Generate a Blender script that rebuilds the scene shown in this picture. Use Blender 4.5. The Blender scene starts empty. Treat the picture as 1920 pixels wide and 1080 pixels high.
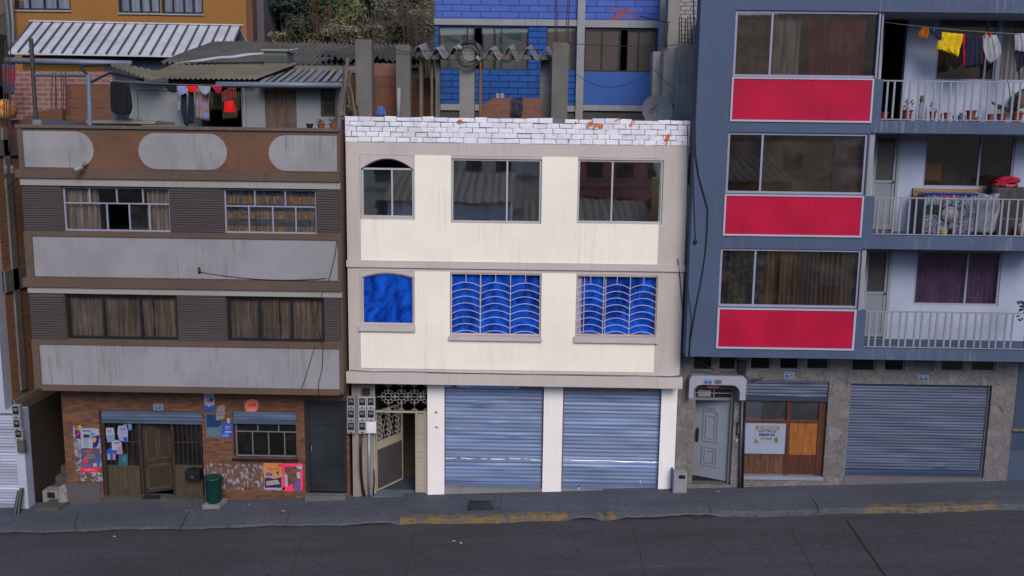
import bpy, math, random
from mathutils import Vector, Matrix
random.seed(7)
R_ = math.radians
scene = bpy.context.scene
COL = scene.collection

# ------------------------------------------------------------------ camera
D, HC, F = 21.25, 8.58, 1700.0
PITCH, ROLL, YAW = R_(9.0), R_(0.735), R_(0.834)
def _axes():
    cp, sp = math.cos(PITCH), math.sin(PITCH)
    fwd = Vector((0, cp, -sp)); up = Vector((0, sp, cp)); right = Vector((1, 0, 0))
    r2 = right*math.cos(ROLL) + up*math.sin(ROLL)
    u2 = -right*math.sin(ROLL) + up*math.cos(ROLL)
    Z = Matrix.Rotation(YAW, 3, 'Z')
    return Z @ r2, Z @ u2, Z @ fwd
AX, AU, AF = _axes()
CAM = Vector((0, -D, HC))
def P(px, py, Y):
    """photo pixel (1920 wide) -> point on the upright plane y = Y"""
    d = AF + AX*((px-960)/F) - AU*((py-540)/F)
    return CAM + d*((Y-CAM.y)/d.y)
def rect(px0, py0, px1, py1, Y):
    mx, my = (px0+px1)/2, (py0+py1)/2
    return P(px0, my, Y).x, P(px1, my, Y).x, P(mx, py1, Y).z, P(mx, py0, Y).z
cam_d = bpy.data.cameras.new('camera'); cam = bpy.data.objects.new('camera', cam_d); COL.objects.link(cam)
cam_d.sensor_width = 36.0; cam_d.lens = 36.0*F/1920.0; cam_d.clip_end = 2000; cam_d.clip_start = .1
m = Matrix((AX, AU, -AF)).transposed().to_4x4(); m.translation = CAM
cam.matrix_world = m
scene.camera = cam

# ------------------------------------------------------------------ mesh builder
class MB:
    def __init__(s): s.v = []; s.f = []
    def add(s, vs, fs):
        o = len(s.v); s.v += [tuple(v) for v in vs]; s.f += [tuple(i+o for i in f) for f in fs]
        return s
    def box(s, x0, x1, y0, y1, z0, z1):
        if x0 > x1: x0, x1 = x1, x0
        if y0 > y1: y0, y1 = y1, y0
        if z0 > z1: z0, z1 = z1, z0
        return s.add([(x0,y0,z0),(x1,y0,z0),(x1,y1,z0),(x0,y1,z0),(x0,y0,z1),(x1,y0,z1),(x1,y1,z1),(x0,y1,z1)],
              [(0,3,2,1),(4,5,6,7),(0,1,5,4),(1,2,6,5),(2,3,7,6),(3,0,4,7)])
    def pbox(s, px0, py0, px1, py1, Y, depth):
        x0, x1, z0, z1 = rect(px0, py0, px1, py1, Y)
        return s.box(x0, x1, Y, Y+depth, z0, z1)
    def quad(s, a, b, c, d): return s.add([a,b,c,d], [(0,1,2,3)])
    def hexa(s, a, b, c, d, off):
        """quad extruded by a vector"""
        off = Vector(off); q = [Vector(p) for p in (a,b,c,d)]
        return s.add(q+[p+off for p in q], [(0,1,2,3),(7,6,5,4),(0,4,5,1),(1,5,6,2),(2,6,7,3),(3,7,4,0)])
    def prism(s, pts, y0, y1):
        """outline in x,z extruded along y"""
        n = len(pts)
        vs = [(x,y0,z) for x,z in pts]+[(x,y1,z) for x,z in pts]
        fs = [tuple(range(n)), tuple(range(2*n-1, n-1, -1))]
        fs += [(i,i+n,(i+1)%n+n,(i+1)%n) for i in range(n)]
        return s.add(vs, fs)
    def bar(s, a, b, w, h=None):
        """square bar between two points"""
        h = h or w; a, b = Vector(a), Vector(b); d = (b-a).normalized()
        ref = Vector((0,0,1)) if abs(d.z) < .9 else Vector((0,1,0))
        u = d.cross(ref).normalized()*w/2; t = u.cross(d).normalized()*h/2
        vs = [p+su*u+st*t for p in (a,b) for su,st in ((-1,-1),(1,-1),(1,1),(-1,1))]
        return s.add(vs, [(3,2,1,0),(4,5,6,7),(0,1,5,4),(1,2,6,5),(2,3,7,6),(3,0,4,7)])
    def tube(s, pts, r, n=6, caps=True):
        pts = [Vector(p) for p in pts]; k = len(pts)
        rs = r if isinstance(r, (list,tuple)) else [r]*k
        vs = []; prev = None
        for i, p in enumerate(pts):
            d = (pts[min(i+1,k-1)]-pts[max(i-1,0)])
            d = d.normalized() if d.length > 1e-9 else Vector((0,0,1))
            if prev is None:
                ref = Vector((0,0,1)) if abs(d.z) < .9 else Vector((0,1,0))
                u = d.cross(ref).normalized()
            else:
                u = (prev-d*prev.dot(d)); u = u.normalized() if u.length > 1e-6 else d.orthogonal().normalized()
            prev = u; t = d.cross(u)
            for j in range(n):
                a = 2*math.pi*j/n; vs.append(p+(u*math.cos(a)+t*math.sin(a))*rs[i])
        fs = [(i*n+j, i*n+(j+1)%n, (i+1)*n+(j+1)%n, (i+1)*n+j) for i in range(k-1) for j in range(n)]
        if caps: fs += [tuple(range(n-1,-1,-1)), tuple((k-1)*n+j for j in range(n))]
        return s.add(vs, fs)
    def lathe(s, prof, c=(0,0,0), n=16, axis=None):
        c = Vector(c); vs = []; k = len(prof)
        for r, z in prof:
            for j in range(n):
                a = 2*math.pi*j/n; p = Vector((r*math.cos(a), r*math.sin(a), z))
                vs.append(c+(axis @ p if axis else p))
        fs = [(i*n+j, i*n+(j+1)%n, (i+1)*n+(j+1)%n, (i+1)*n+j) for i in range(k-1) for j in range(n)]
        fs += [tuple(range(n-1,-1,-1)), tuple((k-1)*n+j for j in range(n))]
        return s.add(vs, fs)
    def sheet(s, fn, nu, nv, th=None):
        """fn(u,v)->point; th = thickness vector for a second skin"""
        vs = [Vector(fn(i/nu, j/nv)) for j in range(nv+1) for i in range(nu+1)]
        w = nu+1
        fs = [(j*w+i, j*w+i+1, (j+1)*w+i+1, (j+1)*w+i) for j in range(nv) for i in range(nu)]
        if th is None: return s.add(vs, fs)
        th = Vector(th); n = len(vs)
        vs2 = vs+[p+th for p in vs]
        fs2 = fs+[tuple(i+n for i in reversed(f)) for f in fs]
        edge = [i for i in range(w)]+[j*w+nu for j in range(1,nv+1)]+[nv*w+i for i in range(nu-1,-1,-1)]+[j*w for j in range(nv-1,0,-1)]
        for a, b in zip(edge, edge[1:]+edge[:1]): fs2.append((b, a, a+n, b+n))
        return s.add(vs2, fs2)
    def build(s, name, mat, parent=None, smooth=False, label=None):
        me = bpy.data.meshes.new(name); me.from_pydata(s.v, [], s.f); me.validate(); me.update()
        if smooth:
            for p in me.polygons: p.use_smooth = True
        me.materials.append(mat)
        o = bpy.data.objects.new(name, me); COL.objects.link(o)
        if parent: o.parent = parent
        if label: o['label'] = label
        return o

ROOTS = []
def thing(name, label, cat, group=None, loc=None):
    o = bpy.data.objects.new(name, None); COL.objects.link(o); o.empty_display_size = .2
    o['label'] = label; o['category'] = cat
    if group: o['group'] = group
    if loc is not None: o.location = loc
    else: ROOTS.append(o)
    return o
def single(name, mb, mat, label, cat, group=None, smooth=False):
    """a thing that is one mesh"""
    o = mb.build(name, mat, None, smooth); o['label'] = label; o['category'] = cat
    if group: o['group'] = group
    ROOTS.append(o); return o
def struct(name, mb, mat, smooth=False, kind='structure'):
    o = mb.build(name, mat, None, smooth); o['kind'] = kind; return o
def dup(root, loc, label, group=None, rz=None, scale=None):
    r = root.copy(); COL.objects.link(r); r.location = loc; r['label'] = label
    if group: r['group'] = group
    if rz is not None: r.rotation_euler = (0,0,rz)
    if scale is not None: r.scale = (scale,)*3 if not isinstance(scale,(tuple,list)) else scale
    for ch in list(root.children):
        c = ch.copy(); COL.objects.link(c); c.parent = r
        for g in ch.children:
            d = g.copy(); COL.objects.link(d); d.parent = c
    return r
def text_mesh(body, size, mat, name='lettering', parent=None, at=(0,0,0), rot=None, align='CENTER', thick=.002, sx=1.0, bold=0.0):
    cu = bpy.data.curves.new(name, 'FONT'); cu.body = body; cu.size = size; cu.align_x = align; cu.align_y = 'CENTER'
    cu.extrude = thick; cu.offset = bold; cu.resolution_u = 2
    t = bpy.data.objects.new(name+'_tmp', cu); COL.objects.link(t)
    bpy.context.view_layer.update()
    me = bpy.data.meshes.new_from_object(t.evaluated_get(bpy.context.evaluated_depsgraph_get()))
    bpy.data.objects.remove(t); bpy.data.curves.remove(cu)
    M_ = rot if rot is not None else Matrix.Rotation(R_(90), 4, 'X')
    me.transform(Matrix.Translation(Vector(at)) @ M_ @ Matrix.Diagonal((sx,1,1,1)))
    me.materials.clear(); me.materials.append(mat); me.name = name
    o = bpy.data.objects.new(name, me); COL.objects.link(o)
    if parent: o.parent = parent
    return o

# ------------------------------------------------------------------ materials
class NT:
    def __init__(s, name):
        s.m = bpy.data.materials.new(name); s.m.use_nodes = True; s.t = s.m.node_tree; s.t.nodes.clear()
        s.out = s.n('ShaderNodeOutputMaterial')
    def n(s, ty): return s.t.nodes.new(ty)
    def l(s, a, b): s.t.links.new(a, b)
    def _in(s, sock, v):
        if hasattr(v, 'is_output') or isinstance(v, bpy.types.NodeSocket): s.l(v, sock)
        elif isinstance(v, (tuple,list)) and len(v) == 3 and sock.type == 'RGBA': sock.default_value = (*v,1)
        else: sock.default_value = v
    def pos(s):
        return s.n('ShaderNodeNewGeometry').outputs['Position']
    def obj(s): return s.n('ShaderNodeTexCoord').outputs['Object']
    def mapv(s, v, sc=(1,1,1), off=(0,0,0)):
        k = s.n('ShaderNodeMapping'); s.l(v, k.inputs[0]); k.inputs['Scale'].default_value = sc; k.inputs['Location'].default_value = off
        return k.outputs[0]
    def noise(s, v, scale, detail=4, rough=.55, dist=0):
        k = s.n('ShaderNodeTexNoise'); s.l(v, k.inputs['Vector']); k.inputs['Scale'].default_value = scale
        k.inputs['Detail'].default_value = detail; k.inputs['Roughness'].default_value = rough; k.inputs['Distortion'].default_value = dist
        return k.outputs['Fac']
    def ramp(s, f, a, b, lo=0., hi=1.):
        k = s.n('ShaderNodeMapRange'); s.l(f, k.inputs[0]); k.inputs[1].default_value = a; k.inputs[2].default_value = b
        k.inputs[3].default_value = lo; k.inputs[4].default_value = hi; k.interpolation_type = 'SMOOTHSTEP'
        return k.outputs[0]
    def mix(s, f, a, b, mode='MIX'):
        k = s.n('ShaderNodeMix'); k.data_type = 'RGBA'; k.blend_type = mode
        s._in(k.inputs[0], f); s._in(k.inputs[6], a); s._in(k.inputs[7], b); return k.outputs[2]
    def math(s, op, a, b=0.0, c=None):
        k = s.n('ShaderNodeMath'); k.operation = op; s._in(k.inputs[0], a); s._in(k.inputs[1], b)
        if c is not None: s._in(k.inputs[2], c)
        return k.outputs[0]
    def sep(s, v):
        k = s.n('ShaderNodeSeparateXYZ'); s.l(v, k.inputs[0]); return k.outputs
    def comb(s, x, y, z):
        k = s.n('ShaderNodeCombineXYZ'); s._in(k.inputs[0], x); s._in(k.inputs[1], y); s._in(k.inputs[2], z); return k.outputs[0]
    def bump(s, h, strength=.3, dist=.01):
        k = s.n('ShaderNodeBump'); k.inputs['Strength'].default_value = strength; k.inputs['Distance'].default_value = dist
        s.l(h, k.inputs['Height']); return k.outputs[0]
    def facade(s):
        """(along the wall, up, 0) for axis-aligned walls"""
        p = s.sep(s.pos()); return s.comb(s.math('ADD', p[0], p[1]), p[2], 0.0)
    def bsdf(s, col, rough=.8, normal=None, metal=0., spec=.3):
        b = s.n('ShaderNodeBsdfPrincipled'); s._in(b.inputs['Base Color'], col); s._in(b.inputs['Roughness'], rough)
        b.inputs['Metallic'].default_value = metal; b.inputs['Specular IOR Level'].default_value = spec
        if normal is not None: s.l(normal, b.inputs['Normal'])
        s.l(b.outputs[0], s.out.inputs[0]); return s.m

def scl(c, k): return tuple(min(1, x*k) for x in c)
def paint(name, col, rough=.8, var=.10, streak=0., dirt=(.12,.105,.095), spots=0., bump=.15, spec=.25, nscale=3., metal=0., coords='pos', edge=None):
    t = NT(name); p = t.pos() if coords == 'pos' else t.obj()
    big = t.noise(p, nscale*.35, 5, .6); fine = t.noise(p, nscale*14, 4, .65)
    c = t.mix(t.ramp(big, .3, .7), scl(col, 1-var), scl(col, 1+var))
    c = t.mix(t.ramp(fine, .35, .7, 0, var*1.6), c, scl(col, .55))
    if streak:
        st = t.noise(t.mapv(p, (9,9,.45)), 1.6, 5, .6)
        patch = t.ramp(t.noise(p, .9, 3), .4, .62)
        c = t.mix(t.math('MULTIPLY', t.ramp(st, .5, .74, 0, streak), patch), c, dirt)
    if spots:
        sp = t.noise(p, 11, 6, .7)
        c = t.mix(t.ramp(sp, .66, .72, 0, spots), c, dirt)
    nrm = t.bump(t.noise(p, 60, 5, .6), bump, .004) if bump else None
    return t.bsdf(c, t.ramp(big, .2, .8, max(.05, rough-.08), min(1, rough+.08)), nrm, metal, spec)

def brick(name, c1, c2, mortar, bw=.27, bh=.095, mort=.012, var=.5, rough=.9, msmooth=.1, extra=None, off=(0,0), bumps=.5, patchc=None, patch=0., warp=0., mfade=None):
    t = NT(name); v = t.facade(); p = t.pos()
    if warp:
        nz = t.n('ShaderNodeTexNoise'); nz.inputs['Scale'].default_value = 5; nz.inputs['Detail'].default_value = 3; t.l(p, nz.inputs['Vector'])
        k = t.n('ShaderNodeVectorMath'); k.operation = 'MULTIPLY_ADD'; t.l(nz.outputs['Color'], k.inputs[0]); k.inputs[1].default_value = (warp,warp,0); t.l(v, k.inputs[2]); v = k.outputs[0]
    b = t.n('ShaderNodeTexBrick'); t.l(t.mapv(v, off=(off[0],off[1],0)), b.inputs['Vector'])
    b.inputs['Color1'].default_value = (*c1,1); b.inputs['Color2'].default_value = (*c2,1); b.inputs['Mortar'].default_value = (*mortar,1)
    b.inputs['Scale'].default_value = 1; b.inputs['Mortar Size'].default_value = mort; b.inputs['Mortar Smooth'].default_value = msmooth
    b.inputs['Brick Width'].default_value = bw; b.inputs['Row Height'].default_value = bh
    c = b.outputs['Color']
    if mfade: c = t.mix(t.math('MULTIPLY', b.outputs['Fac'], t.ramp(t.noise(p, 4.5, 5, .7), .38, .56, 0, mfade)), c, c1)
    fine = t.noise(p, 38, 5, .65); big = t.noise(p, .9, 4)
    c = t.mix(t.ramp(fine, .35, .75, 0, var), c, scl(c1, .45))
    c = t.mix(t.ramp(big, .4, .7, 0, var*.7), c, scl(mortar, .8))
    if extra:
        mask, ec = extra(t, p); c = t.mix(mask, c, ec)
    if patch:
        c = t.mix(t.ramp(t.noise(p, 2.2, 5, .6), .60, .66, 0, patch), c, patchc)
    h = t.math('ADD', t.math('MULTIPLY', t.math('SUBTRACT', 1.0, b.outputs['Fac']), 1.0), t.math('MULTIPLY', fine, .5))
    return t.bsdf(c, rough, t.bump(h, bumps, .02), 0, .2)

def wood(name, col, rough=.55, var=.35, spec=.4, axis='z'):
    t = NT(name); p = t.pos()
    sc = (9,9,.7) if axis == 'z' else (.7,9,9)
    g = t.noise(t.mapv(p, sc), 3, 6, .65, .6)
    c = t.mix(t.ramp(g, .3, .7), scl(col, 1-var), scl(col, 1+var*.6))
    c = t.mix(t.ramp(t.noise(p, 2.5, 4), .5, .75, 0, .45), c, scl(col, .4))
    return t.bsdf(c, rough, t.bump(g, .25, .004), 0, spec)

def cloth(name, col, col2=None, kind=None, rough=.95, scale=10., spec=.1):
    t = NT(name); p = t.pos(); c = t.mix(t.ramp(t.noise(p, 6, 4), .3, .7), scl(col, .8), scl(col, 1.15))
    if 'curtain' in name: c = t.mix(t.ramp(t.noise(t.mapv(p, (8,8,.5)), 1.6, 4, .65), .36, .64), scl(col, .55), scl(col, 1.3))  # curtains: light and shade of the folds painted into the colour as upright streaks
    if kind == 'blobs':
        c = t.mix(t.ramp(t.noise(p, scale, 3, .5), .54, .58), c, col2)
    elif kind == 'bands':
        z = t.sep(p)[2]; w = t.n('ShaderNodeMath'); w.operation = 'SINE'; t.l(t.math('MULTIPLY', z, scale), w.inputs[0])
        c = t.mix(t.ramp(w.outputs[0], -.1, .15), c, col2); c = t.mix(t.ramp(t.noise(p, 11, 3, .5), .54, .58), c, scl(col2, 1.8))
    elif kind == 'fine':
        c = t.mix(t.ramp(t.noise(p, scale, 2, .5), .45, .55), c, col2)
    return t.bsdf(c, rough, None, 0, spec)

def glass(name, tint=(.75,.78,.8), refl=.12, rough=.02, dirt=.06, dirtc=(.4,.38,.36), warp=.0):
    t = NT(name); p = t.pos()
    tr = t.n('ShaderNodeBsdfTransparent'); tr.inputs[0].default_value = (*tint,1)
    gl = t.n('ShaderNodeBsdfGlossy'); gl.inputs['Roughness'].default_value = rough; gl.inputs[0].default_value = (.9,.92,.95,1)
    if warp: t.l(t.bump(t.noise(p, 1.7, 2, .4), warp, .05), gl.inputs['Normal'])
    fr = t.n('ShaderNodeFresnel'); fr.inputs[0].default_value = 1.5
    f = t.math('ADD', fr.outputs[0], refl)
    mx = t.n('ShaderNodeMixShader'); t.l(f, mx.inputs[0]); t.l(tr.outputs[0], mx.inputs[1]); t.l(gl.outputs[0], mx.inputs[2])
    df = t.n('ShaderNodeBsdfDiffuse'); df.inputs[0].default_value = (*dirtc,1)
    m2 = t.n('ShaderNodeMixShader'); t.l(t.ramp(t.noise(p, 1.6, 6, .7), .42, .8, dirt*.3, dirt*2.0), m2.inputs[0])
    t.l(mx.outputs[0], m2.inputs[1]); t.l(df.outputs[0], m2.inputs[2]); t.l(m2.outputs[0], t.out.inputs[0])
    return t.m

def plain(name, col, rough=.7, metal=0., spec=.3):
    t = NT(name); p = t.pos()
    c = t.mix(t.ramp(t.noise(p, 18, 4, .65), .35, .7), scl(col, .82), scl(col, 1.12))
    return t.bsdf(c, rough, None, metal, spec)

def stone(name):
    t = NT(name); v = t.facade(); p = t.pos()
    nz = t.n('ShaderNodeTexNoise'); nz.inputs['Scale'].default_value = 2.2; nz.inputs['Detail'].default_value = 2; t.l(v, nz.inputs['Vector'])
    k = t.n('ShaderNodeVectorMath'); k.operation = 'MULTIPLY_ADD'; t.l(nz.outputs['Color'], k.inputs[0]); k.inputs[1].default_value = (.22,.22,0); t.l(v, k.inputs[2])
    def vor(feat):
        b = t.n('ShaderNodeTexVoronoi'); b.feature = feat; b.inputs['Scale'].default_value = 3.6; b.inputs['Randomness'].default_value = .95; t.l(k.outputs[0], b.inputs['Vector']); return b
    cell = vor('F1').outputs['Color']; d = vor('DISTANCE_TO_EDGE').outputs['Distance']
    cs = t.n('ShaderNodeSeparateColor'); t.l(cell, cs.inputs[0])
    c = t.mix(cs.outputs[0], (.150,.138,.142), (.118,.110,.120))
    c = t.mix(t.ramp(cs.outputs[1], .55, .9), c, (.172,.155,.155))
    c = t.mix(t.ramp(t.noise(p, 7, 7, .75, 1.5), .42, .68, 0, .75), c, (.075,.062,.056))
    c = t.mix(t.ramp(t.noise(p, 3, 4), .5, .72, 0, .5), c, (.205,.198,.21))
    edge = t.ramp(d, .008, .022)
    c = t.mix(edge, (.072,.066,.066), c)
    h = t.math('ADD', edge, t.math('MULTIPLY', t.noise(p, 30, 5), .4))
    return t.bsdf(c, .6, t.bump(h, .35, .012), 0, .4)

def asphalt(name, col, dark, light, bump=.5, extra=None, sx=(1,1,1)):
    t = NT(name); p = t.mapv(t.pos(), sx)
    big = t.noise(p, .55, 6, .6); mid = t.noise(p, 4, 6, .7); fine = t.noise(t.pos(), 90, 4, .7)
    c = t.mix(t.ramp(big, .3, .7), scl(col, .78), scl(col, 1.25))
    c = t.mix(t.ramp(mid, .5, .8, 0, .55), c, dark)
    c = t.mix(t.ramp(t.noise(p, 1.3, 7, .75), .60, .78, 0, .5), c, light)
    c = t.mix(t.ramp(fine, .3, .7, 0, .35), c, scl(col, .5))
    m2 = t.noise(t.pos(), 15, 6, .82); c = t.mix(t.ramp(m2, .36, .62, .75, 0), c, scl(col, .60)); c = t.mix(t.ramp(m2, .52, .74, 0, .7), c, scl(col, 1.5))
    st = t.noise(t.mapv(t.pos(), (.22,2.6,1)), 1.2, 6, .7)
    c = t.mix(t.ramp(st, .46, .68, 0, .6), c, scl(col, .62)); c = t.mix(t.ramp(st, .30, .42, .35, 0), c, scl(col, 1.45))
    sp = t.noise(t.mapv(t.pos(), (1,2.2,1)), 5.5, 2, .5); c = t.mix(t.ramp(sp, .67, .70, 0, .75), c, scl(col, .35)); wsp = t.noise(t.mapv(t.pos(), (1,1.6,1), (5,2,0)), 1.6, 6, .8); c = t.mix(t.ramp(wsp, .66, .72, 0, .55), c, scl(col, 2.6))
    if extra: mk, ec = extra(t, t.pos()); c = t.mix(mk, c, ec)
    return t.bsdf(c, .88, t.bump(t.math('ADD', t.math('ADD', fine, mid), m2), bump, .012), 0, .25)

# palette ------------------------------------------------------------
grey_white = paint('left_white_paint', (.235,.23,.255), .85, .10, streak=.8, dirt=(.125,.12,.125), spots=.6)
grey_white2 = paint('parapet_white_paint', (.24,.235,.255), .85, .14, streak=1.0, dirt=(.095,.09,.095), spots=.7)
brown_trim = paint('brown_trim_paint', (.098,.066,.052), .85, .10, streak=.5, dirt=(.05,.04,.036))
brown_rough = paint('rough_brown_render', (.125,.064,.042), .95, .18, streak=.6, dirt=(.07,.045,.034), spots=.5, bump=1.0)
white_band = paint('white_band_paint', (.255,.25,.235), .8, .05, streak=.5, dirt=(.16,.15,.13))
ribbed_m = paint('ribbed_taupe_cladding', (.070,.057,.060), .7, .08, streak=.3, dirt=(.05,.045,.042))
cream = paint('cream_paint', (.735,.695,.615), .8, .04, streak=.42, dirt=(.48,.445,.38), spots=.12, bump=.12)
taupe = paint('taupe_paint', (.435,.385,.375), .85, .05, streak=.5, dirt=(.28,.245,.23), bump=.1)
white_pillar = paint('white_pillar_paint', (.72,.69,.685), .8, .03, streak=.3, dirt=(.45,.42,.40), spots=.25)
blue_grey = paint('blue_grey_paint', (.056,.080,.146), .75, .08, streak=.5, dirt=(.10,.118,.16), bump=.12)
fascia_m = paint('streaked_slab_paint', (.060,.084,.148), .8, .10, streak=1.0, dirt=(.15,.17,.215))
red_panel = paint('red_panel_paint', (.38,.006,.040), .6, .14, streak=.8, dirt=(.20,.008,.03), spots=.2, spec=.12)
white_line = paint('white_border_paint', (.34,.35,.42), .7, .05)
balcony_wall = paint('balcony_white_paint', (.30,.34,.45), .8, .08, streak=.6, dirt=(.19,.21,.27))
rail_m = paint('white_rail_paint', (.21,.215,.26), .55, .06)
lilac_frame = paint('pale_window_frame', (.24,.24,.34), .5, .05)
dark_frame = plain('dark_window_frame', (.012,.013,.018), .45)
alu = paint('aluminium_frame', (.40,.40,.42), .45, .05, metal=.3)
alu_dim = paint('dull_aluminium_frame', (.16,.165,.19), .45, .05, metal=.2)
taupe_frame = paint('pale_rusty_frame', (.46,.38,.36), .6, .06, streak=.4, dirt=(.3,.15,.08))
grille_m = paint('cream_grille_rods', (.56,.46,.43), .55, .08, spots=.4, dirt=(.3,.12,.05))
conc = paint('grey_concrete', (.125,.118,.115), .92, .18, streak=.9, dirt=(.06,.056,.055), spots=.6, bump=.5)
conc_l = paint('pale_concrete', (.20,.19,.185), .92, .14, streak=.8, dirt=(.09,.083,.08), spots=.4, bump=.5)
conc_d = paint('dark_concrete', (.065,.062,.062), .92, .2, streak=.8, dirt=(.03,.03,.03), spots=.5, bump=.5)
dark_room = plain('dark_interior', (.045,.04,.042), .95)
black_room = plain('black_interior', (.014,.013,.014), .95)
tiles = brick('reddish_brown_tile', (.19,.082,.045), (.085,.042,.03), (.09,.058,.044), .19, .062, .004, .4, .7)
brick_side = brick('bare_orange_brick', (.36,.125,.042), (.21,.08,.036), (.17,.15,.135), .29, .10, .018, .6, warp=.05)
brick_red = brick('red_block_wall', (.25,.080,.048), (.19,.062,.042), (.215,.17,.175), .36, .145, .03, .35, warp=.03)
brick_old = brick('old_dark_brick', (.18,.062,.030), (.12,.045,.027), (.11,.082,.07), .27, .09, .014, .5, warp=.03)
def missing(t, p):
    n = t.noise(t.mapv(p, (1,1,1.4), (3.1,0,1.7)), 2.3, 2, .5)
    return t.ramp(n, .685, .70), (.50,.13,.035)
white_brick = brick('whitewashed_brick', (.66,.67,.75), (.57,.57,.66), (.10,.10,.125), .30, .122, .010, .30, .9, .5, extra=missing, warp=.10, bumps=1.0, mfade=1.0)
white_brick2 = brick('whitewashed_brick_wall', (.30,.29,.30), (.25,.24,.25), (.13,.12,.12), .3, .12, .02, .3, warp=.06)
def whitewash_mat():
    t = NT('whitewashed_bricks'); p = t.pos(); i = t.n('ShaderNodeNewGeometry').outputs['Random Per Island']
    c = t.mix(i, (.60,.60,.68), (.70,.70,.77)); c = t.mix(t.ramp(t.noise(p, 7, 6, .75), .52, .70, 0, .75), c, (.36,.36,.42))
    c = t.mix(t.ramp(t.noise(p, 1.1, 3), .50, .68, 0, .5), c, (.44,.43,.48)); c = t.mix(t.ramp(t.noise(p, 30, 5, .7), .60, .72, 0, .6), c, (.25,.25,.29))
    c = t.mix(t.ramp(t.noise(t.mapv(p, (1,1,1.2), (3.1,0,1.9)), 2.1, 4, .6), .64, .66), c, (.48,.135,.04))
    return t.bsdf(c, .9, t.bump(t.noise(p, 22, 6, .7), .7, .012), 0, .2)
whitewash = whitewash_mat()
def peel(t, p):
    n = t.noise(p, 1.5, 5, .6); x = t.sep(p)[0]; z = t.sep(p)[2]
    return t.math('MULTIPLY', t.ramp(n, .60, .63), t.math('GREATER_THAN', x, 2.6)), (.26,.06,.03)
blue_brick = brick('bright_blue_blocks', (.020,.085,.30), (.017,.07,.25), (.008,.022,.09), .62, .20, .018, .25)
lilac_brick = brick('violet_blue_blocks', (.070,.120,.42), (.06,.105,.36), (.035,.05,.2), .62, .20, .016, .2, extra=peel)
blue_flat = paint('flat_blue_paint', (.030,.085,.30), .7, .07)
pale_band = paint('dirty_white_band', (.235,.235,.255), .85, .1, streak=.8, dirt=(.1,.1,.11), spots=.5)
yellow_m = paint('ochre_yellow_paint', (.225,.105,.026), .8, .06, streak=.3, dirt=(.14,.07,.02))
mauve_m = paint('mauve_grey_wall', (.082,.075,.09), .85, .1, streak=.4)
shack_m = paint('pale_blue_render', (.185,.20,.215), .85, .07, streak=.6, dirt=(.11,.115,.12), spots=.2)
zinc = paint('pale_zinc_roof', (.40,.405,.45), .6, .12, streak=.5, dirt=(.12,.12,.13), metal=0, spots=.3)
zinc_seam = plain('dark_roof_seam', (.05,.055,.075), .5)
fibro = paint('weathered_fibre_cement', (.098,.088,.082), .9, .25, spots=.8, dirt=(.04,.036,.034), bump=.4)
fibro_dark = paint('dark_fibre_cement', (.055,.05,.05), .9, .25, spots=.8, dirt=(.2,.19,.185), bump=.4)
fibro_tan = paint('tan_corrugated_sheet', (.135,.115,.085), .8, .18, spots=.5, dirt=(.06,.05,.04))
fibro_pale = paint('grey_big_wave_sheet', (.165,.165,.18), .85, .2, spots=.7, dirt=(.06,.06,.065), streak=.4)
gutter_m = paint('bluish_gutter_metal', (.15,.17,.23), .5, .1, metal=.2)
steel = paint('grey_steel_pipe', (.09,.09,.10), .5, .1, metal=.3)
rust = paint('rusty_rebar', (.055,.033,.03), .9, .2)
def shutter_mat(name, col, rustc=(.11,.07,.05), amt=.8, scratch=0.):
    t = NT(name); p = t.pos(); z = t.sep(p)[2]; x = t.sep(p)[0]
    big = t.noise(t.mapv(p, (.6,1,2.5)), 1.2, 5, .6)
    c = t.mix(t.ramp(big, .3, .7), scl(col, .82), scl(col, 1.16))
    sl = t.noise(t.mapv(p, (.22,1,10.5)), 1.0, 3, .6); c = t.mix(t.ramp(sl, .34, .66), scl(col, .66), c); c = t.mix(t.ramp(sl, .52, .72, 0, .75), c, scl(col, 1.45))
    c = t.mix(t.ramp(t.noise(t.mapv(p, (.8,1,11)), 2.2, 6, .7), .56, .70, 0, amt), c, rustc)
    c = t.mix(t.ramp(t.noise(p, 30, 4, .7), .55, .75, 0, .35), c, scl(col, .6))
    if scratch:
        w = t.math('ADD', z, t.math('MULTIPLY', t.noise(t.mapv(p,(1,1,1)), 1.4, 3), .10))
        mk = t.math('LESS_THAN', t.math('ABSOLUTE', t.math('SUBTRACT', w, scratch)), .014)
        mk = t.math('MULTIPLY', mk, t.ramp(t.noise(p, 4.5, 3), .38, .46))
        c = t.mix(mk, c, (.8,.8,.84))
        v = t.noise(t.mapv(p,(14,1,1.4),(2,0,0)), 2, 5, .7)
        c = t.mix(t.math('MULTIPLY', t.ramp(v, .66, .70, 0, .7), t.ramp(t.noise(p, 1.1, 2), .55, .65)), c, (.7,.7,.72))
    return t.bsdf(c, .5, t.bump(t.noise(p, 25, 3), .1, .004), .15, .4)
shut_c = shutter_mat('worn_blue_roller_shutter', (.135,.192,.345), (.10,.09,.10), .9, .98)
shut_l = shutter_mat('small_blue_grey_shutter', (.070,.105,.170), (.06,.055,.055), .5)
shut_r = shutter_mat('grey_blue_garage_shutter', (.036,.056,.115), (.045,.052,.065), .6)
shut_w = shutter_mat('white_shutter', (.34,.36,.47), (.25,.26,.33), .3)
stone_m = stone('crazy_paving_stone')
iron = plain('dark_iron', (.02,.02,.023), .5)
iron_beige = paint('beige_painted_iron', (.31,.265,.215), .6, .12, spots=.6, dirt=(.2,.14,.09))
iron_grey = paint('pale_scroll_iron', (.28,.25,.25), .6, .1)
door_dark = paint('slate_black_door', (.020,.023,.030), .5, .15)
wood_shop = wood('olive_brown_boards', (.060,.044,.024), .7)
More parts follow.
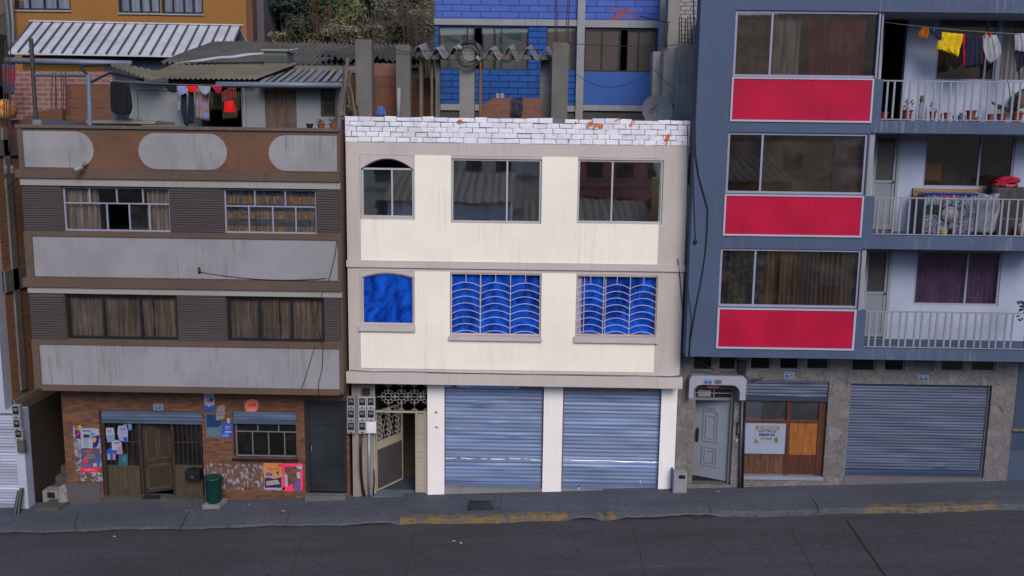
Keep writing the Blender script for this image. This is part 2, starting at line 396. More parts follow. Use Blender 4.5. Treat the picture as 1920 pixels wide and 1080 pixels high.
wood_dark = wood('dark_brown_wood', (.030,.019,.013), .6)
wood_red = wood('reddish_brown_wood', (.075,.022,.013), .5, .5)
wood_orange = wood('orange_varnished_wood', (.27,.092,.022), .45, .3)
wood_red_worn = wood('worn_brown_panel', (.098,.040,.022), .6, .7)
wood_pole = wood('weathered_grey_wood', (.13,.105,.08), .85)
wood_board = wood('brown_door_boards', (.085,.052,.040), .7)
door_white = paint('pale_metal_door', (.20,.22,.27), .5, .05)
door_screen = plain('dark_screen_glass', (.04,.037,.04), .35, spec=.5)
g_clear = glass('window_glass', (.80,.80,.82), .04, dirt=.05)
g_refl = glass('reflective_window_glass', (.5,.48,.52), .52, dirt=.03, warp=.02)
g_dark = glass('brown_tinted_glass', (.66,.62,.60), .12, dirt=.08, dirtc=(.25,.2,.17), warp=.02)
def blue_glass_mat():
    t = NT('blue_window_film'); p = t.pos()
    fold = t.noise(t.mapv(p, (1.3,1,.9)), 1.5, 7, .68, 1.6)
    c = t.mix(t.ramp(fold, .35, .68), (.002,.018,.17), (.008,.095,.60))
    return t.bsdf(c, .16, t.bump(t.noise(p, 2.2, 3), .12, .05), 0, .5)
blue_film = blue_glass_mat()
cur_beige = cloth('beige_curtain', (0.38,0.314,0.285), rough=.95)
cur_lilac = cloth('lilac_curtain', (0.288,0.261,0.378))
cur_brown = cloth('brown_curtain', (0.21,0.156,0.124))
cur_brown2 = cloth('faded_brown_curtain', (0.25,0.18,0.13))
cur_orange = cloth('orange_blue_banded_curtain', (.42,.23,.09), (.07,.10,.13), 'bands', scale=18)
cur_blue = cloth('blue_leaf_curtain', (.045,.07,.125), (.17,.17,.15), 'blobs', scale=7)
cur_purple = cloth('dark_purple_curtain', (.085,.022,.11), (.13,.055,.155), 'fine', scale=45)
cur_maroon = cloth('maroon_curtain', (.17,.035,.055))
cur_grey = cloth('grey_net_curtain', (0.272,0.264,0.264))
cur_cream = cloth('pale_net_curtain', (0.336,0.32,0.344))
sheet_tan = cloth('tan_window_sheet', (.105,.08,.062), (.14,.12,.10), 'blobs', scale=4)
beige_blind = paint('beige_blind', (.19,.155,.135), .85, .08)
black_cloth = cloth('black_cloth', (.013,.014,.02))
navy_cloth = cloth('navy_cloth', (.018,.022,.04))
yellow_cloth = cloth('yellow_cloth', (.52,.36,.012), (.30,.22,.02), 'blobs', scale=3)
white_cloth = cloth('grey_white_cloth', (.27,.275,.33))
lilac_cloth = cloth('lilac_cloth', (.21,.21,.42))
red_cloth = cloth('red_cloth', (.62,.012,.015))
crimson_cloth = cloth('crimson_cloth', (.30,.012,.045))
pale_cloth = cloth('pale_blue_cloth', (.24,.27,.36))
olive_cloth = cloth('olive_cloth', (.065,.055,.03))
towel_cloth = cloth('beige_patterned_towel', (.20,.15,.15), (.16,.17,.42), 'blobs', scale=5)
orange_cloth = cloth('orange_cloth', (.30,.085,.012))
terracotta = paint('terracotta', (.24,.055,.032), .85, .15, coords='pos')
black_pl = plain('black_plastic', (.012,.012,.014), .45)
grey_pl = paint('grey_plastic', (.12,.12,.13), .5)
red_pl = plain('red_plastic', (.26,.03,.03), .5)
leaf_g = plain('plant_leaves', (.05,.075,.03), .6)
white_pl = paint('white_plastic', (.62,.62,.64), .45, .05)
white_dim = paint('dim_white_plastic', (.22,.225,.24), .45, .05)
meter_win = plain('meter_window', (.012,.016,.02), .15, spec=.6)
bin_green = paint('dark_green_plastic', (.006,.040,.036), .45, .15, coords='pos')
paper = paint('white_paper', (.29,.29,.36), .8, .06)
ink_blue = plain('blue_print', (.012,.075,.37), .7)
ink_navy = plain('navy_print', (.012,.014,.14), .7)
ink_lblue = plain('light_blue_print', (.11,.2,.42), .7)
ink_teal = plain('teal_print', (.02,.085,.13), .7)
ink_dteal = plain('deep_blue_print', (.006,.03,.115), .7)
ink_red = plain('red_print', (.62,.02,.055), .7)
ink_pink = plain('pink_print', (.85,.03,.13), .7)
ink_orange = plain('orange_print', (.45,.20,.05), .7)
ink_oran2 = plain('bright_orange_print', (.62,.17,.07), .7)
ink_cream = plain('cream_print', (.30,.26,.17), .7)
ink_dark = plain('dark_print', (.02,.02,.03), .7)
ink_violet = plain('violet_print', (.10,.08,.26), .7)
sky_banner = cloth('light_blue_banner', (.30,.50,.82), (.62,.70,.85), 'blobs', scale=5)
cardboard = paint('brown_cardboard', (.20,.13,.07), .9, .1)
oilcloth = cloth('blue_white_patterned_cloth', (.22,.23,.27), (.03,.045,.11), 'fine', scale=34)
blanket_m = cloth('crimson_patterned_blanket', (.18,.012,.04), (.23,.13,.06), 'blobs', scale=9)
grey_blanket = cloth('dark_grey_cover', (.055,.052,.06))
cable_m = plain('black_cable', (.014,.014,.017), .55)
cable_grey = plain('grey_cable', (.10,.10,.11), .6)
hose_m = plain('dark_hose', (.028,.03,.04), .4, spec=.4)

# ------------------------------------------------------------------ parts used again and again
def wall(mb, x0, x1, z0, z1, y, th, holes):
    xs = sorted({x0, x1, *[h for H in holes for h in H[:2]]}); zs = sorted({z0, z1, *[h for H in holes for h in H[2:]]})
    xs = [x for x in xs if x0-1e-6 <= x <= x1+1e-6]; zs = [z for z in zs if z0-1e-6 <= z <= z1+1e-6]
    for i in range(len(xs)-1):
        for j in range(len(zs)-1):
            cx, cz = (xs[i]+xs[i+1])/2, (zs[j]+zs[j+1])/2
            if any(h[0] < cx < h[1] and h[2] < cz < h[3] for h in holes): continue
            a, b, c, d = xs[i], xs[i+1], zs[j], zs[j+1]
            mb.quad((a,y,c),(b,y,c),(b,y,d),(a,y,d)); mb.quad((b,y+th,c),(a,y+th,c),(a,y+th,d),(b,y+th,d))
    for a, b, c, d in holes:
        c2, d2 = max(c, z0), min(d, z1)
        if d <= z1-1e-6: mb.quad((a,y,d2),(b,y,d2),(b,y+th,d2),(a,y+th,d2))
        if c >= z0+1e-6: mb.quad((a,y,c2),(a,y+th,c2),(b,y+th,c2),(b,y,c2))
        mb.quad((a,y,c2),(a,y,d2),(a,y+th,d2),(a,y+th,c2)); mb.quad((b,y,c2),(b,y+th,c2),(b,y+th,d2),(b,y,d2))
    mb.quad((x0,y,z0),(x0,y,z1),(x0,y+th,z1),(x0,y+th,z0)); mb.quad((x1,y,z0),(x1,y+th,z0),(x1,y+th,z1),(x1,y,z1))
    mb.quad((x0,y,z1),(x1,y,z1),(x1,y+th,z1),(x0,y+th,z1)); mb.quad((x0,y,z0),(x0,y+th,z0),(x1,y+th,z0),(x1,y,z0))
    return mb
def room(parent, x0, x1, y0, y1, z0, z1, mat=None, name='interior'):
    mb = MB()
    mb.quad((x0,y1,z0),(x1,y1,z0),(x1,y1,z1),(x0,y1,z1)); mb.quad((x0,y0,z0),(x0,y0,z1),(x0,y1,z1),(x0,y1,z0))
    mb.quad((x1,y0,z0),(x1,y1,z0),(x1,y1,z1),(x1,y0,z1)); mb.quad((x0,y0,z0),(x0,y1,z0),(x1,y1,z0),(x1,y0,z0))
    mb.quad((x0,y0,z1),(x1,y0,z1),(x1,y1,z1),(x0,y1,z1))
    return mb.build(name, mat or dark_room, parent)
def curtain(parent, x0, x1, z0, z1, y, mat, amp=.022, wl=.13, name='curtain', gather=0.):
    n = max(8, int((x1-x0)/.016)); ph = random.random()*6; k = 2*math.pi/wl
    def fn(u, v):
        x = x0+(x1-x0)*u
        q = k*x + 1.1*math.sin(x*4.1+ph)
        a = amp*1.9*(.75+.4*math.sin(2.3*x+ph))
        xx = x
        if gather: xx = x + gather*(1-v)*(.5-u)*(x1-x0)
        return (xx, y+a*math.sin(q+ph)+.3*a*math.sin(2.3*q), z0+(z1-z0)*v + .012*math.sin(q*.5)*(1-v))
    return MB().sheet(fn, n, 4).build(name, mat, parent, True)
def window(parent, r, y, fm, fw=.045, fd=.06, vert=(), horz=(), glassm=g_clear, skip=None, name='window'):
    """frame as the part, glass as its sub-part; vert: (x fraction, z fraction from, to); horz: z fractions"""
    x0, x1, z0, z1 = r; w, h = x1-x0, z1-z0; mb = MB()
    mb.box(x0, x1, y, y+fd, z0, z0+fw); mb.box(x0, x1, y, y+fd, z1-fw, z1)
    mb.box(x0, x0+fw, y+.001, y+fd-.001, z0+fw, z1-fw); mb.box(x1-fw, x1, y+.001, y+fd-.001, z0+fw, z1-fw)
    for fr in vert:
        fx, a, b = fr if isinstance(fr, tuple) else (fr, 0, 1)
        mb.box(x0+w*fx-fw*.42, x0+w*fx+fw*.42, y+.004, y+fd-.004, z0+h*a+.002, z0+h*b-.002)
    for fz in horz: mb.box(x0+fw*.5, x1-fw*.5, y+.007, y+fd-.007, z0+h*fz-fw*.4, z0+h*fz+fw*.4)
    o = mb.build(name, fm, parent)
    g = MB()
    holes = [skip] if skip else []
    if skip:
        a, b, c, d = skip; H = [(x0+w*a, x0+w*b, z0+h*c, z0+h*d)]
        xs = [x0, H[0][0], H[0][1], x1]; zs = [z0, H[0][2], H[0][3], z1]
        for i in range(3):
            for j in range(3):
                if (i, j) != (1, 1) and xs[i+1]-xs[i] > .01 and zs[j+1]-zs[j] > .01: g.quad((xs[i],y+fd*.55,zs[j]),(xs[i+1],y+fd*.55,zs[j]),(xs[i+1],y+fd*.55,zs[j+1]),(xs[i],y+fd*.55,zs[j+1]))
    else: g.quad((x0,y+fd*.55,z0),(x1,y+fd*.55,z0),(x1,y+fd*.55,z1),(x0,y+fd*.55,z1))
    g.build('pane', glassm, o)
    return o
def roller(parent, x0, x1, z0, z1, y, mat, pitch=.095, depth=.022, bottom=.12, name='roller_shutter'):
    n = max(2, round((z1-z0-bottom)/pitch)); p = (z1-z0-bottom)/n; prof = []
    for i in range(n):
        zb = z0+bottom+i*p
        for f, dd in ((0,.0),(.04,-.9),(.22,-1.0),(.5,-.75),(.78,-.35),(.96,-.1)): prof.append((zb+f*p, y+depth*dd))
    prof.append((z1, y))
    mb = MB(); k = len(prof)
    ns = 18; rd = random.Random(int(x0*100)); vs = []; dents = [(rd.uniform(x0,x1), rd.uniform(z0,z1), rd.uniform(.12,.4), rd.uniform(-.02,.014)) for _ in range(int(5*(x1-x0)))]
    for q in range(ns+1):
        xx = x0+(x1-x0)*q/ns
        for z,yy in prof:
            d = .003*math.sin(xx*3.1+z*9)
            for cx_,cz_,rr,am in dents: d += am*math.exp(-((xx-cx_)/rr)**2-((z-cz_)/(rr*.35))**2)
            vs.append((xx, yy+d, z+.004*math.sin(xx*2.3+z*31)))
    mb.add(vs, [(q*k+i, (q+1)*k+i, (q+1)*k+i+1, q*k+i+1) for q in range(ns) for i in range(k-1)])
    mb.box(x0, x1, y-.03, y+.02, z0, z0+bottom-.004)
    return mb.build(name, mat, parent)
def ribbed(mb, x0, x1, z0, z1, y, pitch=.056, d=.022):
    n = round((z1-z0)/pitch); p = (z1-z0)/n; prof = []
    for i in range(n):
        zb = z0+i*p; prof += [(zb, y), (zb+p*.30, y), (zb+p*.36, y-d), (zb+p*.94, y-d)]
    prof.append((z1, y)); k = len(prof)
    mb.add([(x0,yy,z) for z,yy in prof]+[(x1,yy,z) for z,yy in prof], [(i, i+k, i+k+1, i+1) for i in range(k-1)])
    mb.quad((x0,y,z0),(x0,y,z1),(x0,y-d,z1),(x0,y-d,z0)); mb.quad((x1,y,z0),(x1,y-d,z0),(x1,y-d,z1),(x1,y,z1))
    return mb
def corr(mb, a, b, c, d, amp, n, per=8, th=.012, jag=0.):
    """corrugated sheet: a-b is the low edge (waves run across it), d-c the high edge"""
    a, b, c, d = map(Vector, (a,b,c,d)); nrm = (b-a).cross(d-a).normalized()
    if nrm.z < 0: nrm = -nrm
    def fn(u, v):
        p = (a*(1-u)+b*u)*(1-v)+(d*(1-u)+c*u)*v
        return p+nrm*(amp*math.sin(2*math.pi*n*u)+jag*math.sin(u*17+v*5)*.5)
    return mb.sheet(fn, n*per, 4, -nrm*th)
def sag(a, b, s, n=14):
    a, b = Vector(a), Vector(b)
    return [a*(1-i/n)+b*(i/n)+Vector((0,0,-s*4*(i/n)*(1-i/n))) for i in range(n+1)]
def cable(a, b, s, r, label, mat=None, cat='cable', name='cable', group=None, pts=None):
    return single(name, MB().tube(pts or sag(a,b,s), r, 5), mat or cable_m, label, cat, group, True)
exec_order = []

# ================================================================== SETTING
_a, _b = P(130,944,0), P(1885,901,0)
SLOPE = (_b.z-_a.z)/(_b.x-_a.x); Z0 = _a.z-SLOPE*_a.x
def gz(x): return Z0+SLOPE*x
YK = -1.42            # kerb line
def kerb_paint(t, p):
    x = t.sep(p)[0]; n = t.noise(p, 6, 6, .7); ed = t.noise(p, 1.1, 2)
    def span(a, b):
        xx = t.math('ADD', x, t.math('MULTIPLY', t.math('SUBTRACT', ed, .5), .5))
        return t.math('MULTIPLY', t.math('GREATER_THAN', xx, a), t.math('LESS_THAN', xx, b))
    s = t.math('MAXIMUM', t.math('MAXIMUM', span(-2.85, 1.05), span(1.75, 2.2)), t.math('MULTIPLY', span(7.9, 10.9), .75))
    return t.math('MULTIPLY', s, t.ramp(n, .42, .55, 0, .88)), (.185,.118,.030)
kerb_m = asphalt('kerb_concrete', (.088,.093,.112), (.03,.03,.035), (.12,.12,.125), .5, kerb_paint)
side_m = asphalt('sidewalk_concrete', (.080,.089,.114), (.050,.053,.068), (.118,.125,.148), .35)
road_m = asphalt('worn_concrete_road', (.059,.057,.067), (.036,.035,.042), (.094,.091,.102), .35, sx=(.45,1.3,1))
earth_m = asphalt('hillside_earth', (.05,.045,.032), (.025,.026,.015), (.09,.08,.06), .5)
# sidewalk: sloping slab whose front edge is the kerb, broken and dipping here and there
def jag(x): return .035*math.sin(x*1.9)+.02*math.sin(x*5.3+1)+.015*math.sin(x*13.7)
DROP = .115
def kerb_drop(x):
    """ramped driveways: the kerb sinks between raised stretches"""
    sg = lambda q: 1/(1+math.exp(max(-40,min(40,q))))
    k = lambda a, b, s=.35: sg(-(x-a)/s*6)*sg((x-b)/s*6)
    return DROP*min(1, .35+.75*k(-2.9,1.15)+.5*k(1.75,2.2,.2)+.65*k(4.5,40)+.2*k(-40,-4))
def side(u, v):
    x = -26+52*u; y = .12+(YK+jag(x)-.12)*min(1, v/.8)
    base = gz(x)-.018*(0.12-y)/1.5
    if v > .8:
        w = (v-.8)/.2; d = kerb_drop(x)
        return (x, YK+jag(x)-.03-.02*w, base-d*w-.02*w)
    d = kerb_drop(x)
    if v > .55: base -= (DROP-d)*((v-.55)/.25)**1.5*.75
    return (x, y, base)
def side_top(u, v):
    return side(u, v*.8*.86)
def kerb_part(u, v):
    return side(u, .8*.86+(1-.8*.86)*v)
struct('sidewalk', MB().sheet(side_top, 260, 8), side_m)
struct('kerb', MB().sheet(kerb_part, 260, 6), kerb_m)
struct('road', MB().sheet(lambda u, v: (-60+120*u, YK+.25-9.2*v, gz(-60+120*u)-.018*1-DROP+.0-.03*math.sin(v*3.1)*0), 60, 6), road_m)
# the hillside: one sheet out to the horizon, low in front (valley), rising behind the houses
def hill(x, y):
    b = gz(max(-60, min(60, x)))-.30
    if y < -8: b -= min(9, (-8-y)*.25)
    if y < -60: b += min(60, (-60-y)*.35)
    if y > 1.0: b += min(3.3, (y-1.0)*.8)
    if y > 7: b += min(16, (y-7)*.72)+max(0, y-30)*.35
    return b
def hill_pt(u, v):
    x = (u-.5)*2; x = 34*x+366*x**5; y = (v-.42)*2; y = 40*y+260*y**3
    return (x, y, hill(x, y)+(.25*math.sin(x*.7)*math.sin(y*.9) if y > 12 else 0))
struct('hillside', MB().sheet(hill_pt, 90, 120), earth_m, True)
# joints and cracks cut in road and pavement: thin dark filled strips lying on them
def crack(pts, w, zoff, mt, label):
    mb = MB(); pts = [Vector(p) for p in pts]
    def subdiv(ps):
        out = []
        for a, b in zip(ps, ps[1:]):
            for i in range(4):
                q = a*(1-i/4)+b*(i/4); out.append(q+Vector((random.uniform(-.012,.012) if i else 0, 0, 0)))
        return out+[ps[-1]]
    pts = subdiv(pts)
    for a, b in zip(pts, pts[1:]):
        mb.quad(a+Vector((-w/2,0,zoff)), a+Vector((w/2,0,zoff)), b+Vector((w/2,0,zoff)), b+Vector((-w/2,0,zoff)))
    return struct('joint', mb, mt)
joint_m = plain('dark_joint_filler', (.018,.018,.021), .9)
joint_l = plain('worn_joint', (.033,.033,.037), .9)
def ground_pt(px, py, zo=0.0):
    """pixel -> road / pavement plane"""
    d = AF + AX*((px-960)/F) - AU*((py-540)/F)
    # plane z = Z0 + SLOPE x + zo
    t = (Z0+zo-CAM.z+SLOPE*CAM.x)/(d.z-SLOPE*d.x); return CAM+d*t
RD = -.018-DROP
for pts, w in (([(778,994),(770,1040),(760,1100)],.02), ([(1588,976),(1625,1030),(1672,1095)],.05), ([(570,1005),(556,1045),(540,1090)],.02),
               ([(1188,990),(1202,1050),(1214,1100)],.02), ([(355,1040),(330,1090)],.015), ([(1485,1000),(1500,1022),(1530,1080)],.012)):
    crack([ground_pt(x,y,RD) for x,y in pts], w, .006, joint_m if w > .03 else joint_l, '')
for pts, w in (([(364,946),(345,975),(333,998)],.022), ([(545,958),(533,990)],.016), ([(938,936),(937,965)],.016), ([(1518,926),(1533,950),(1537,965)],.018),
               ([(1135,958),(1137,970)],.014), ([(148,957),(138,994)],.014), ([(1330,945),(1334,962)],.012)):
    crack([ground_pt(x,y,-.010) for x,y in pts], w, .006, joint_l, '')
for x0,x1,y in ((380,640,983.),(70,380,994.)):
    pass
# drain cover
g = [ground_pt(x,y,-.004) for x,y in ((880,940),(936,940),(935,955),(877,956))]
t = thing('drain_grate', 'dark square drain grate set in the pavement before the blue shutters', 'drain grate')
mb = MB(); x0,x1 = (g[0].x+g[3].x)/2, (g[1].x+g[2].x)/2; y1,y0 = g[0].y, g[2].y; zz = gz((x0+x1)/2)-.006
mb.box(x0,x1,y0,y0+.03,zz-.03,zz+.012); mb.box(x0,x1,y1-.03,y1,zz-.03,zz+.012); mb.box(x0,x0+.03,y0,y1,zz-.03,zz+.010); mb.box(x1-.03,x1,y0,y1,zz-.03,zz+.010)
mb.build('rim', iron, t)
mb = MB()
for i in range(11):
    a = x0+.03+(x1-x0-.06)*(i+.2)/11; mb.box(a, a+(x1-x0)/11*.62, y0+.03, y1-.03, zz-.03, zz+.006)
mb.build('bars', iron, t)
# litter
def scrap(px, py, s, label, road=False):
    c = ground_pt(px, py, RD if road else -.01); r = random.Random(px)
    mb = MB(); n = 6
    vs = [(c.x+s*math.cos(a*6.283/n)*r.uniform(.5,1), c.y+s*.8*math.sin(a*6.283/n)*r.uniform(.5,1), c.z+.012+r.uniform(0,.03)) for a in range(n)]
    mb.add(vs+[(x,y,z+.004) for x,y,z in vs], [tuple(range(n)), tuple(range(2*n-1,n-1,-1))]+[(i,(i+1)%n,(i+1)%n+n,i+n) for i in range(n)])
    single('litter', mb, paper, label, 'litter', 'litter on the ground')
scrap(531,960,.06,'crumpled white paper on the pavement below the dark metal door')
scrap(1346,923,.05,'white paper scrap on the pavement before the canopied doorway')
scrap(215,1008,.06,'small white scrap on the road just off the left kerb', True)
scrap(850,1016,.06,'white paper flake on the road below the yellow kerb stretch', True)
scrap(864,1020,.05,'second white flake on the road, right of its neighbour', True)
scrap(467,948,.03,'tiny white scrap on the pavement right of the green bin')

# ================================================================== FAR LEFT HOUSE AND ALLEY
YA = -.25
t = thing('white_house', 'white-fronted house with bare brick side wall, cut by the left frame edge', 'house')
sx = P(5,690,YA).x; pxr = P(50,900,YA).x; zt = P(20,769,YA).z; zb = gz(sx)-.2
shx = P(31,860,YA).x
mb = MB(); wall(mb, sx-6, pxr, zb, zt, YA, .3, [(sx-5, shx, zb-.1, P(20,775,YA).z)])
mb.box(sx-6, sx-.02, YA, YA+.3, zt+.001, zt+4.2)
mb.build('front_wall', paint('white_front_paint', (.34,.36,.46), .8, .06, streak=.3), t)
roller(t, sx-5, shx, zb+.15, P(20,775,YA).z, YA+.12, shut_w, .075)
ztop = P(20,236,YA).z
mb = MB(); mb.box(sx-.3, sx, YA+.31, YA+6, zt, ztop); mb.build('brick_wall', brick_side, t)
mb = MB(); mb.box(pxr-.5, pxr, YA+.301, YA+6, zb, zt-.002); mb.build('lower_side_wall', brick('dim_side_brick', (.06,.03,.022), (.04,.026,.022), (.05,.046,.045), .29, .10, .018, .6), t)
mb = MB()
for py0, py1, d in ((262,292,.05),(505,545,.05),(745,778,.05)):
    a = P(5,py0,YA+.6).z; b = P(5,py1,YA+.6).z
    mb.box(sx-.2, sx+d, YA+.31, YA+6, b, a)
mb.build('floor_beam', conc, t)
mb = MB(); mb.box(sx-.2, sx+.05, YA+.66, YA+.90, zt+.3, ztop-.05); mb.build('column', conc, t)
# stairs and lower wall in the alley
t = thing('alley_steps', 'dark narrow concrete steps climbing the alley beside the brown tiled shopfront', 'steps')
xl, xr = pxr+.02, P(122,900,0).x-.02
mb = MB()
for i in range(14): mb.box(xl, xr, .75+i*.28, 6, gz(xl)-.1, gz(xl)+.17*(i+1))
mb.build('steps', conc_d, t)
t = thing('vent_block', 'small concrete block with a slotted vent beside the alley steps', 'vent')
x0,x1,z0,z1 = rect(82,919,112,937,.15)
mb = MB(); wall(mb, x0, x1, z0-.05, z1, .1, .3, [(x0+.1,x1-.1,z0+.04,z1-.04)]); mb.build('block', conc_l, t)
mb = MB()
for i in range(4): zz = z0+.05+(z1-z0-.1)*i/4; mb.box(x0+.1, x1-.1, .15, .19, zz, zz+.022)
mb.box(x0+.1,x1-.1,.25,.27,z0+.03,z1-.03)
mb.build('louvre', iron, t)
a = ground_pt(67,957); b = ground_pt(110,957)
mb = MB(); zz = gz(a.x)
mb.hexa((a.x,-.42,zz+.07),(b.x,-.42,zz+.09),(b.x+.12,.25,zz+.11),(a.x+.16,.25,zz+.10),(0,0,-.2))
single('step_slab', mb, conc_d, 'dark low concrete step slab on the pavement before the alley', 'slab')
rb = MB()
rr = random.Random(3)
c0 = P(122,932,.02)
rb.sheet(lambda u,v: (c0.x-.02+.15*math.cos(u*6.283)*(1-.6*v)+.03*math.sin(u*19+v*9), .02+.16*math.sin(u*6.283)*(1-.6*v), gz(c0.x)-.05+.5*v+.05*math.sin(u*25)), 16, 6)
single('rubble_heap', rb, conc_l, 'pale lump of broken mortar at the foot of the tiled pillar', 'rubble')
# meters on the white strip
def meter_proto(mat=white_dim):
    t = thing('electricity_meter', '', 'electricity meter', 'electricity meters', (0,0,-50))
    mb = MB(); mb.box(-.105,.105,-.12,0,0,.30); mb.box(-.085,.085,-.128,-.12,.015,.06); mb.build('case', mat, t)
    f = MB(); f.box(-.075,.075,-.135,-.121,.10,.275); w = f.build('window', meter_win, t)
    d = MB(); d.box(-.05,.05,-.139,-.1352,.17,.24); d.build('dial', grey_pl, w)
    l = MB(); l.box(-.03,.03,-.138,-.129,.025,.045); l.build('latch', iron, t)
    return t
MP = meter_proto(white_dim); used = False
def place_meter(proto, px, py0, py1, Y, label, group, wide=None):
    x0,x1,z0,z1 = rect(px-8,py0,px+8,py1,Y)
    return dup(proto, ((x0+x1)/2, Y, z0), label, group, 0, ((x1-x0)/.21 if wide is None else wide, 1, (z1-z0)/.30))
for (px,a,b), lb in zip(((35,757,782),(37,783,805),(40,803,823)), ('topmost','middle','lowest')):
    place_meter(MP, px, a, b, YA, lb+' of the three stacked meters on the white house corner', 'meters on the white house corner', .9)
x0,x1,z0,z1 = rect(36,824,50,846,YA)
single('junction_box', MB().box(x0,x1,YA-.1,YA,z0,z1).box(x0+.02,x1-.02,YA-.112,YA-.1,z0+.03,z1-.03), paint('olive_grey_box', (.085,.08,.07), .6), 'plain grey box below the meters on the white house corner', 'junction box')
for px, tx, lb in ((48,36,'left one of two black pipes leaning on the white house corner'),(54,41,'right one of two black pipes leaning on the white house corner')):
    a = ground_pt(px,948); b = P(tx,915 if px>50 else 920,YA-.06)
    single('pipe', MB().tube([(a.x,YA-.3,gz(a.x)-.02),b],.045,8), black_pl, lb, 'pipe', 'black pipes at the white house corner')
# wall bracket of the power line
t = thing('wall_bracket', 'dark iron bracket with two insulators sticking out from the brick side wall', 'bracket')
bk = P(8,331,-.35); bt = P(44,322,-.35)
MB().bar(bk, bt, .06).bar(P(14,352,-.3), P(38,326,-.35), .03).build('arm', iron, t)
for px in (11, 23):
    p = P(px,318,-.35); MB().lathe([(.02,-.12),(.05,-.05),(.03,0),(.05,.03),(.02,.1)], p, 10).build('insulator', grey_pl, t, True)

# ================================================================== LEFT APARTMENT BUILDING
YL = -.6
T = thing('apartment_building', 'brown and white three-storey building with oval parapet panels above a tiled shop', 'building')
XL0, XL1 = P(50,485,YL).x, P(641,480,YL).x
ZT, ZB = P(345,243,YL).z, P(345,735,YL).z
W = {'1': rect(118,351,318,434,YL), '2': rect(420,355,593,438,YL), '3': rect(123,553,333,637,YL), '4': rect(425,557,608,641,YL)}
mb = MB(); wall(mb, XL0, XL1, ZB, ZT, YL, .22, list(W.values()))
mb.box(XL0, XL0+.2, YL+.221, 8, ZB, P(50,330,YL).z); mb.box(XL1-.2, XL1, YL+.221, 8, ZB, ZT-.02)
mb.build('wall', brown_trim, T)
MB().box(XL0+.21, XL1-.21, YL+.222, 8, ZB, ZB+.15).build('floor_slab', conc, T)
zroof = P(345,300,YL).z
MB().box(XL0+.21, XL1-.21, YL+.222, 8, zroof-.15, zroof).build('roof_terrace', conc, T)
# parapet: rough brown field, three white panels
x0,x1,z0,z1 = rect(40,252,641,322,YL)
MB().box(XL0+.12, XL1-.002, YL-.004, YL+.05, z0+.02, z1).build('parapet_field', brown_rough, T)
def oval(px0, px1, py0, py1, left, right):
    x0,x1,z0,z1 = rect(px0,py0,px1,py1,YL); r = (z1-z0)/2; zc = (z0+z1)/2; pts = []
    rx = r*1.0
    if right: pts += [(x1-rx+rx*math.cos(a), zc+r*math.sin(a)) for a in [(-90+180*i/18)*math.pi/180 for i in range(19)]]
    else: pts += [(x1,z0),(x1,z1)]
    if left: pts += [(x0+rx+rx*math.cos(a), zc+r*math.sin(a)) for a in [(90+180*i/18)*math.pi/180 for i in range(19)]]
    else: pts += [(x0,z1),(x0,z0)]
    MB().prism(pts, YL-.016, YL+.02).build('parapet_panel', grey_white2, T)
oval(45,176,246,314,False,True); oval(260,426,250,318,True,True); oval(504,632,254,321,True,False)
MB().box(XL0-.03, XL1, YL-.05, YL+.30, ZT-.002, ZT+.07).build('parapet_cap', paint('coping_brown', (.105,.075,.062), .85, .1, streak=.6, dirt=(.2,.19,.18)), T)
MB().box(XL0, XL0+.12, YL-.03, YL-.002, P(50,320,YL).z, ZT-.004).build('corner_pier', brown_trim, T)
# ledges and white bands
mb = MB()
for py0, py1 in ((321,337),(524,541)):
    x0,x1,z0,z1 = rect(50,py0,641,py1,YL); mb.box(XL0-.08, XL1, YL-.10, YL-.001, z0, z1)
mb.build('ledge', brown_trim, T)
for py0, py1 in ((337,351),(541,553)):
    x0,x1,z0,z1 = rect(50,py0,641,py1,YL); MB().box(XL0-.002, XL1-.003, YL-.05, YL+.01, z0+.002, z1-.002).build('white_band', white_band, T)
# ribbed cladding between the windows
for spans, py0, py1 in ((((45,117),(319,419),(594,640)),351,436), (((57,122),(334,424),(609,640)),554,639)):
    for a, b in spans:
        x0,x1,z0,z1 = rect(a,py0,b,py1,YL); mb = MB(); ribbed(mb, max(x0,XL0+.004), min(x1,XL1-.004), z0, z1, YL-.001); mb.build('ribbed_panel', ribbed_m, T)
# white spandrel panels (sunk face framed by the brown trim, which stands proud)
for a, b, py0, py1 in ((64,634,446,522),(77,637,649,725)):
    x0,x1,z0,z1 = rect(a,py0,b,py1,YL); MB().box(x0, x1, YL-.012, YL+.01, z0, z1).build('white_panel', grey_white, T)
    X1 = XL1-.001
    mb = MB(); zt2 = rect(a,py0-8,b,py0,YL)[3]
    mb.box(XL0-.006, X1, YL-.045, YL-.0015, z1+.002, zt2); mb.box(XL0-.007, x0-.002, YL-.043, YL-.0015, z0-.1, z1+.001); mb.box(x1+.002, X1, YL-.043, YL-.0015, z0-.1, z1+.001)
    if py0 > 600: mb.box(x0-.0015, x1+.0015, YL-.044, YL-.0015, ZB-.01, z0-.002)
    mb.build('panel_surround', brown_trim, T)
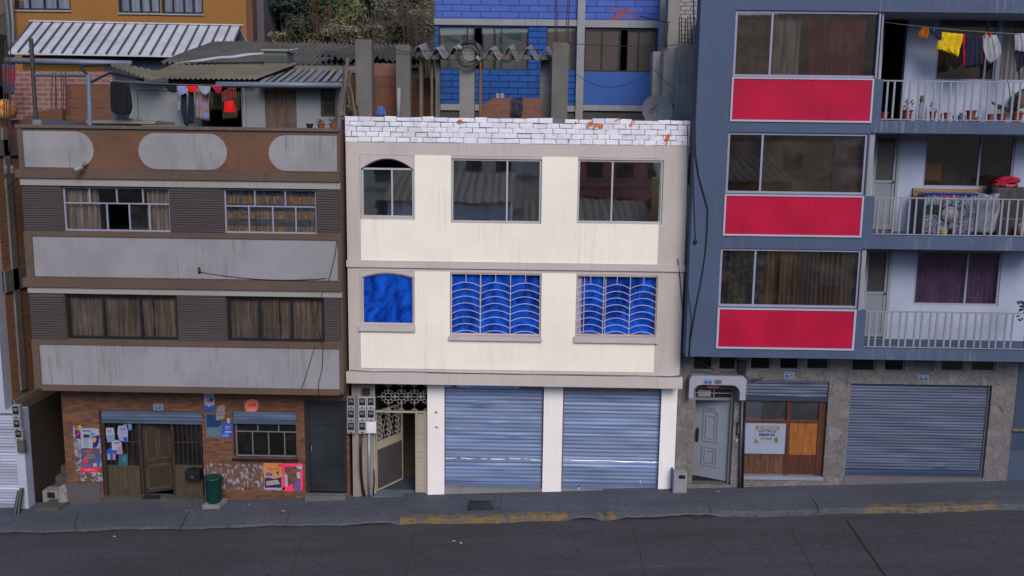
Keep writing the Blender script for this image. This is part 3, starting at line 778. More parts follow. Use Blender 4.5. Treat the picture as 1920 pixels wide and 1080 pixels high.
# windows
w = window(T, W['1'], YL+.06, lilac_frame, .035, .06, ((.245,.64,1),(.50,.64,1),(.745,.64,1),(.40,0,.62),(.61,0,.62),(.80,0,.62)), (.63,), g_clear, (.41,.60,.03,.61))
x0,x1,z0,z1 = W['1']; wd = x1-x0
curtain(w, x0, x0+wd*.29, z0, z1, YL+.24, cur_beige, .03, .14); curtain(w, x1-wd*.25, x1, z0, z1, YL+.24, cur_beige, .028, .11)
room(T, x0, x1, YL+.222, YL+3, z0-.1, z1, paint('blue_grey_room', (.06,.065,.085), .9))
w = window(T, W['2'], YL+.06, lilac_frame, .035, .06, ((.33,.62,1),(.66,.62,1),(.26,0,.6),(.52,0,.6),(.77,0,.6)), (.61,))
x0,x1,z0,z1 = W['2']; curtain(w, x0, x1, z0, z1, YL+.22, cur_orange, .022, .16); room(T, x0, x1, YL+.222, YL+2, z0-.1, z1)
w = window(T, W['3'], YL+.06, dark_frame, .06, .07, (.33,.665))
x0,x1,z0,z1 = W['3']; wd = x1-x0
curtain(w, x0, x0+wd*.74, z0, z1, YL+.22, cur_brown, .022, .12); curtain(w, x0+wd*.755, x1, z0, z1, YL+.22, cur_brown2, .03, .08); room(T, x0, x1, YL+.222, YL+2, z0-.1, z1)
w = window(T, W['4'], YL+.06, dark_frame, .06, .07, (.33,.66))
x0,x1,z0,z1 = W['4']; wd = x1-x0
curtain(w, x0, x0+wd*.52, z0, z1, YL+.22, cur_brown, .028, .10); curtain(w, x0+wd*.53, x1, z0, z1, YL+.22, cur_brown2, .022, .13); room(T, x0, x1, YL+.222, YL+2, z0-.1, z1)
# ground floor
GX0, GX1 = P(121,840,0).x, P(655,840,0).x
GT = ZB+.05
def gq(a, b, c, d): return rect(a, b, c, d, 0)
ho = {'shop': gq(190,771,381,940), 'win': gq(437,772,556,860), 'door': gq(572,751,650,924)}
gb = gz(GX0)-.3
H = [(ho['shop'][0],ho['shop'][1],gb-.1,ho['shop'][3]), ho['win'], (ho['door'][0],ho['door'][1],ho['door'][2],ho['door'][3])]
mb = MB(); wall(mb, GX0, GX1, gb, GT, 0, .22, H); mb.box(GX0, GX0+.2, .221, 6, gb, GT); mb.build('tiled_wall', tiles, T)
x0,x1,z0,z1 = gq(121,906,190,945); MB().box(GX0-.006, x1-.01, -.02, .005, gb, z1).build('pillar_base', paint('grey_render_base', (.075,.068,.075), .9, .12, spots=.4, dirt=(.04,.03,.03)), T)
# shop entrance
sx0, sx1, sz0, sz1 = ho['shop']; sx0 += .002; sx1 -= .002
zfl = P(290,929,.1).z
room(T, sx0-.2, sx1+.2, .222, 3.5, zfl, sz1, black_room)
MB().box(sx0, sx1, -.05, .6, gb, zfl).build('threshold', conc_d, T)
r = rect(194,772,380,794,.05); roller(T, sx0+.04, sx1, r[2], sz1-.001, .06, shut_l, .085, .02, .07)
fr = wood_shop
mb = MB(); mb.box(sx0, sx0+.09, .04, .20, zfl, r[2]-.002)
for px in (265, 325):
    xa = P(px,860,.1).x; mb.box(xa-.035, xa+.035, .10, .19, zfl, r[2]-.002)
mb.build('entrance_frame', wood_dark, T)
for a, b in ((199,263),(329,380)):
    x0,x1,z0,z1 = rect(a,877,b,931,.1); mb = MB(); n = 14
    x1 = min(x1, sx1-.005)
    for i in range(n): xa = x0+(x1-x0)*i/n; mb.box(xa, xa+(x1-x0)/n*.9, .105+.004*(i%2), .16, zfl+.001, z1)
    mb.box(x0-.01, x1, .09, .18, z1+.001, z1+.05)
    mb.build('board_panel', wood_shop, T)
    zt2 = r[2]-.003
    g = MB()
    for i in range(7): xa = x0+(x1-x0)*i/6; g.tube([(xa,.12,z1+.05),(xa,.12,zt2)], .011, 5)
    zz = z1+.05+(zt2-z1-.05)*.55; g.box(x0, x1, .11, .13, zz-.018, zz+.018)
    gr = g.build('window_grille', wood_dark, T)
    MB().quad((x0,.17,z1+.05),(x1,.17,z1+.05),(x1,.17,zt2),(x0,.17,zt2)).build('pane', glass('grimy_shop_glass_%d'%a, (.3,.3,.33), .05, dirt=.04), gr)
# shop door leaf, hinged left, ajar inward
hx = P(268,860,.15); wl = .72; an = R_(28); zt2 = r[2]-.02
def lp(s, z, d=0): return (hx.x+s*math.cos(an)-d*math.sin(an), .16+s*math.sin(an)+d*math.cos(an), z)
mb = MB(); mb.hexa(lp(0,zfl+.02), lp(wl,zfl+.02), lp(wl,zt2), lp(0,zt2), Vector(lp(0,0,.05))-Vector(lp(0,0)))
door = mb.build('door', wood_dark, T)
mb = MB(); hh = zt2-zfl
for a, b, c, d in ((.08,.64,.05,.40),(.08,.34,.46,.93),(.38,.64,.46,.93)):
    for u0,u1,v0,v1 in ((a,b,c,c+.03),(a,b,d-.03,d),(a,a+.03,c,d),(b-.03,b,c,d)):
        mb.hexa(lp(u0,zfl+hh*v0,-.015), lp(u1,zfl+hh*v0,-.015), lp(u1,zfl+hh*v1,-.015), lp(u0,zfl+hh*v1,-.015), Vector(lp(0,0,.0155))-Vector(lp(0,0)))
mb.build('door_moulding', wood_shop, door)
# shop side window with half-rolled shutter
wx0,wx1,wz0,wz1 = ho['win']; r2 = rect(437,773,556,795,.03)
roller(T, wx0+.004, wx1-.004, r2[2], wz1-.002, .05, shut_l, .085, .02, .10)
w = window(T, (wx0+.03, wx1-.01, wz0+.02, r2[2]+.02), .11, alu_dim, .028, .05, ((.27,0,.72),(.53,0,.72),(.79,0,.72),(.36,.72,1),(.70,.72,1)), (.72,), glass('dim_shop_glass', (.4,.4,.45), .03, dirt=.03), name='window')
MB().box(wx0-.04, wx1+.03, -.06, .10, wz0-.05, wz0-.002).build('window_sill', dark_frame, T)
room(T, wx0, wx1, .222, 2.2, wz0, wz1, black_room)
# dark metal door
dx0,dx1,dz0,dz1 = ho['door']
mb = MB(); mb.box(dx0+.002, dx0+.10, .03, .14, dz0+.002, dz1-.002); mb.box(dx1-.08, dx1-.002, .03, .14, dz0+.002, dz1-.002); mb.box(dx0+.101, dx1-.081, .03, .14, dz1-.09, dz1-.003)
mb.build('door_frame', iron, T)
d = MB().box(dx0+.102, dx1-.082, .08, .13, dz0+.003, dz1-.092).build('metal_door', door_dark, T)
mb = MB(); wv = dx1-dx0-.19; hv = dz1-dz0
for a, b, c, e in ((.08,.92,.05,.30),(.08,.48,.34,.74),(.54,.92,.34,.74),(.08,.92,.80,.93)):
    xa, xb, za, zb2 = dx0+.105+wv*a, dx0+.105+wv*b, dz0+hv*c, dz0+hv*e
    for q in ((xa,xb,za,za+.022),(xa,xb,zb2-.022,zb2),(xa,xa+.022,za,zb2),(xb-.022,xb,za,zb2)): mb.box(q[0],q[1],.068,.082,q[2],q[3])
mb.build('door_moulding', door_dark, d)
MB().tube([(dx0+.15,.05,dz0+hv*.44),(dx0+.15,.03,dz0+hv*.47),(dx0+.15,.05,dz0+hv*.5)],.012,6).build('handle', alu_dim, d)
MB().box(dx0+.02, dx1-.01, -.22, .2, gb, dz0).build('door_step', conc, T)

# ---- small things on and before the left building
def plate(px0, py0, px1, py1, Y, txt, label, sub=True, mat=None):
    x0,x1,z0,z1 = rect(px0,py0,px1,py1,Y)
    t = thing('number_plate', label, 'number plate')
    MB().box(x0,x1,Y-.012,Y-.001,z0,z1).build('plate', mat or paint('plate_'+str(px0), (.20,.27,.36), .4, .08), t)
    w, h = x1-x0, z1-z0
    text_mesh(txt, h*.62, ink_dteal, 'number', t, ((x0+x1)/2, Y-.014, z0+h*.32), sx=min(1.3, w*.9/(len(txt)*h*.62*.52)), bold=.004)
    MB().box(x0+w*.12, x1-w*.12, Y-.0145, Y-.0125, z0+h*.68, z0+h*.88).build('street_name_strip', ink_lblue, t)
    return t
plate(288,757,306,769,0,'12-57','pale number plate on the tiles above the shop entrance')
def sheetbox(px0, py0, px1, py1, Y, off, mat, name='sheet', parent=None, th=.003):
    x0,x1,z0,z1 = rect(px0,py0,px1,py1,Y)
    return MB().box(x0,x1,Y-off-th,Y-off,z0,z1).build(name, mat, parent)
def outline(pts, Y, off, mat, name, parent, th=.003):
    q = [P(x,y,Y) for x,y in pts]
    return MB().prism([(p.x,p.z) for p in q], Y-off-th, Y-off).build(name, mat, parent)
def ptext(body, px, py, h, Y, off, mat, parent, name='lettering', sx=1., bold=.0, rz=0):
    p = P(px, py, Y); size = h/F*(Y+D)
    rot = Matrix.Rotation(R_(90),4,'X') @ Matrix.Rotation(R_(rz),4,'Z')
    return text_mesh(body, size, mat, name, parent, (p.x, Y-off, p.z), rot, sx=sx, thick=.001, bold=bold)
def lines(px0, py0, px1, py1, Y, off, mat, parent, n=3):
    x0,x1,z0,z1 = rect(px0,py0,px1,py1,Y); mb = MB(); r = random.Random(px0*7+py0)
    for i in range(n):
        zz = z0+(z1-z0)*(i+.5)/n; xa = x0
        while xa < x1-.01:
            w = r.uniform(.012,.045); mb.box(xa, min(x1,xa+w), Y-off-.002, Y-off, zz-(z1-z0)/n*.28, zz+(z1-z0)/n*.28*r.uniform(.6,1)); xa += w+.010
    return mb.build('small_print', mat, parent)
def scraps(name, mt_col, thr0, thr1, scale=6, sc=(1,1,1), off=(0,0,0)):
    t = NT(name); p = t.mapv(t.pos(), sc, off)
    n = t.noise(p, scale, 6, .75, .4)
    b = t.n('ShaderNodeBsdfPrincipled'); b.inputs['Roughness'].default_value = .9
    t._in(b.inputs['Base Color'], t.mix(t.ramp(t.noise(p, 9, 3), .45, .6), mt_col, scl(mt_col, .55)))
    t._in(b.inputs['Alpha'], t.ramp(n, thr0, thr1)); t.l(b.outputs[0], t.out.inputs[0]); return t.m
scrap_a = scraps('torn_paper_left', (.26,.27,.36), .50, .53, 5)
scrap_b = scraps('torn_paper_low', (.25,.255,.32), .53, .56, 6.5, (1.6,1,.8))
t = thing('torn_poster_remains', 'ragged white paper scraps pasted over the left tiled pillar', 'poster scraps')
sheetbox(140,800,190,902,0,.003,scrap_a,'paper_scraps',t,.002)
t = thing('torn_poster_remains', 'shredded white paper streaks on the tiles beside the green bin', 'poster scraps')
sheetbox(383,870,530,919,0,.003,scrap_b,'paper_scraps',t,.002)
# posters on the left pillar
t = thing('poster', 'small navy poster with a yellow burst, highest on the left tiled pillar', 'poster')
outline([(141,806),(153,811),(153,816),(142,823)],0,.006,ink_navy,'sheet',t); outline([(146,798),(152,796),(154,803),(151,806),(146,805)],0,.010,plain('yellow_print',(.4,.22,.02)),'burst',t); outline([(144,813),(150,810),(149,813),(145,817)],0,.0105,ink_red,'print',t)
t = thing('poster', 'white poster of a fridge with a light blue shape, on the left tiled pillar', 'poster')
sheetbox(152,803,186,840,0,.008,paper,'sheet',t); outline([(157,815),(167,815),(167,838),(157,838)],0,.012,plain('pale_print',(.20,.25,.36)),'fridge_picture',t)
sheetbox(157,814,168,820,0,.0155,ink_dark,'dark_square',t); outline([(169,813),(174,808),(180,815),(178,822),(169,822)],0,.012,ink_lblue,'blue_shape',t); sheetbox(155,806,170,809,0,.012,ink_violet,'headline',t)
t = thing('poster', 'navy poster with an orange spot beside the fridge poster', 'poster')
outline([(174,819),(186,815),(186,829),(182,838),(175,840)],0,.017,ink_navy,'sheet',t); outline([(173,822),(178,819),(182,823),(179,829),(174,828)],0,.021,ink_orange,'spot',t)
t = thing('poster', 'grey advertising poster with red badge and wide red strip on the left pillar', 'poster')
sheetbox(153,842,186,884,0,.0065,plain('grey_poster_print',(.07,.065,.10)),'sheet',t); sheetbox(152,876,186,885,0,.011,ink_red,'red_strip',t)
outline([(156,860),(160,858),(166,860),(166,867),(157,868)],0,.011,ink_red,'badge',t); sheetbox(161,845,173,848,0,.011,ink_red,'small_strip',t)
ptext('A MITAD',170,853,4.2,0,.0115,paper,t); ptext('DE PRECIO',170,857.5,4.2,0,.0115,paper,t); lines(160,879,178,882,0,.0155,paper,t,1)
sheetbox(175,868,182,875,0,.011,paper,'mark',t); sheetbox(155,870,172,874,0,.011,ink_violet,'small_print',t)
t = thing('poster', 'narrow blue strip poster at the right edge of the left pillar', 'poster')
outline([(183,853),(188,852),(187,872),(183,873)],0,.014,ink_blue,'sheet',t)
# cut-outs tied to the entrance grille
t = thing('cutout_sign', 'white and blue bottle-shaped cut-out at the upper left of the entrance grille', 'sign', 'cut-out signs on the shop grille')
outline([(199,802),(213,802),(215,812),(215,829),(202,829),(199,813)],.1,.005,paper,'sheet',t); outline([(202,816),(214,814),(214,828),(203,829)],.1,.009,ink_lblue,'blue_label',t); lines(202,806,211,811,.1,.0095,ink_blue,t)
t = thing('cutout_sign', 'tall white jug-shaped cut-out at the upper right of the entrance grille', 'sign', 'cut-out signs on the shop grille')
outline([(222,798),(237,798),(240,806),(240,828),(224,826),(220,812)],.1,.005,plain('pale_violet_print',(.25,.24,.40)),'sheet',t); sheetbox(225,803,236,805,.1,.009,ink_violet,'headline',t); outline([(231,820),(239,819),(239,827),(232,826)],.1,.009,ink_blue,'label_spot',t)
t = thing('cutout_sign', 'white gable-topped cut-out in the middle of the entrance grille', 'sign', 'cut-out signs on the shop grille')
outline([(210,829),(219,824),(228,829),(230,846),(210,843)],.1,.011,paper,'sheet',t); sheetbox(215,829,224,831,.1,.015,ink_dark,'headline',t); outline([(220,838),(228,836),(231,851),(219,851)],.1,.015,plain('pink_violet_print',(.30,.15,.30)),'pink_pack',t)
t = thing('cutout_sign', 'cluster of blue and pink packs cut out of card, low on the entrance grille', 'sign', 'cut-out signs on the shop grille')
outline([(198,848),(205,840),(214,841),(219,850),(217,856),(198,858)],.1,.005,ink_blue,'sheet',t)
for k,(a,mt) in enumerate(((202,plain('pale_pink_print',(.30,.2,.27))),(207,ink_blue),(212,plain('pink_print_2',(.33,.15,.22))))): sheetbox(a,850,a+4.4,862,.1,.009+.0003*k,mt,'pack_picture',t)
t = thing('cutout_sign', 'dark teal square card standing on the entrance grille sill', 'sign', 'cut-out signs on the shop grille')
outline([(223,852),(240,851),(240,873),(222,873)],.1,.005,ink_teal,'sheet',t); outline([(231,856),(237,855),(237,864),(230,866)],.1,.009,plain('teal_green_print',(.03,.16,.17)),'picture',t)
t = thing('cutout_sign', 'small light blue cut-out hanging under the shutter of the shop entrance', 'sign', 'cut-out signs on the shop grille')
outline([(240,794),(247,793),(247,805),(242,807)],.1,.005,ink_lblue,'sheet',t); sheetbox(231,794,239,798,.1,.005,plain('pale_teal_print',(.12,.2,.22)),'strip',t)
# posters between entrance and window
t = thing('poster', 'white poster with a deep blue foot, topmost right of the shop entrance', 'poster')
sheetbox(383,737,402,770,0,.004,paper,'sheet',t); outline([(383,759),(388,760),(391,763),(398,760),(403,759),(403,770),(384,770)],0,.008,ink_blue,'blue_foot',t)
lines(386,741,399,748,0,.009,ink_violet,t); outline([(388,750),(394,749),(395,754),(389,755)],0,.008,plain('mauve_print',(.3,.12,.3)),'pink_picture',t); outline([(393,747),(400,747),(398,755),(395,752)],0,.008,ink_dark,'black_picture',t)
t = thing('poster', 'large deep blue and teal poster right of the shop entrance', 'poster')
sheetbox(386,776,416,820,0,.004,plain('grey_teal_print',(.07,.12,.16)),'sheet',t); outline([(387,777),(415,777),(415,797),(408,801),(396,801),(388,800)],0,.008,ink_dteal,'blue_half',t); lines(390,804,412,816,0,.009,plain('faded_print',(.13,.19,.22)),t,4)
t = thing('poster', 'beige paper with blue handwriting overlapping the deep blue poster', 'poster')
outline([(407,762),(417,758),(424,762),(422,771),(421,785),(405,788)],0,.012,plain('beige_paper',(.20,.18,.15)),'sheet',t); lines(408,770,420,780,0,.0165,ink_violet,t)
t = thing('poster', 'bright blue bottle-shaped cut-out left of the barred shop window', 'poster')
outline([(417,797),(422,793),(432,793),(436,798),(436,816),(431,821),(419,820),(416,815)],0,.005,ink_blue,'sheet',t); sheetbox(426,784,431,793,0,.005,paper,'cap',t)
lines(423,798,432,805,0,.0095,paper,t); sheetbox(422,808,434,811,0,.009,paper,'strip',t); lines(418,813,429,819,0,.0095,paper,t)
t = thing('sticker_sign', 'orange cut-out sign reading OFF above the half-rolled window shutter', 'sign')
outline([(459,757),(464,750),(472,748),(480,750),(485,756),(484,765),(480,772),(463,772),(459,765)],0,.005,ink_oran2,'sheet',t); outline([(456,751),(461,750),(462,758),(459,762)],0,.0046,ink_violet,'blue_corner',t); outline([(481,749),(486,750),(485,757),(481,754)],0,.0047,ink_violet,'blue_corner',t)
ptext('OFF',474,760,9,0,.0095,ink_red,t,bold=.006); sheetbox(463,767,481,771,0,.009,plain('pale_rose_print',(.4,.25,.28)),'strip',t)
t = thing('poster', 'orange and navy poster reading Alarm below the barred shop window', 'poster')
sheetbox(495,868,529,915,0,.006,ink_orange,'sheet',t); outline([(496,897),(504,895),(514,898),(528,894),(528,914),(497,914)],0,.010,ink_navy,'navy_half',t)
ptext('Alarm',512,878,10,0,.0105,ink_red,t,bold=.002); sheetbox(499,886,511,892,0,.010,ink_violet,'tube_picture',t); outline([(511,886),(521,884),(522,891),(512,892)],0,.0095,ink_cream,'bar_picture',t); outline([(519,885),(522,882),(523,889),(520,890)],0,.011,ink_dark,'brush_picture',t)
outline([(499,902),(521,899),(526,907),(500,910)],0,.014,ink_cream,'pack_picture',t); outline([(521,870),(528,870),(528,875),(522,875)],0,.010,ink_red,'red_oval',t); sheetbox(496,915,529,918,0,.006,paper,'white_edge',t)
t = thing('poster', 'torn bright pink poster frame left of the dark metal door', 'poster')
for q in (((530,869),(568,869),(568,874),(530,875)), ((530,875),(534,875),(534,917),(530,920)), ((563,882),(568,880),(568,919),(564,919)), ((530,914),(541,911),(549,906),(551,921),(530,921))):
    outline(list(q),0,.005,ink_pink,'pink_border',t)
outline([(552,903),(561,899),(564,919),(551,920)],0,.0052,ink_violet,'torn_flap',t); outline([(534,888),(539,890),(540,912),(535,914)],0,.0045,paper,'torn_strip',t); outline([(555,874),(567,873),(567,880),(558,879)],0,.0055,paper,'torn_corner',t); outline([(556,886),(563,884),(563,898),(557,896)],0,.0056,paper,'torn_corner',t)
# mailbox, camera, bin, shoes, stool
t = thing('mailbox', 'black mailbox fixed to the boards right of the shop door', 'mailbox')
x0,x1,z0,z1 = rect(350,878,377,898,0)
MB().prism([(x0,z0),(x1,z0),(x1,z1-.06),(x1-.03,z1),(x0+.03,z1),(x0,z1-.06)], -.12, .08).build('box', black_pl, t); MB().box(x0-.01,x1+.01,-.135,-.12,z1-.075,z1-.05).build('lid', iron, t)
MB().box((x0+x1)/2-.02,(x0+x1)/2+.02,-.127,-.12,z0+.08,z0+.12).build('lock', alu_dim, t)
t = thing('security_camera', 'grey bullet security camera under the left oval parapet panel', 'security camera')
a = P(139,320,YL-.35); b = P(154,313,YL-.25)
MB().tube([a, a*.98+b*.02, b], [.03,.048,.05], 10).build('housing', white_dim, t, True); MB().tube([a+(a-b)*.1, a], .04, 10).build('lens', black_pl, t)
MB().tube([b, P(160,309,YL-.02)], .02, 6).tube([P(158,311,YL-.05), P(163,306,YL-.01)], .05, 8).build('bracket', steel, t)
t = thing('trash_bin', 'dark green tapered plastic bin standing on a pale concrete block', 'trash bin')
c = ground_pt(401,947); cx, cy = c.x+.02, -.36; zt2 = P(400,893,cy).z; zb2 = P(400,941,cy).z; hh = zt2-zb2
MB().lathe([(.15,0),(.155,.02),(.17,hh*.4),(.19,hh*.9),(.2,hh*.92),(.2,hh*.97),(.185,hh),(.17,hh*.98),(.13,.1)], (cx,cy,zb2), 20).build('body', bin_green, t, True)
mb = MB()
for k in range(10):
    a = k*.628; mb.tube([(cx+.17*math.cos(a),cy+.17*math.sin(a),zb2+.05),(cx+.196*math.cos(a),cy+.196*math.sin(a),zb2+hh*.88)],.012,4)
mb.build('ribs', bin_green, t); MB().lathe([(.2,hh*.9),(.215,hh*.92),(.215,hh*.97),(.2,hh*.985)], (cx,cy,zb2), 20).build('rim', bin_green, t, True)
x0,x1 = P(381,950,-.5).x, P(413,950,-.5).x
mb = MB(); z1 = zb2-.001; z0 = gz(x0)-.05
mb.hexa((x0,-.55,z0),(x1,-.55,z0),(x1+.06,-.12,z0),(x0+.06,-.12,z0),(0,0,z1-z0)); single('bin_plinth', mb, conc_l, 'pale concrete block under the dark green bin', 'plinth')
x0,x1,z0,z1 = rect(268,925,300,933,-.02)
mb = MB(); mb.sheet(lambda u,v: (x0+(x1-x0)*u, -.10+.2*v, z0+.008+.055*math.sin(u*3.14)*math.sin(v*3.14)*(1.2+.6*math.sin(u*9))), 12, 5)
single('door_mat', mb, black_cloth, 'crumpled dark rag lying on the shop threshold', 'rag')
t = thing('stool', 'pale wooden stool seen through the right pane of the shop window', 'stool')
a,b,c2,d2 = rect(534,820,546,852,.75)
MB().box(a,b,.65,.9,d2-.03,d2).build('seat', wood_orange, t)
for xx in (a+.01,b-.01):
    for yy in (.67,.88): MB().bar((xx,yy,c2-.25),(xx,yy,d2-.03),.02).build('leg', wood_orange, t)
# cables on the left building
cable(P(374,510,YL-.02), P(612,522,YL-.03), .10, .008, 'thin dark cable drooping across the upper white panel of the brown building')
cable(None,None,0,.008,'thin dark cable hanging in a loop down the lower white panel', pts=[P(x,y,YL-.05) for x,y in ((632,450),(628,480),(618,520),(600,560),(590,600),(606,650),(604,690),(597,720),(597,755))])
cable(None,None,0,.007,'straight thin cable slanting down the lower white panel', pts=[P(x,y,YL-.05) for x,y in ((590,650),(578,690),(566,728))])
single('anchor_bracket', MB().tube([P(374,507,YL), P(374,507,YL-.08)], .03, 8).box(P(374,507,YL).x-.03,P(374,507,YL).x+.03,YL-.02,YL-.013,P(374,513,YL).z,P(374,501,YL).z), iron, 'small dark cable anchor on the upper white panel', 'bracket')

# ================================================================== CENTRE BUILDING
YC = -.3
T = thing('cream_house', 'cream three-storey house with blue film windows and two blue roller shutters', 'house')
CX0, CX1 = P(651,460,YC).x, P(1284,470,YC).x
CT, CB = P(968,270,YC).z, P(968,721,YC).z
CW = {'a': rect(677,297,776,408,YC), 'b': rect(846,298,1015,418,YC), 'c': rect(1083,300,1243,419,YC),
      'd': rect(678,511,776,609,YC), 'e': rect(844,513,1014,630,YC), 'f': rect(1080,517,1232,631,YC)}
mb = MB(); wall(mb, CX0, CX1, CB, CT, YC, .22, list(CW.values()))
# fill the corners above the two shallow arches
for k, rise in (('a', 20), ('d', 9)):
    x0,x1,z0,z1 = CW[k]; h = rise/F*(D+YC); n = 14
    arc = [(x0+(x1-x0)*i/n, z1-h+h*(1-(2*i/n-1)**2)) for i in range(n+1)]
    for half in (arc[:n//2+1], arc[n//2:]):
        corner = (x0, z1) if half[0][0] < (x0+x1)/2-.01 else (x1, z1)
        pts = half+[corner] if corner[0] == x1 else [corner]+half
        pts = [p for i,p in enumerate(pts) if i == 0 or p != pts[i-1]]
        mb.prism(pts[::-1], YC+.0005, YC+.2195)
mb.box(CX0, CX0+.2, YC+.221, 8, CB, CT-.002); mb.box(CX1-.2, CX1, YC+.221, 8, CB, CT-.002)
mb.build('wall', taupe, T)
for k, zz in (('slab', CB), ('upper_slab', P(968,495,YC).z), ('roof_terrace', CT-.35)):
    MB().box(CX0+.21, CX1-.21, YC+.2225, 8, zz, zz+.16).build(k, conc, T)
PT = P(968,221,YC).z
par = MB().box(CX0-.005, CX1+.005, YC+.012, YC+.16, CT, PT-.012).build('brick_parapet', paint('grey_mortar', (.15,.15,.175), .95, .25, spots=.6, dirt=(.08,.08,.10)), T)
mb = MB(); rb_ = random.Random(21); rows = 5; rh = (PT-CT)/rows
for j in range(rows):
    x = CX0-.008-(rb_.uniform(.1,.2) if j % 2 else rb_.uniform(0,.06))
    while x < CX1:
        w_ = rb_.uniform(.27,.325); a_ = max(x+rb_.uniform(0,.008), CX0-.008); b_ = min(x+w_-rb_.uniform(0,.009), CX1+.008)
        z_0 = CT+j*rh+rb_.uniform(-.004,.007); z_1 = CT+(j+1)*rh-rb_.uniform(-.004,.009)+(rb_.uniform(-.03,.008) if j == rows-1 else 0); yy = YC-.004+rb_.uniform(-.009,.010)
        if b_-a_ > .03 and rb_.random() > .01:
            t1, t2, t3, t4 = (rb_.uniform(-.007,.007) for _ in range(4)); c_ = .012
            mb.add([(a_+c_,yy,z_0+c_+t1),(b_-c_,yy,z_0+c_+t2),(b_-c_,yy,z_1-c_+t3),(a_+c_,yy,z_1-c_+t4),(a_,yy+c_,z_0+t1),(b_,yy+c_,z_0+t2),(b_,yy+c_,z_1+t3),(a_,yy+c_,z_1+t4),(a_,YC+.05,z_0+t1),(b_,YC+.05,z_0+t2),(b_,YC+.05,z_1+t3),(a_,YC+.05,z_1+t4)],
                [(0,1,2,3),(0,4,5,1),(1,5,6,2),(2,6,7,3),(3,7,4,0),(4,8,9,5),(5,9,10,6),(6,10,11,7),(7,11,8,4)])
        x += w_
mb.build('bricks', whitewash, par)
# cream paint fields, a few mm of render proud of the taupe
for q, hs in (((676,293,1236,492),((675,292,778,412),(845.5,292,1016,419),(1082.5,292,1237,420))), ((676,511,1229,694),((675,510,778,619),(843.5,510,1015,636),(1079.5,510,1230,640)))):
    x0,x1,z0,z1 = rect(*q,YC); hh = []
    for h in hs:
        a,b,c,d = rect(*h,YC); hh.append((max(a,x0),min(b,x1),c,z1))
    MB_ = MB(); wall(MB_, x0, x1, z0, z1, YC-.012, .011, hh); MB_.build('cream_field', cream, T)
# string course and lower ledge
x0,x1,z0,z1 = rect(651,492.5,1284,512,YC); MB().box(CX0-.02, CX1+.02, YC-.045, YC+.004, z0+.09, z1).build('string_course', taupe, T)
x0,x1,z0,z1 = rect(651,699,1284,721,YC); MB().box(CX0-.05, CX1+.06, YC-.12, YC-.0005, z0-.005, z1-.02).build('ledge', taupe, T)
# windows of the top floor
x0,x1,z0,z1 = CW['a']; zb_ = P(726,315,YC).z
w = window(T, (x0+.003,x1-.003,z0+.003,zb_), YC+.05, alu, .042, .06, (.58,), (), g_refl)
mb = MB(); n = 14; h = 20/F*(D+YC)
arc = [(x0+(x1-x0)*i/n, YC+.05, z1-h-.0+h*(1-(2*i/n-1)**2)-.012) for i in range(n+1)]; mb.tube(arc, .018, 5); mb.build('arch_rim', alu_dim, w)
room(T, x0-.3, x1+.3, YC+.222, YC+3.2, z0-.3, z1+.05, paint('reddish_room', (.09,.05,.05), .9))
b_ = P(762,388,YC+.6); MB().lathe([(.10,-.15),(.12,0),(.11,.33),(.06,.36)], (b_.x,YC+.6,b_.z-.2), 12).build('white_sack_inside', white_pl, w, True)
for k, f in (('b', .62), ('c', .405)):
    w = window(T, tuple(v+e for v,e in zip(CW[k],(.003,-.003,.003,-.003))), YC+.04, alu, .042, .06, (f,), (), g_refl)
    x0,x1,z0,z1 = CW[k]; room(T, x0-.3, x1+.3, YC+.222, YC+4, z0-.3, z1+.15)
x0,x1,z0,z1 = CW['b']
MB().box(x1-.62,x1-.44,YC+.3,YC+.5,z0-.2,z1+.1).build('inside_post', white_dim, T)
p = P(1225,411,YC+.3); MB().lathe([(.02,-.12),(.055,-.05),(.06,.02),(.03,.08),(.012,.16)], (p.x,YC+.3,p.z), 12).build('red_lantern_inside', red_cloth, T, True)
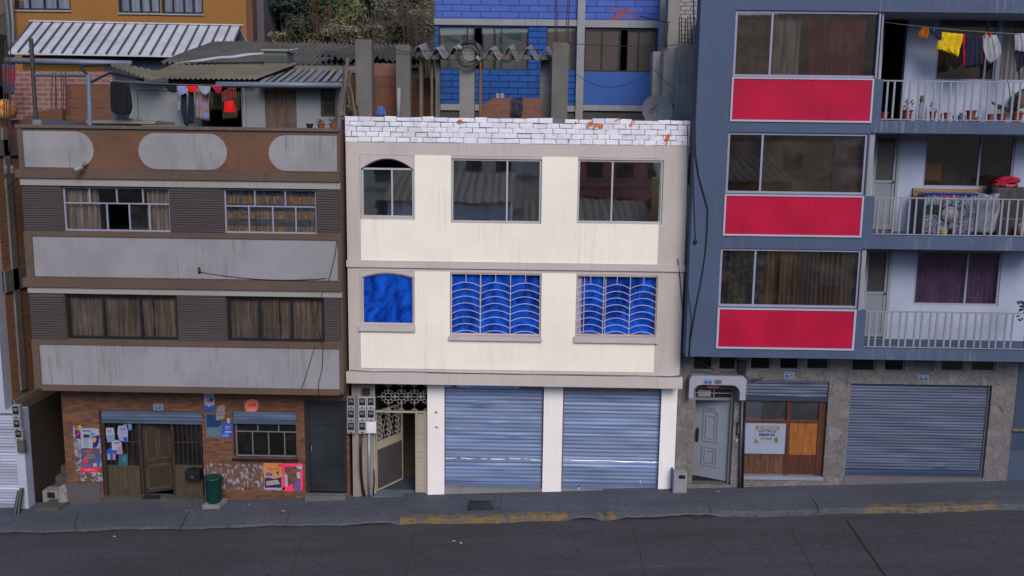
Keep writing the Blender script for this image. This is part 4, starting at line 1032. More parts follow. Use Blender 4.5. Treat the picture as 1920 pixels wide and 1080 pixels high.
# first floor: blue film windows
x0,x1,z0,z1 = CW['d']
zs = z1-9/F*(D+YC)
fr = MB(); n = 14; h = 9/F*(D+YC)
arc = [(x0+(x1-x0)*i/n, z1-h+h*(1-(2*i/n-1)**2)-.004) for i in range(n+1)]
fr.tube([(x0+.02,YC+.05,z0+.01)]+[(min(max(a,x0+.02),x1-.02),YC+.05,b-.016) for a,b in arc]+[(x1-.02,YC+.05,z0+.01)], .022, 6); fr.box(x0+.002,x1-.002,YC+.03,YC+.09,z0+.002,z0+.04)
w = fr.build('window', taupe_frame, T)
MB().add([(x0,YC+.075,z0)]+[(a,YC+.075,b) for a,b in arc]+[(x1,YC+.075,z0)], [tuple(range(n+2,-1,-1))]).build('pane', blue_film, w)
for k, f in (('e', (.33,.665)), ('f', (.10,.36,.66))):
    x0,x1,z0,z1 = CW[k]
    w = window(T, (x0+.003,x1-.003,z0+.003,z1-.003), YC+.10, taupe_frame if k == 'e' else iron_beige, .032, .05, f[:1] if k == 'e' else (.10,.365), (), blue_film)
    if k == 'f':
        MB().box(x0+.04,x0+(x1-x0)*.07,YC+.115,YC+.12,z0+.05,z1-.04).build('clear_strip', cur_lilac, w)
    g = MB(); r_ = .0068; yb = YC+.02; wd = x1-x0; ht = z1-z0
    for a in (0,1,2,3): g.tube([(x0+.02+(wd-.04)*a/3,yb,z0+.01),(x0+.02+(wd-.04)*a/3,yb,z1-.01)], r_*1.25, 5)
    for zz in (z0+.02, z1-.02): g.tube([(x0+.01,yb,zz),(x1-.01,yb,zz)], r_*1.25, 5)
    for c in range(3):
        xa = x0+.02+(wd-.04)*c/3; xb = x0+.02+(wd-.04)*(c+1)/3
        for i in range(8):
            zl = z0+.02+(ht-.04)*(i*.1135); rise = ht*.068
            g.tube([(xa+(xb-xa)*u/10, yb, zl+rise*(1-(2*u/10-1)**2)) for u in range(11)], r_, 5)
        g.tube([((xa+xb)/2,yb,z0+.02+(ht-.04)*.7945+ht*.068),((xa+xb)/2,yb,z1-.01)], r_, 5)
    g.build('window_grille', grille_m, w)
for q in ((674,609.5,779,620),(842,630.5,1016,638),(1076,631.5,1233,642)):
    x0,x1,z0,z1 = rect(*q,YC); MB().box(x0,x1,YC-.085,YC+.02,z0,z1-.001).build('window_sill', taupe, T)
# ground floor: white pillars, shutters
for q in ((801.5,715,833,930),(1018.5,715,1054,926),(1237.5,715,1267,923)):
    x0,x1,z0,z1 = rect(*q,0); mb = MB(); zb = gz((x0+x1)/2)-.1; zt2 = CB+.0
    c = .025; mb.prism([(x0,zb),(x1,zb),(x1,zt2),(x0,zt2)], .0, .5); mb.build('pillar', white_pillar, T)
for a, b, py0, py1, scr in ((833,1018.5,728,913,1),(1054,1237.5,733,916,2)):
    x0,x1,z0,z1 = rect(a,py0,b,py1,.12)
    roller(T, x0+.03, x1-.03, z0, z1, .14, shut_c, .098, .024, .13)
    for xa in (x0, x1-.029): MB().box(xa, xa+.028, .10, .17, z0, z1).build('shutter_guide', paint('guide_%d%d'%(a,int(xa*10)), (.16,.06,.12) if a < 900 else (.15,.09,.10), .6, .2), T)
    MB().box(x0-.01, x1+.01, .02, .6, gz(x0)-.2, z0-.005).build('threshold', conc_l if a<900 else conc_l, T)
    MB().box(x0-.02, x1+.02, .13, .3, z1+.001, CB+.05).build('shutter_lintel', paint('mottled_lintel_%d'%a, (.22,.19,.19), .9, .25, spots=.8, dirt=(.1,.06,.05)), T)
MB().box(P(815,820,.6).x, CX1-.01, .62, .75, gz(CX1)-.3, CB).build('back_partition', conc_d, T)
x0,x1,z0,z1 = rect(833,719,974,727,.12)
t = thing('shop_banner', 'strip of light blue printed banner above the left blue shutter', 'banner')
MB().box(x0,x1,.105,.125,z0,z1+.02).build('sheet', sky_banner, t); outline([(842,718),(850,717),(856,724),(853,728),(847,724)],.1,.001,ink_red,'red_picture',t); outline([(838,718),(844,717),(847,722),(842,722)],.1,.0005,ink_dark,'dark_picture',t); sheetbox(948,719,960,726,.1,.001,ink_cream,'cream_label',t)
lines(870,720,940,725,.1,.001,ink_blue,t,2)
x0,x1,z0,z1 = rect(1111,722,1151,729,.12)
single('wooden_plank', MB().box(x0,x1,.10,.128,z0,z1+.015), paint('ochre_board', (.40,.20,.045), .8, .2), 'ochre board strip above the right blue shutter', 'board')
t = thing('padlock', 'small brass-grey padlock hanging at the foot of the right blue shutter', 'padlock')
p = P(1085,915,.08); MB().box(p.x-.035,p.x+.035,.06,.1,p.z-.05,p.z+.02).build('body', alu, t); MB().tube([(p.x+.025*math.cos(a),.08,p.z+.02+.04*math.sin(a)) for a in [i*math.pi/6 for i in range(7)]],.008,5).build('shackle', iron, t)
# entrance passage with its iron gate
gx0,gx1,gzb,gzt = rect(703,719,801,930,.1)
ex0 = P(676,830,0).x
fl = P(750,926,.1).z
MB().box(ex0-.2, ex0+.0, .0, .5, gz(ex0)-.2, CB).box(ex0+.001, gx0-.04, .05, .35, gz(ex0)-.2, CB).build('entrance_pier', paint('dirty_taupe_render', (.25,.205,.19), .9, .12, streak=1.0, dirt=(.12,.09,.08), spots=.5), T)
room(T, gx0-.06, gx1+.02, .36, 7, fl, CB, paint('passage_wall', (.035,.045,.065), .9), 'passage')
mb = MB()
for i in range(9): mb.box(gx0-.05, gx1+.01, 1.9+.3*i, 5.6, fl, fl+.18*(i+1))
mb.build('stairs', paint('grey_blue_stairs', (.085,.12,.17), .8), T)
MB().box(gx0-.05, gx1+.01, -.08, .37, gz(gx0)-.2, fl+.004).build('passage_floor', paint('blue_grey_floor', (.10,.125,.165), .7, .2, spots=.4), T)
def scroll_rosette(g, cx, cz, R, y, wire=.0075, spokes=True, cr=None):
    g.tube([(cx+R*.34*math.cos(a),y,cz+R*.34*math.sin(a)) for a in [i*math.pi/6 for i in range(13)]], wire, 4) if spokes else None
    for k in range(8):
        a = k*math.pi/4; ca, sa = math.cos(a), math.sin(a)
        if k % 2 == 0: g.tube([(cx+R*.34*ca,y,cz+R*.34*sa),(cx+R*ca,y,cz+R*sa)], wire, 4)
        for sgn in (-1, 1):
            pts = []
            for i in range(6):
                b = a+sgn*(.05+.27*i/5); rr = R*(.36+.40*math.sin(i/5*2.3)); pts.append((cx+rr*math.cos(b), y, cz+rr*math.sin(b)))
            g.tube(pts, wire, 4)
zr = P(750,772,.1).z
mb = MB(); mb.box(gx0-.035, gx0+.012, .08, .14, fl+.006, CB-.001); mb.box(gx0+.013, gx1-.002, .081, .139, zr-.02, zr+.025)
mb.box(gx1-.045, gx1-.003, .082, .138, fl+.006, zr-.021)
gate = mb.build('gate_frame', iron_beige, T)
g = MB(); R = .24
for cx_ in (728,752.5,777,800):
    p = P(cx_,744,.1); scroll_rosette(g, p.x, p.z, R if cx_ < 799 else R*.98, .11)
    for dz in (-.46, .40): scroll_rosette(g, p.x, p.z+dz*.9, R*.62, .11)
for yy in (719.5,744): a, b = P(706,yy,.1), P(799,yy,.1); g.bar((a.x,.11,a.z),(b.x,.11,b.z),.014)
g = MB().add([v for v in g.v], g.f)
# keep the scroll work inside its transom
lo, hi = zr+.03, CB-.01; g.v = [(min(max(x,gx0+.01),gx1-.01), y, min(max(z,lo),hi)) for x,y,z in g.v]
g.build('transom_grille', iron_grey, gate)
# open leaf, hinged at the left, swung inward
an = R_(58); Lw = (gx1-gx0)*.80; hx_, hy_ = gx0+.02, .15
def gp(s, z, d=0): return (hx_+s*math.cos(an)-d*math.sin(an), hy_+s*math.sin(an)+d*math.cos(an), z)
z0l, z1l = fl+.03, zr-.03; hl = z1l-z0l
def gbar(mb, s0, s1, za, zb, th=.035): mb.hexa(gp(s0,za), gp(s1,za), gp(s1,zb), gp(s0,zb), Vector(gp(0,0,th))-Vector(gp(0,0)))
mb = MB(); gbar(mb,0,.045,z0l,z1l); gbar(mb,Lw-.045,Lw,z0l,z1l); gbar(mb,.046,Lw-.046,z0l,z0l+.05); gbar(mb,.046,Lw-.046,z1l-.05,z1l); gbar(mb,.046,Lw-.046,z0l+hl*.52,z0l+hl*.62)
leaf = mb.build('gate_leaf', iron_beige, T)
mb = MB(); gbar(mb,.046,Lw-.046,z0l+.051,z0l+hl*.52-.001,.012); mb.build('lower_sheet', paint('speckled_iron_sheet', (.055,.048,.052), .7, .25, spots=.9, dirt=(.22,.2,.19)), leaf)
g = MB(); fx = MB()
for i in range(3):
    for j in range(5): scroll_rosette(fx, .16+i*(Lw-.3)/2.2, z0l+hl*(.67+.068*j), .10, 0, .005, False)
vs = [gp(min(max(x,.03),Lw-.03), min(max(z,z0l+hl*.62),z1l-.03), .015+y) for x,y,z in fx.v]
lat = MB().add(vs, fx.f)
for i in range(7):
    s0 = .06+(Lw-.12)*i/6; lat.bar(gp(s0,z0l+hl*.62,.012), gp(min(Lw-.05,max(.05,s0+(.22 if i%2 else -.22))),z1l-.04,.012), .010)
for i in range(5): lat.bar(gp(.05,z0l+hl*(.66+.07*i),.012), gp(Lw-.05,z0l+hl*(.66+.07*i),.012), .010)
lat.build('scroll_grille', iron_grey, leaf)
# narrow fixed leaf on the right
fx0, fx1 = P(779,860,.1).x, gx1-.046
mb = MB(); mb.box(fx0, fx0+.05, .085, .135, fl+.05, zr-.022); mb.box(fx1-.02, fx1-.001, .086, .134, fl+.05, zr-.022)
for f in (.0,.43,.52,.96): zz = fl+.05+(zr-.07-fl)*f; mb.box(fx0+.051, fx1-.021, .087, .133, zz, zz+.05)
fixed = mb.build('fixed_leaf', iron_beige, T)
mb = MB(); n = 34
for i in range(n): zz = fl+.06+(zr-.10-fl)*i/n; mb.box(fx0+.051, fx1-.021, .100+.006*(i%2), .115, zz, zz+(zr-.10-fl)/n*.9)
mb.build('louvred_sheet', paint('beige_louvre', (.33,.29,.245), .7, .12, spots=.5, dirt=(.2,.15,.12)), fixed)
# meters
MPw = meter_proto(paint('pale_meter_case', (.31,.31,.335), .5, .05))
lbl = {0:'left',1:'middle',2:'right'}; rbl = {0:'top',1:'middle',2:'bottom'}
for j,(py0,py1) in enumerate(((742,764),(765,787),(788,810))):
    for i,px in enumerate((660,681,697)):
        if (i,j) == (2,2): continue
        x = P(px,py0,-.02).x
        place_meter(MP if i == 0 else MPw, px, py0, py1, -.03 if i == 0 else 0, '%s-row %s electricity meter of the bank beside the iron gate' % (rbl[j], lbl[i]), 'meters beside the iron gate', .92)
x0,x1,z0,z1 = rect(688,788,706,810,0)
t = thing('junction_box', 'blank white box at the lower right of the meter bank beside the gate', 'junction box')
MB().box(x0,x1,-.09,0,z0,z1).build('case', white_pl, t); MB().box(x0+.03,x1-.03,-.098,-.09,z0+.03,z1-.05).build('cover', white_pl, t)
x0,x1,z0,z1 = rect(680,729,693,739,-.02)
single('cable_box', MB().box(x0,x1,-.08,.04,z0,z1).box(x0+.03,x0+.05,-.082,-.06,z1,z1+.05), iron, 'small dark cable box above the meter bank beside the gate', 'box')
a, b = P(692,812,-.05), P(692,928,-.05); single('conduit_pipe', MB().tube([a,b],.03,8), paint('blue_grey_conduit', (.25,.28,.33), .4, .05, metal=.3), 'pale grey upright conduit below the meter bank', 'pipe', None, True)
single('conduit_pipe', MB().tube([P(x,y,-.06) for x,y in ((677,812),(676,850),(677,890),(680,915),(683,929))],.035,8), black_pl, 'thick black hose running down below the meter bank', 'hose', None, True)
single('conduit_pipe', MB().tube([P(x,y,-.05) for x,y in ((700,929),(702,900),(701,880))],.016,6), black_pl, 'thin black pipe stub at the foot of the gate post', 'pipe', None, True)
# marks on pillar: fixings
for px,py,lb in ((818,772,'upper small black fixing on the white pillar by the gate'),(819,800,'lower small black fixing on the white pillar by the gate')):
    p = P(px,py,0); single('wall_hook', MB().tube([(p.x-.03,-.015,p.z+.01),(p.x,-.03,p.z),(p.x+.02,-.02,p.z-.03)],.012,5), iron, lb, 'hook', 'fixings on the white pillar')
# cables of the centre house
cable(None,None,0,.010,'grey cable lying along the ledge below the cream first floor', cable_grey, pts=[P(x,y,YC-.10) for x,y in ((656,694),(700,697),(760,696.5),(850,699),(960,701),(1060,702),(1180,704),(1260,706),(1278,703))])
cable(None,None,0,.006,'thin dark cable running below the grey one on the ledge', pts=[P(x,y,YC-.115) for x,y in ((800,699),(860,701),(900,700),(1000,704),(1100,704),(1220,708),(1276,706))])
cable(None,None,0,.008,'thin dark cable down the right corner of the cream house', pts=[P(x,y,YC-.03) for x,y in ((1289,235),(1290,300),(1289,360),(1287,430),(1286,490),(1284,560),(1282,640),(1280,700))])
cable(None,None,0,.009,'short dark cable slanting down beside the barred right window', pts=[P(x,y,YC-.04) for x,y in ((1271,485),(1275,520),(1278,560),(1281,590))])

# ================================================================== RIGHT APARTMENT BUILDING
YR = -.75; YB = .35
T = thing('balcony_building', 'blue-grey apartment building with red panels and railed balconies over a stone ground floor', 'building')
RX0 = P(1300,330,YR).x; RX1 = P(1636,330,YR).x; RXE = P(1990,500,YR).x
RB = P(1450,671,YR).z; RT = P(1500,-60,YR).z
RW = {'a': rect(1377,20,1651,145,YR), 'b': rect(1363,249,1625,364,YR), 'c': rect(1349,467,1613,577,YR)}
lev = []   # balcony openings (z0,z1)
rail_x0 = P(1636,350,YR).x
op = [rect(1655,24,1990,228,YR), rect(1632,251,1990,444,YR), rect(1616,469,1990,656,YR)]
px0 = [P(1655,190,YR).x, P(1633,408,YR).x, P(1617,620,YR).x]
jamb = [P(1660,85,YR).x, P(1637,310,YR).x, P(1622,525,YR).x]
bx = sum(px0)/3
mb = MB()
wall(mb, RX0, bx-.17, RB, RT, YR, .2, list(RW.values()))
mb.build('bay_wall', blue_grey, T)
xk = CAM.x+(RX0+.03-CAM.x)*(8+D)/(YR+.45+D)
mb = MB(); mb.box(RX0, RX0+.2, YR+.201, YR+.45, RB, RT)
mb.hexa((RX0,YR+.451,RB),(xk,8,RB),(xk,8,RT),(RX0,YR+.451,RT),(.2,0,0)); mb.build('side_wall', blue_grey, T)   # the party wall runs back at a slant
for (a,b,z0,z1) in op:     # low piers that end the railings
    zr_ = z0+(z1-z0)*.385
    MB().box(bx-.1695, bx+.03, YR+.001, YR+.16, z0+.002, zr_).build('rail_pier', blue_grey, T)
    MB().box(bx-.1695, bx-.04, YR+.06, YR+.18, zr_+.001, z1-.002).build('window_pier', white_dim, T)
# slabs
zs = [(op[0][3], RT), (op[1][3], op[0][2]), (op[2][3], op[1][2]), (RB, op[2][2])]
for i,(z0,z1) in enumerate(zs):
    MB().box(bx-.169, RXE, YR-.004, YB+.0, z0, z1).build('balcony_slab', fascia_m, T)
    MB().box(bx-.165, RXE, YR+.05, YB, z0-.012, z0-.001).build('slab_soffit', balcony_wall, T)
# red panels with white borders
for q, ri in (((1370,146,1636,229),(1373.5,149,1632.5,225.5)), ((1356.5,365.5,1617,443.5),(1360,368.5,1613.5,440)), ((1343.5,578.5,1603,655),(1347.5,581.5,1599,651.5))):
    x0,x1,z0,z1 = rect(*q,YR); a,b,c,d = rect(*ri,YR); mb = MB()
    MB().box(a,b,YR-.012,YR+.004,c,d).build('red_panel', red_panel, T)
    mb.box(x0,x1,YR-.03,YR+.003,z0,c-.001); mb.box(x0,x1,YR-.03,YR+.003,d+.001,z1); mb.box(x0,a-.001,YR-.029,YR+.003,c-.0005,d+.0005); mb.box(b+.001,x1,YR-.029,YR+.003,c-.0005,d+.0005)
    mb.build('panel_border', white_line, T)
# bay windows
def bay(k, f, curts, roomm=None):
    w = window(T, tuple(v+e for v,e in zip(RW[k],(.003,-.003,.003,-.003))), YR+.04, lilac_frame, .05, .06, (f,), (), g_dark)
    x0,x1,z0,z1 = RW[k]; wd = x1-x0
    for a,b,mt,amp,wl,dz in curts: curtain(w, x0+wd*a, x0+wd*b, z0+dz, z1, YR+.24, mt, amp, wl)
    room(T, x0-.05, x1+.05, YR+.2015, YR+3, z0-.2, z1+.05, roomm); return w
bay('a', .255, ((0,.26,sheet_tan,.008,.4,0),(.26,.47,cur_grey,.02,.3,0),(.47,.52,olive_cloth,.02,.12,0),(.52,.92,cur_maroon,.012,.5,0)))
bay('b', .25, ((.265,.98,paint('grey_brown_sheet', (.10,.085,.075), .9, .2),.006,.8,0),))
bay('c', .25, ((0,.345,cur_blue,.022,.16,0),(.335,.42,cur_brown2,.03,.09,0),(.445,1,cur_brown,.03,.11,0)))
# balcony back wall with doors and windows
bz0, bz1 = RB, RT
def br(*q): return rect(*q, YB)
BW = [br(1757,31,1870,152), br(1876,30,1960,153), br(1733,252,1902,352), br(1715,470,1876,573)]
DR = [br(1653,27,1700,226), br(1636,252,1678,432), br(1620,468,1662,633)]
for r,(a,b,z0,z1) in zip(DR, op): pass
DRh = [(max(r[0],bx-.03), r[1], o[2]+.001, r[3]) for r,o in zip(DR, op)]
mb = MB(); wall(mb, bx-.16, RXE, bz0+.02, bz1-.02, YB, .15, BW+DRh); mb.build('balcony_back_wall', balcony_wall, T)
MB().box(bx-.168, bx-.14, YR+.2, YB-.001, bz0+.02, bz1-.02).build('balcony_end_wall', white_dim, T)
w = window(T, BW[0], YB+.02, lilac_frame, .045, .06, (.83,), (), g_dark); x0,x1,z0,z1 = BW[0]
curtain(w, x0, x1-.25, z0, z1, YB+.15, sheet_tan, .01, .5); curtain(w, x1-.24, x1, z0, z1, YB+.15, olive_cloth, .01, .2); room(T, x0, x1, YB+.151, YB+1.5, z0, z1)
w = window(T, BW[1], YB+.02, lilac_frame, .04, .06, (), (), g_clear); x0,x1,z0,z1 = BW[1]; curtain(w, x0, x1, z0, z1, YB+.15, cur_cream, .02, .12); room(T, x0, x1, YB+.151, YB+1.5, z0, z1)
w = window(T, BW[2], YB+.02, lilac_frame, .045, .06, (.62,), (), g_dark); x0,x1,z0,z1 = BW[2]; room(T, x0, x1, YB+.151, YB+2.5, z0, z1)
MB().box(x0+.03,x0+.5,YB+.2,YB+.5,z0+.15,z0+.55).build('ochre_box_inside', yellow_m, w)
w = window(T, BW[3], YB+.02, lilac_frame, .05, .06, (.61,), (), g_clear); x0,x1,z0,z1 = BW[3]
curtain(w, x0, x1, z0, z1-.16, YB+.15, cur_purple, .012, .12); MB().box(x0,x1,YB+.2,YB+.22,z1-.3,z1).build('pelmet', wood_dark, w); room(T, x0, x1, YB+.151, YB+1.5, z0, z1)
# doors
x0,x1,z0,z1 = DRh[0]; room(T, x0, x1, YB+.151, YB+2.5, z0, z1, black_room)
mb = MB(); mb.box(x1-.06,x1-.001,YB-.03,YB+.1,z0,z1-.002); mb.box(x0+.001,x1-.061,YB-.029,YB+.1,z1-.05,z1-.003); mb.build('door_frame', lilac_frame, T)
for r in DRh[1:]:
    x0,x1,z0,z1 = r; mb = MB(); zm = z0+(z1-z0)*.53
    mb.box(x0+.001,x0+.06,YB+.0,YB+.06,z0+.05,z1-.002); mb.box(x1-.065,x1-.001,YB,YB+.06,z0+.05,z1-.002); mb.box(x0+.061,x1-.066,YB+.001,YB+.059,z1-.07,z1-.003); mb.box(x0+.061,x1-.066,YB+.001,YB+.059,zm-.06,zm); mb.box(x0+.061,x1-.066,YB+.001,YB+.059,z0+.05,z0+.14)
    d = mb.build('metal_door', door_white, T)
    MB().quad((x0+.06,YB+.03,zm),(x1-.065,YB+.03,zm),(x1-.065,YB+.03,z1-.07),(x0+.06,YB+.03,z1-.07)).build('pane', door_screen, d)
    mb = MB(); n = 12; w_ = x1-.066-x0-.061
    for i in range(n): xa = x0+.061+w_*i/n; mb.box(xa, xa+w_/n*.85, YB+.02, YB+.04, z0+.141, zm-.061)
    mb.box(x0+.061,x1-.066,YB+.035,YB+.045,z0+.1405,zm-.0605)
    mb.build('ribbed_panel', door_white, d); MB().lathe([(.0,-.05),(.025,-.045),(.025,-.02),(.012,0)], (x1-.04,YB,zm-.03), 8, Matrix.Rotation(R_(-90),3,'X')).build('knob', iron, d)
    mb = MB(); mb.box(x1+.001,x1+.07,YB-.03,YB+.02,z0,z1+.0); mb.build('door_jamb', white_dim, T)
# railings
for li,(a,b,z0,z1) in enumerate(op):
    zr_ = z0+(z1-z0)*.372; yr = YR+.05
    x0 = bx+.03
    rl = MB().bar((x0,yr,zr_),(RXE,yr,zr_),.035,.03).build('railing', rail_m, T)
    MB().bar((x0,yr,z0+.03),(RXE,yr,z0+.03),.02,.02).build('bottom_rail', rail_m, rl)
    p1 = MB().box(-.021,.021,-.010,.010,z0+.045-zr_,-.016).build('baluster', rail_m, rl); p1.location = (x0+.12, yr, zr_)
    k = 1; xs = x0+.12
    while True:
        xs += .148 if k % 2 else .196
        if xs > P(1935,420,YR).x: break
        q = p1.copy(); COL.objects.link(q); q.parent = rl; q.location = (xs, yr, zr_); k += 1
# ground floor
GRX0, GRX1 = P(1268.5,800,0).x, P(1898,800,0).x
VY0, VY1 = 676, 697
vents = [(1300,1337),(1348,1381),(1407,1446),(1462,1499),(1513,1555),(1597.5,1642),(1659,1697),(1712,1751),(1766,1808),(1822,1867)]
H = []
for i,(a,b) in enumerate(vents):
    q = rect(a, VY0-6+ (0 if a < 1590 else 1), b, (695 if a < 1400 else 694 if a < 1590 else 697), 0); H.append((q[0],q[1],q[2],RB+.02))
dr = rect(1299,724,1374,908,0); sh = rect(1396,714,1549,898,0); ga = rect(1588,721,1852,902,0)
bz = gz(GRX0)-.3
H2 = [(dr[0],dr[1],P(1335,906,.1).z,dr[3]), sh, ga]
mb = MB(); wall(mb, GRX0, GRX1, bz, RB+.05, 0, .25, H+H2); mb.build('stone_wall', stone_m, T)
MB().box(GRX0+.001, GRX1-.001, .251, .4, RB-.62, RB).build('vent_backing', black_room, T)
for i,(a,b,c,d) in enumerate(H):
    mb = MB(); mb.box(a+.001,b-.001,.02,.09,c+.001,c+.03); mb.box(a+.001,a+.02,.03,.08,c+.031,d-.002); mb.box(b-.035,b-.001,.03,.08,c+.031,d-.002)
    v = mb.build('vent_window', alu_dim, T); MB().quad((a,.06,c),(b,.06,c),(b,.06,d),(a,.06,d)).build('pane', glass('smoky_vent_glass_%d'%i, (.15,.14,.14), .02, dirt=.03), v)
    if i == 7:
        mb = MB()
        for k in range(4): zz = c+.04+k*.05; mb.hexa((a+.03,.03,zz),(b-.04,.03,zz),(b-.04,.055,zz+.03),(a+.03,.055,zz+.03),(0,0,.006))
        mb.build('slats', alu_dim, v)
# doorway, canopy, open door
x0,x1,z0,z1 = H2[0]
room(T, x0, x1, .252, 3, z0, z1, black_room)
MB().box(x0+.001,x1-.001,.05,.251,bz,z0+.004).build('doorstep', paint('grey_doorstep', (.085,.088,.10), .8, .2, spots=.4), T)
zt2 = P(1335,748,.1).z
mb = MB(); mb.box(x0+.001,x0+.05,.10,.2,z0+.005,z1-.002); mb.box(x1-.06,x1-.001,.10,.2,z0+.005,z1-.002); mb.box(x0+.051,x1-.061,.101,.199,zt2-.03,zt2+.02)
mb.box((x0+x1)/2-.015,(x0+x1)/2+.015,.11,.19,zt2+.021,z1-.003)
df = mb.build('door_frame', alu_dim, T)
mb = MB()
for f in (.35,.72): zz = zt2+.02+(z1-zt2)*f; mb.bar((x0+.05,.13,zz),(x1-.06,.13,zz),.014)
mb.build('transom_bars', alu, df)
MB().quad((x0+.05,.16,zt2),(x1-.05,.16,zt2),(x1-.05,.16,z1),(x0+.05,.16,z1)).build('pane', glass('transom_glass', (.3,.32,.32), .04), df)
a,b,c,d = rect(1309,731,1333,743,.15); MB().box(a,b,.145,.155,c,d).build('pasted_sheet', white_dim, df)
an = R_(180-27); Lw = .86; hx_, hy_ = x1-.06, .18
def dp(s, z, dd=0): return (hx_+s*math.cos(an)-dd*math.sin(an), hy_+s*math.sin(an)+dd*math.cos(an), z)
def dbox(mb, s0, s1, za, zb, d0, d1): mb.hexa(dp(s0,za,d0), dp(s1,za,d0), dp(s1,zb,d0), dp(s0,zb,d0), Vector(dp(0,0,d1))-Vector(dp(0,0,d0)))
mb = MB(); dbox(mb, 0, Lw, z0+.03, zt2-.035, 0, -.05); dl = mb.build('open_door', door_white, T)
mb = MB(); hd = zt2-.065-z0
def dpanel(s0,s1,f0,f1,t=.028):
    za, zb = z0+.03+hd*f0, z0+.03+hd*f1
    for q in ((s0,s1,za,za+t),(s0,s1,zb-t,zb),(s0,s0+t,za+t,zb-t),(s1-t,s1,za+t,zb-t)): dbox(mb, *q, .001, .022)
dpanel(.26,.64,.45,.84); dpanel(.33,.57,.49,.78,.02); dpanel(.26,.64,.15,.39); dpanel(.33,.57,.19,.35,.02)
for k in range(9):
    aa = math.pi*k/8; s = .45+.16*math.cos(aa); zz = z0+.03+hd*(.80+.055*math.sin(aa)); dbox(mb, s-.02, s+.02, zz, zz+.03, .001, .03)
dbox(mb, .34,.56, z0+.03+hd*.87, z0+.03+hd*.885, .001,.02)
mb.build('door_moulding', door_white, dl)
mb = MB(); mb.tube([dp(Lw-.09,z0+.95,.03),dp(Lw-.09,z0+1.0,.06),dp(Lw-.09,z0+1.2,.06),dp(Lw-.09,z0+1.25,.03)],.014,6); dbox(mb, Lw-.12, Lw-.06, z0+.93, z0+1.27, .001, .03)
mb.build('handle', iron, dl)
a,b,c,d = rect(1292.5,705,1399,748,-.28); hh = d-c; w_ = b-a; rr = .12
pts = []
for cx_,cz_,s in ((a+rr,d-rr,90),(b-rr,d-rr,0)):
    pts += [(cx_+rr*math.cos(R_(s+90*(1-k/5) if s==90 else 90-90*k/5)), cz_+rr*math.sin(R_(s+90*(1-k/5) if s==90 else 90-90*k/5))) for k in range(6)]
pts += [(b,c-.02),(b-.14,c-.02)]; ri = .20; zt3 = d-.22
pts += [(b-.14-ri+ri*math.cos(R_(90*k/6)), zt3-ri+ri*math.sin(R_(90*k/6))) for k in range(7)]
pts += [(a+.10+ri-ri*math.sin(R_(90*k/6)), zt3-ri+ri*math.cos(R_(90*k/6))) for k in range(7)]
pts += [(a+.10,c+.0),(a,c+.0)]
MB().prism(pts[::-1], -.28, -.001).build('door_canopy', paint('canopy_white', (.26,.275,.34), .75, .05, streak=.3), T)
# shop with the tailor's sign
x0,x1,z0,z1 = sh
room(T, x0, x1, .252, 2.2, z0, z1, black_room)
sb = P(1470,751,.06).z; roller(T, x0+.002, x1-.002, sb, z1-.002, .06, shut_r, .085, .02, .10)
MB().box(x0+.002, x1-.002, -.03, .25, z0-.02, z0+.06).build('shop_sill', paint('pale_blue_sill', (.22,.235,.31), .6), T)
zf0 = z0+.061
mb = MB()
zrail = P(1440,790,.1).z; zpan = P(1435,850,.1).z
xm0, xm1, xr0, xr1 = P(1472,820,.1).x, P(1480,820,.1).x, P(1532,820,.1).x, x1-.01
mb.box(x0+.003,x0+.03,.08,.16,zf0,sb-.002); mb.box(xm0,xm1,.08,.16,zf0,sb-.002); mb.box(xr0,xr1,.08,.16,zf0,sb-.002)
mb.box(x0+.031,xm0-.001,.081,.159,zrail-.04,zrail+.035); mb.box(xm1+.001,xr0-.001,.081,.159,zrail-.02,zrail+.03); mb.box(xm1+.001,xr0-.001,.081,.159,sb-.04,sb-.003)
sf = mb.build('shop_front', wood_red, T)
MB().box(x0+.031,xm0-.001,.10,.14,zf0+.03,zpan-.004).build('lower_panel', wood_red_worn, sf)
MB().box(xm1+.001,xr0-.001,.095,.14,zf0+.03,zpan-.02).build('door_lower_panel', wood_red, sf)
xq = (xm1+xr0)/2
MB().box(xm1+.001,xq-.003,.10,.14,zpan-.019,zrail-.021).box(xq+.003,xr0-.001,.10,.14,zpan-.019,zrail-.021).build('door_middle_panel', wood_orange, sf)
MB().box(x0+.031,xr0-.001,.085,.15,zf0,zf0+.029).build('bottom_rail', wood_pole, sf)
MB().quad((x0+.03,.12,zrail),(xm0,.12,zrail),(xm0,.12,sb),(x0+.03,.12,sb)).quad((xm1,.12,zrail+.03),(xr0,.12,zrail+.03),(xr0,.12,sb),(xm1,.12,sb)).build('pane', glass('grey_shop_glass', (.5,.52,.55), .08, dirt=.10), sf)
a,b,c,d = rect(1399,753,1428,787,.14); MB().box(a,b,.135,.145,c,d).build('pasted_sheet', paint('pale_blue_sheet', (.24,.28,.37), .8), sf)
curtain(sf, b+.01, xm0-.01, zrail+.04, sb, .19, cloth('grey_green_net', (.10,.11,.11)), .012, .15)
MB().box(xm1+.002,xr0-.002,.17,.18,zrail+.04,sb-.02).build('blind', paint('grey_slat_blind', (.085,.08,.085), .8, .2), sf)
MB().box(x0+.031,xm0-.004,.066,.079,zpan,zrail-.043).build('white_board', paint('pale_blue_board', (.235,.275,.37), .6, .04), sf)
t = thing('shop_sign', 'white and gold paper sign offering to mend garments, on the pale shop board', 'sign')
sheetbox(1415,798,1462,831,.066,.001,plain('sign_paper',(.25,.27,.32)),'sheet',t); sheetbox(1417,799,1461,806,.066,.0045,plain('gold_print',(.16,.15,.085)),'gold_band',t)
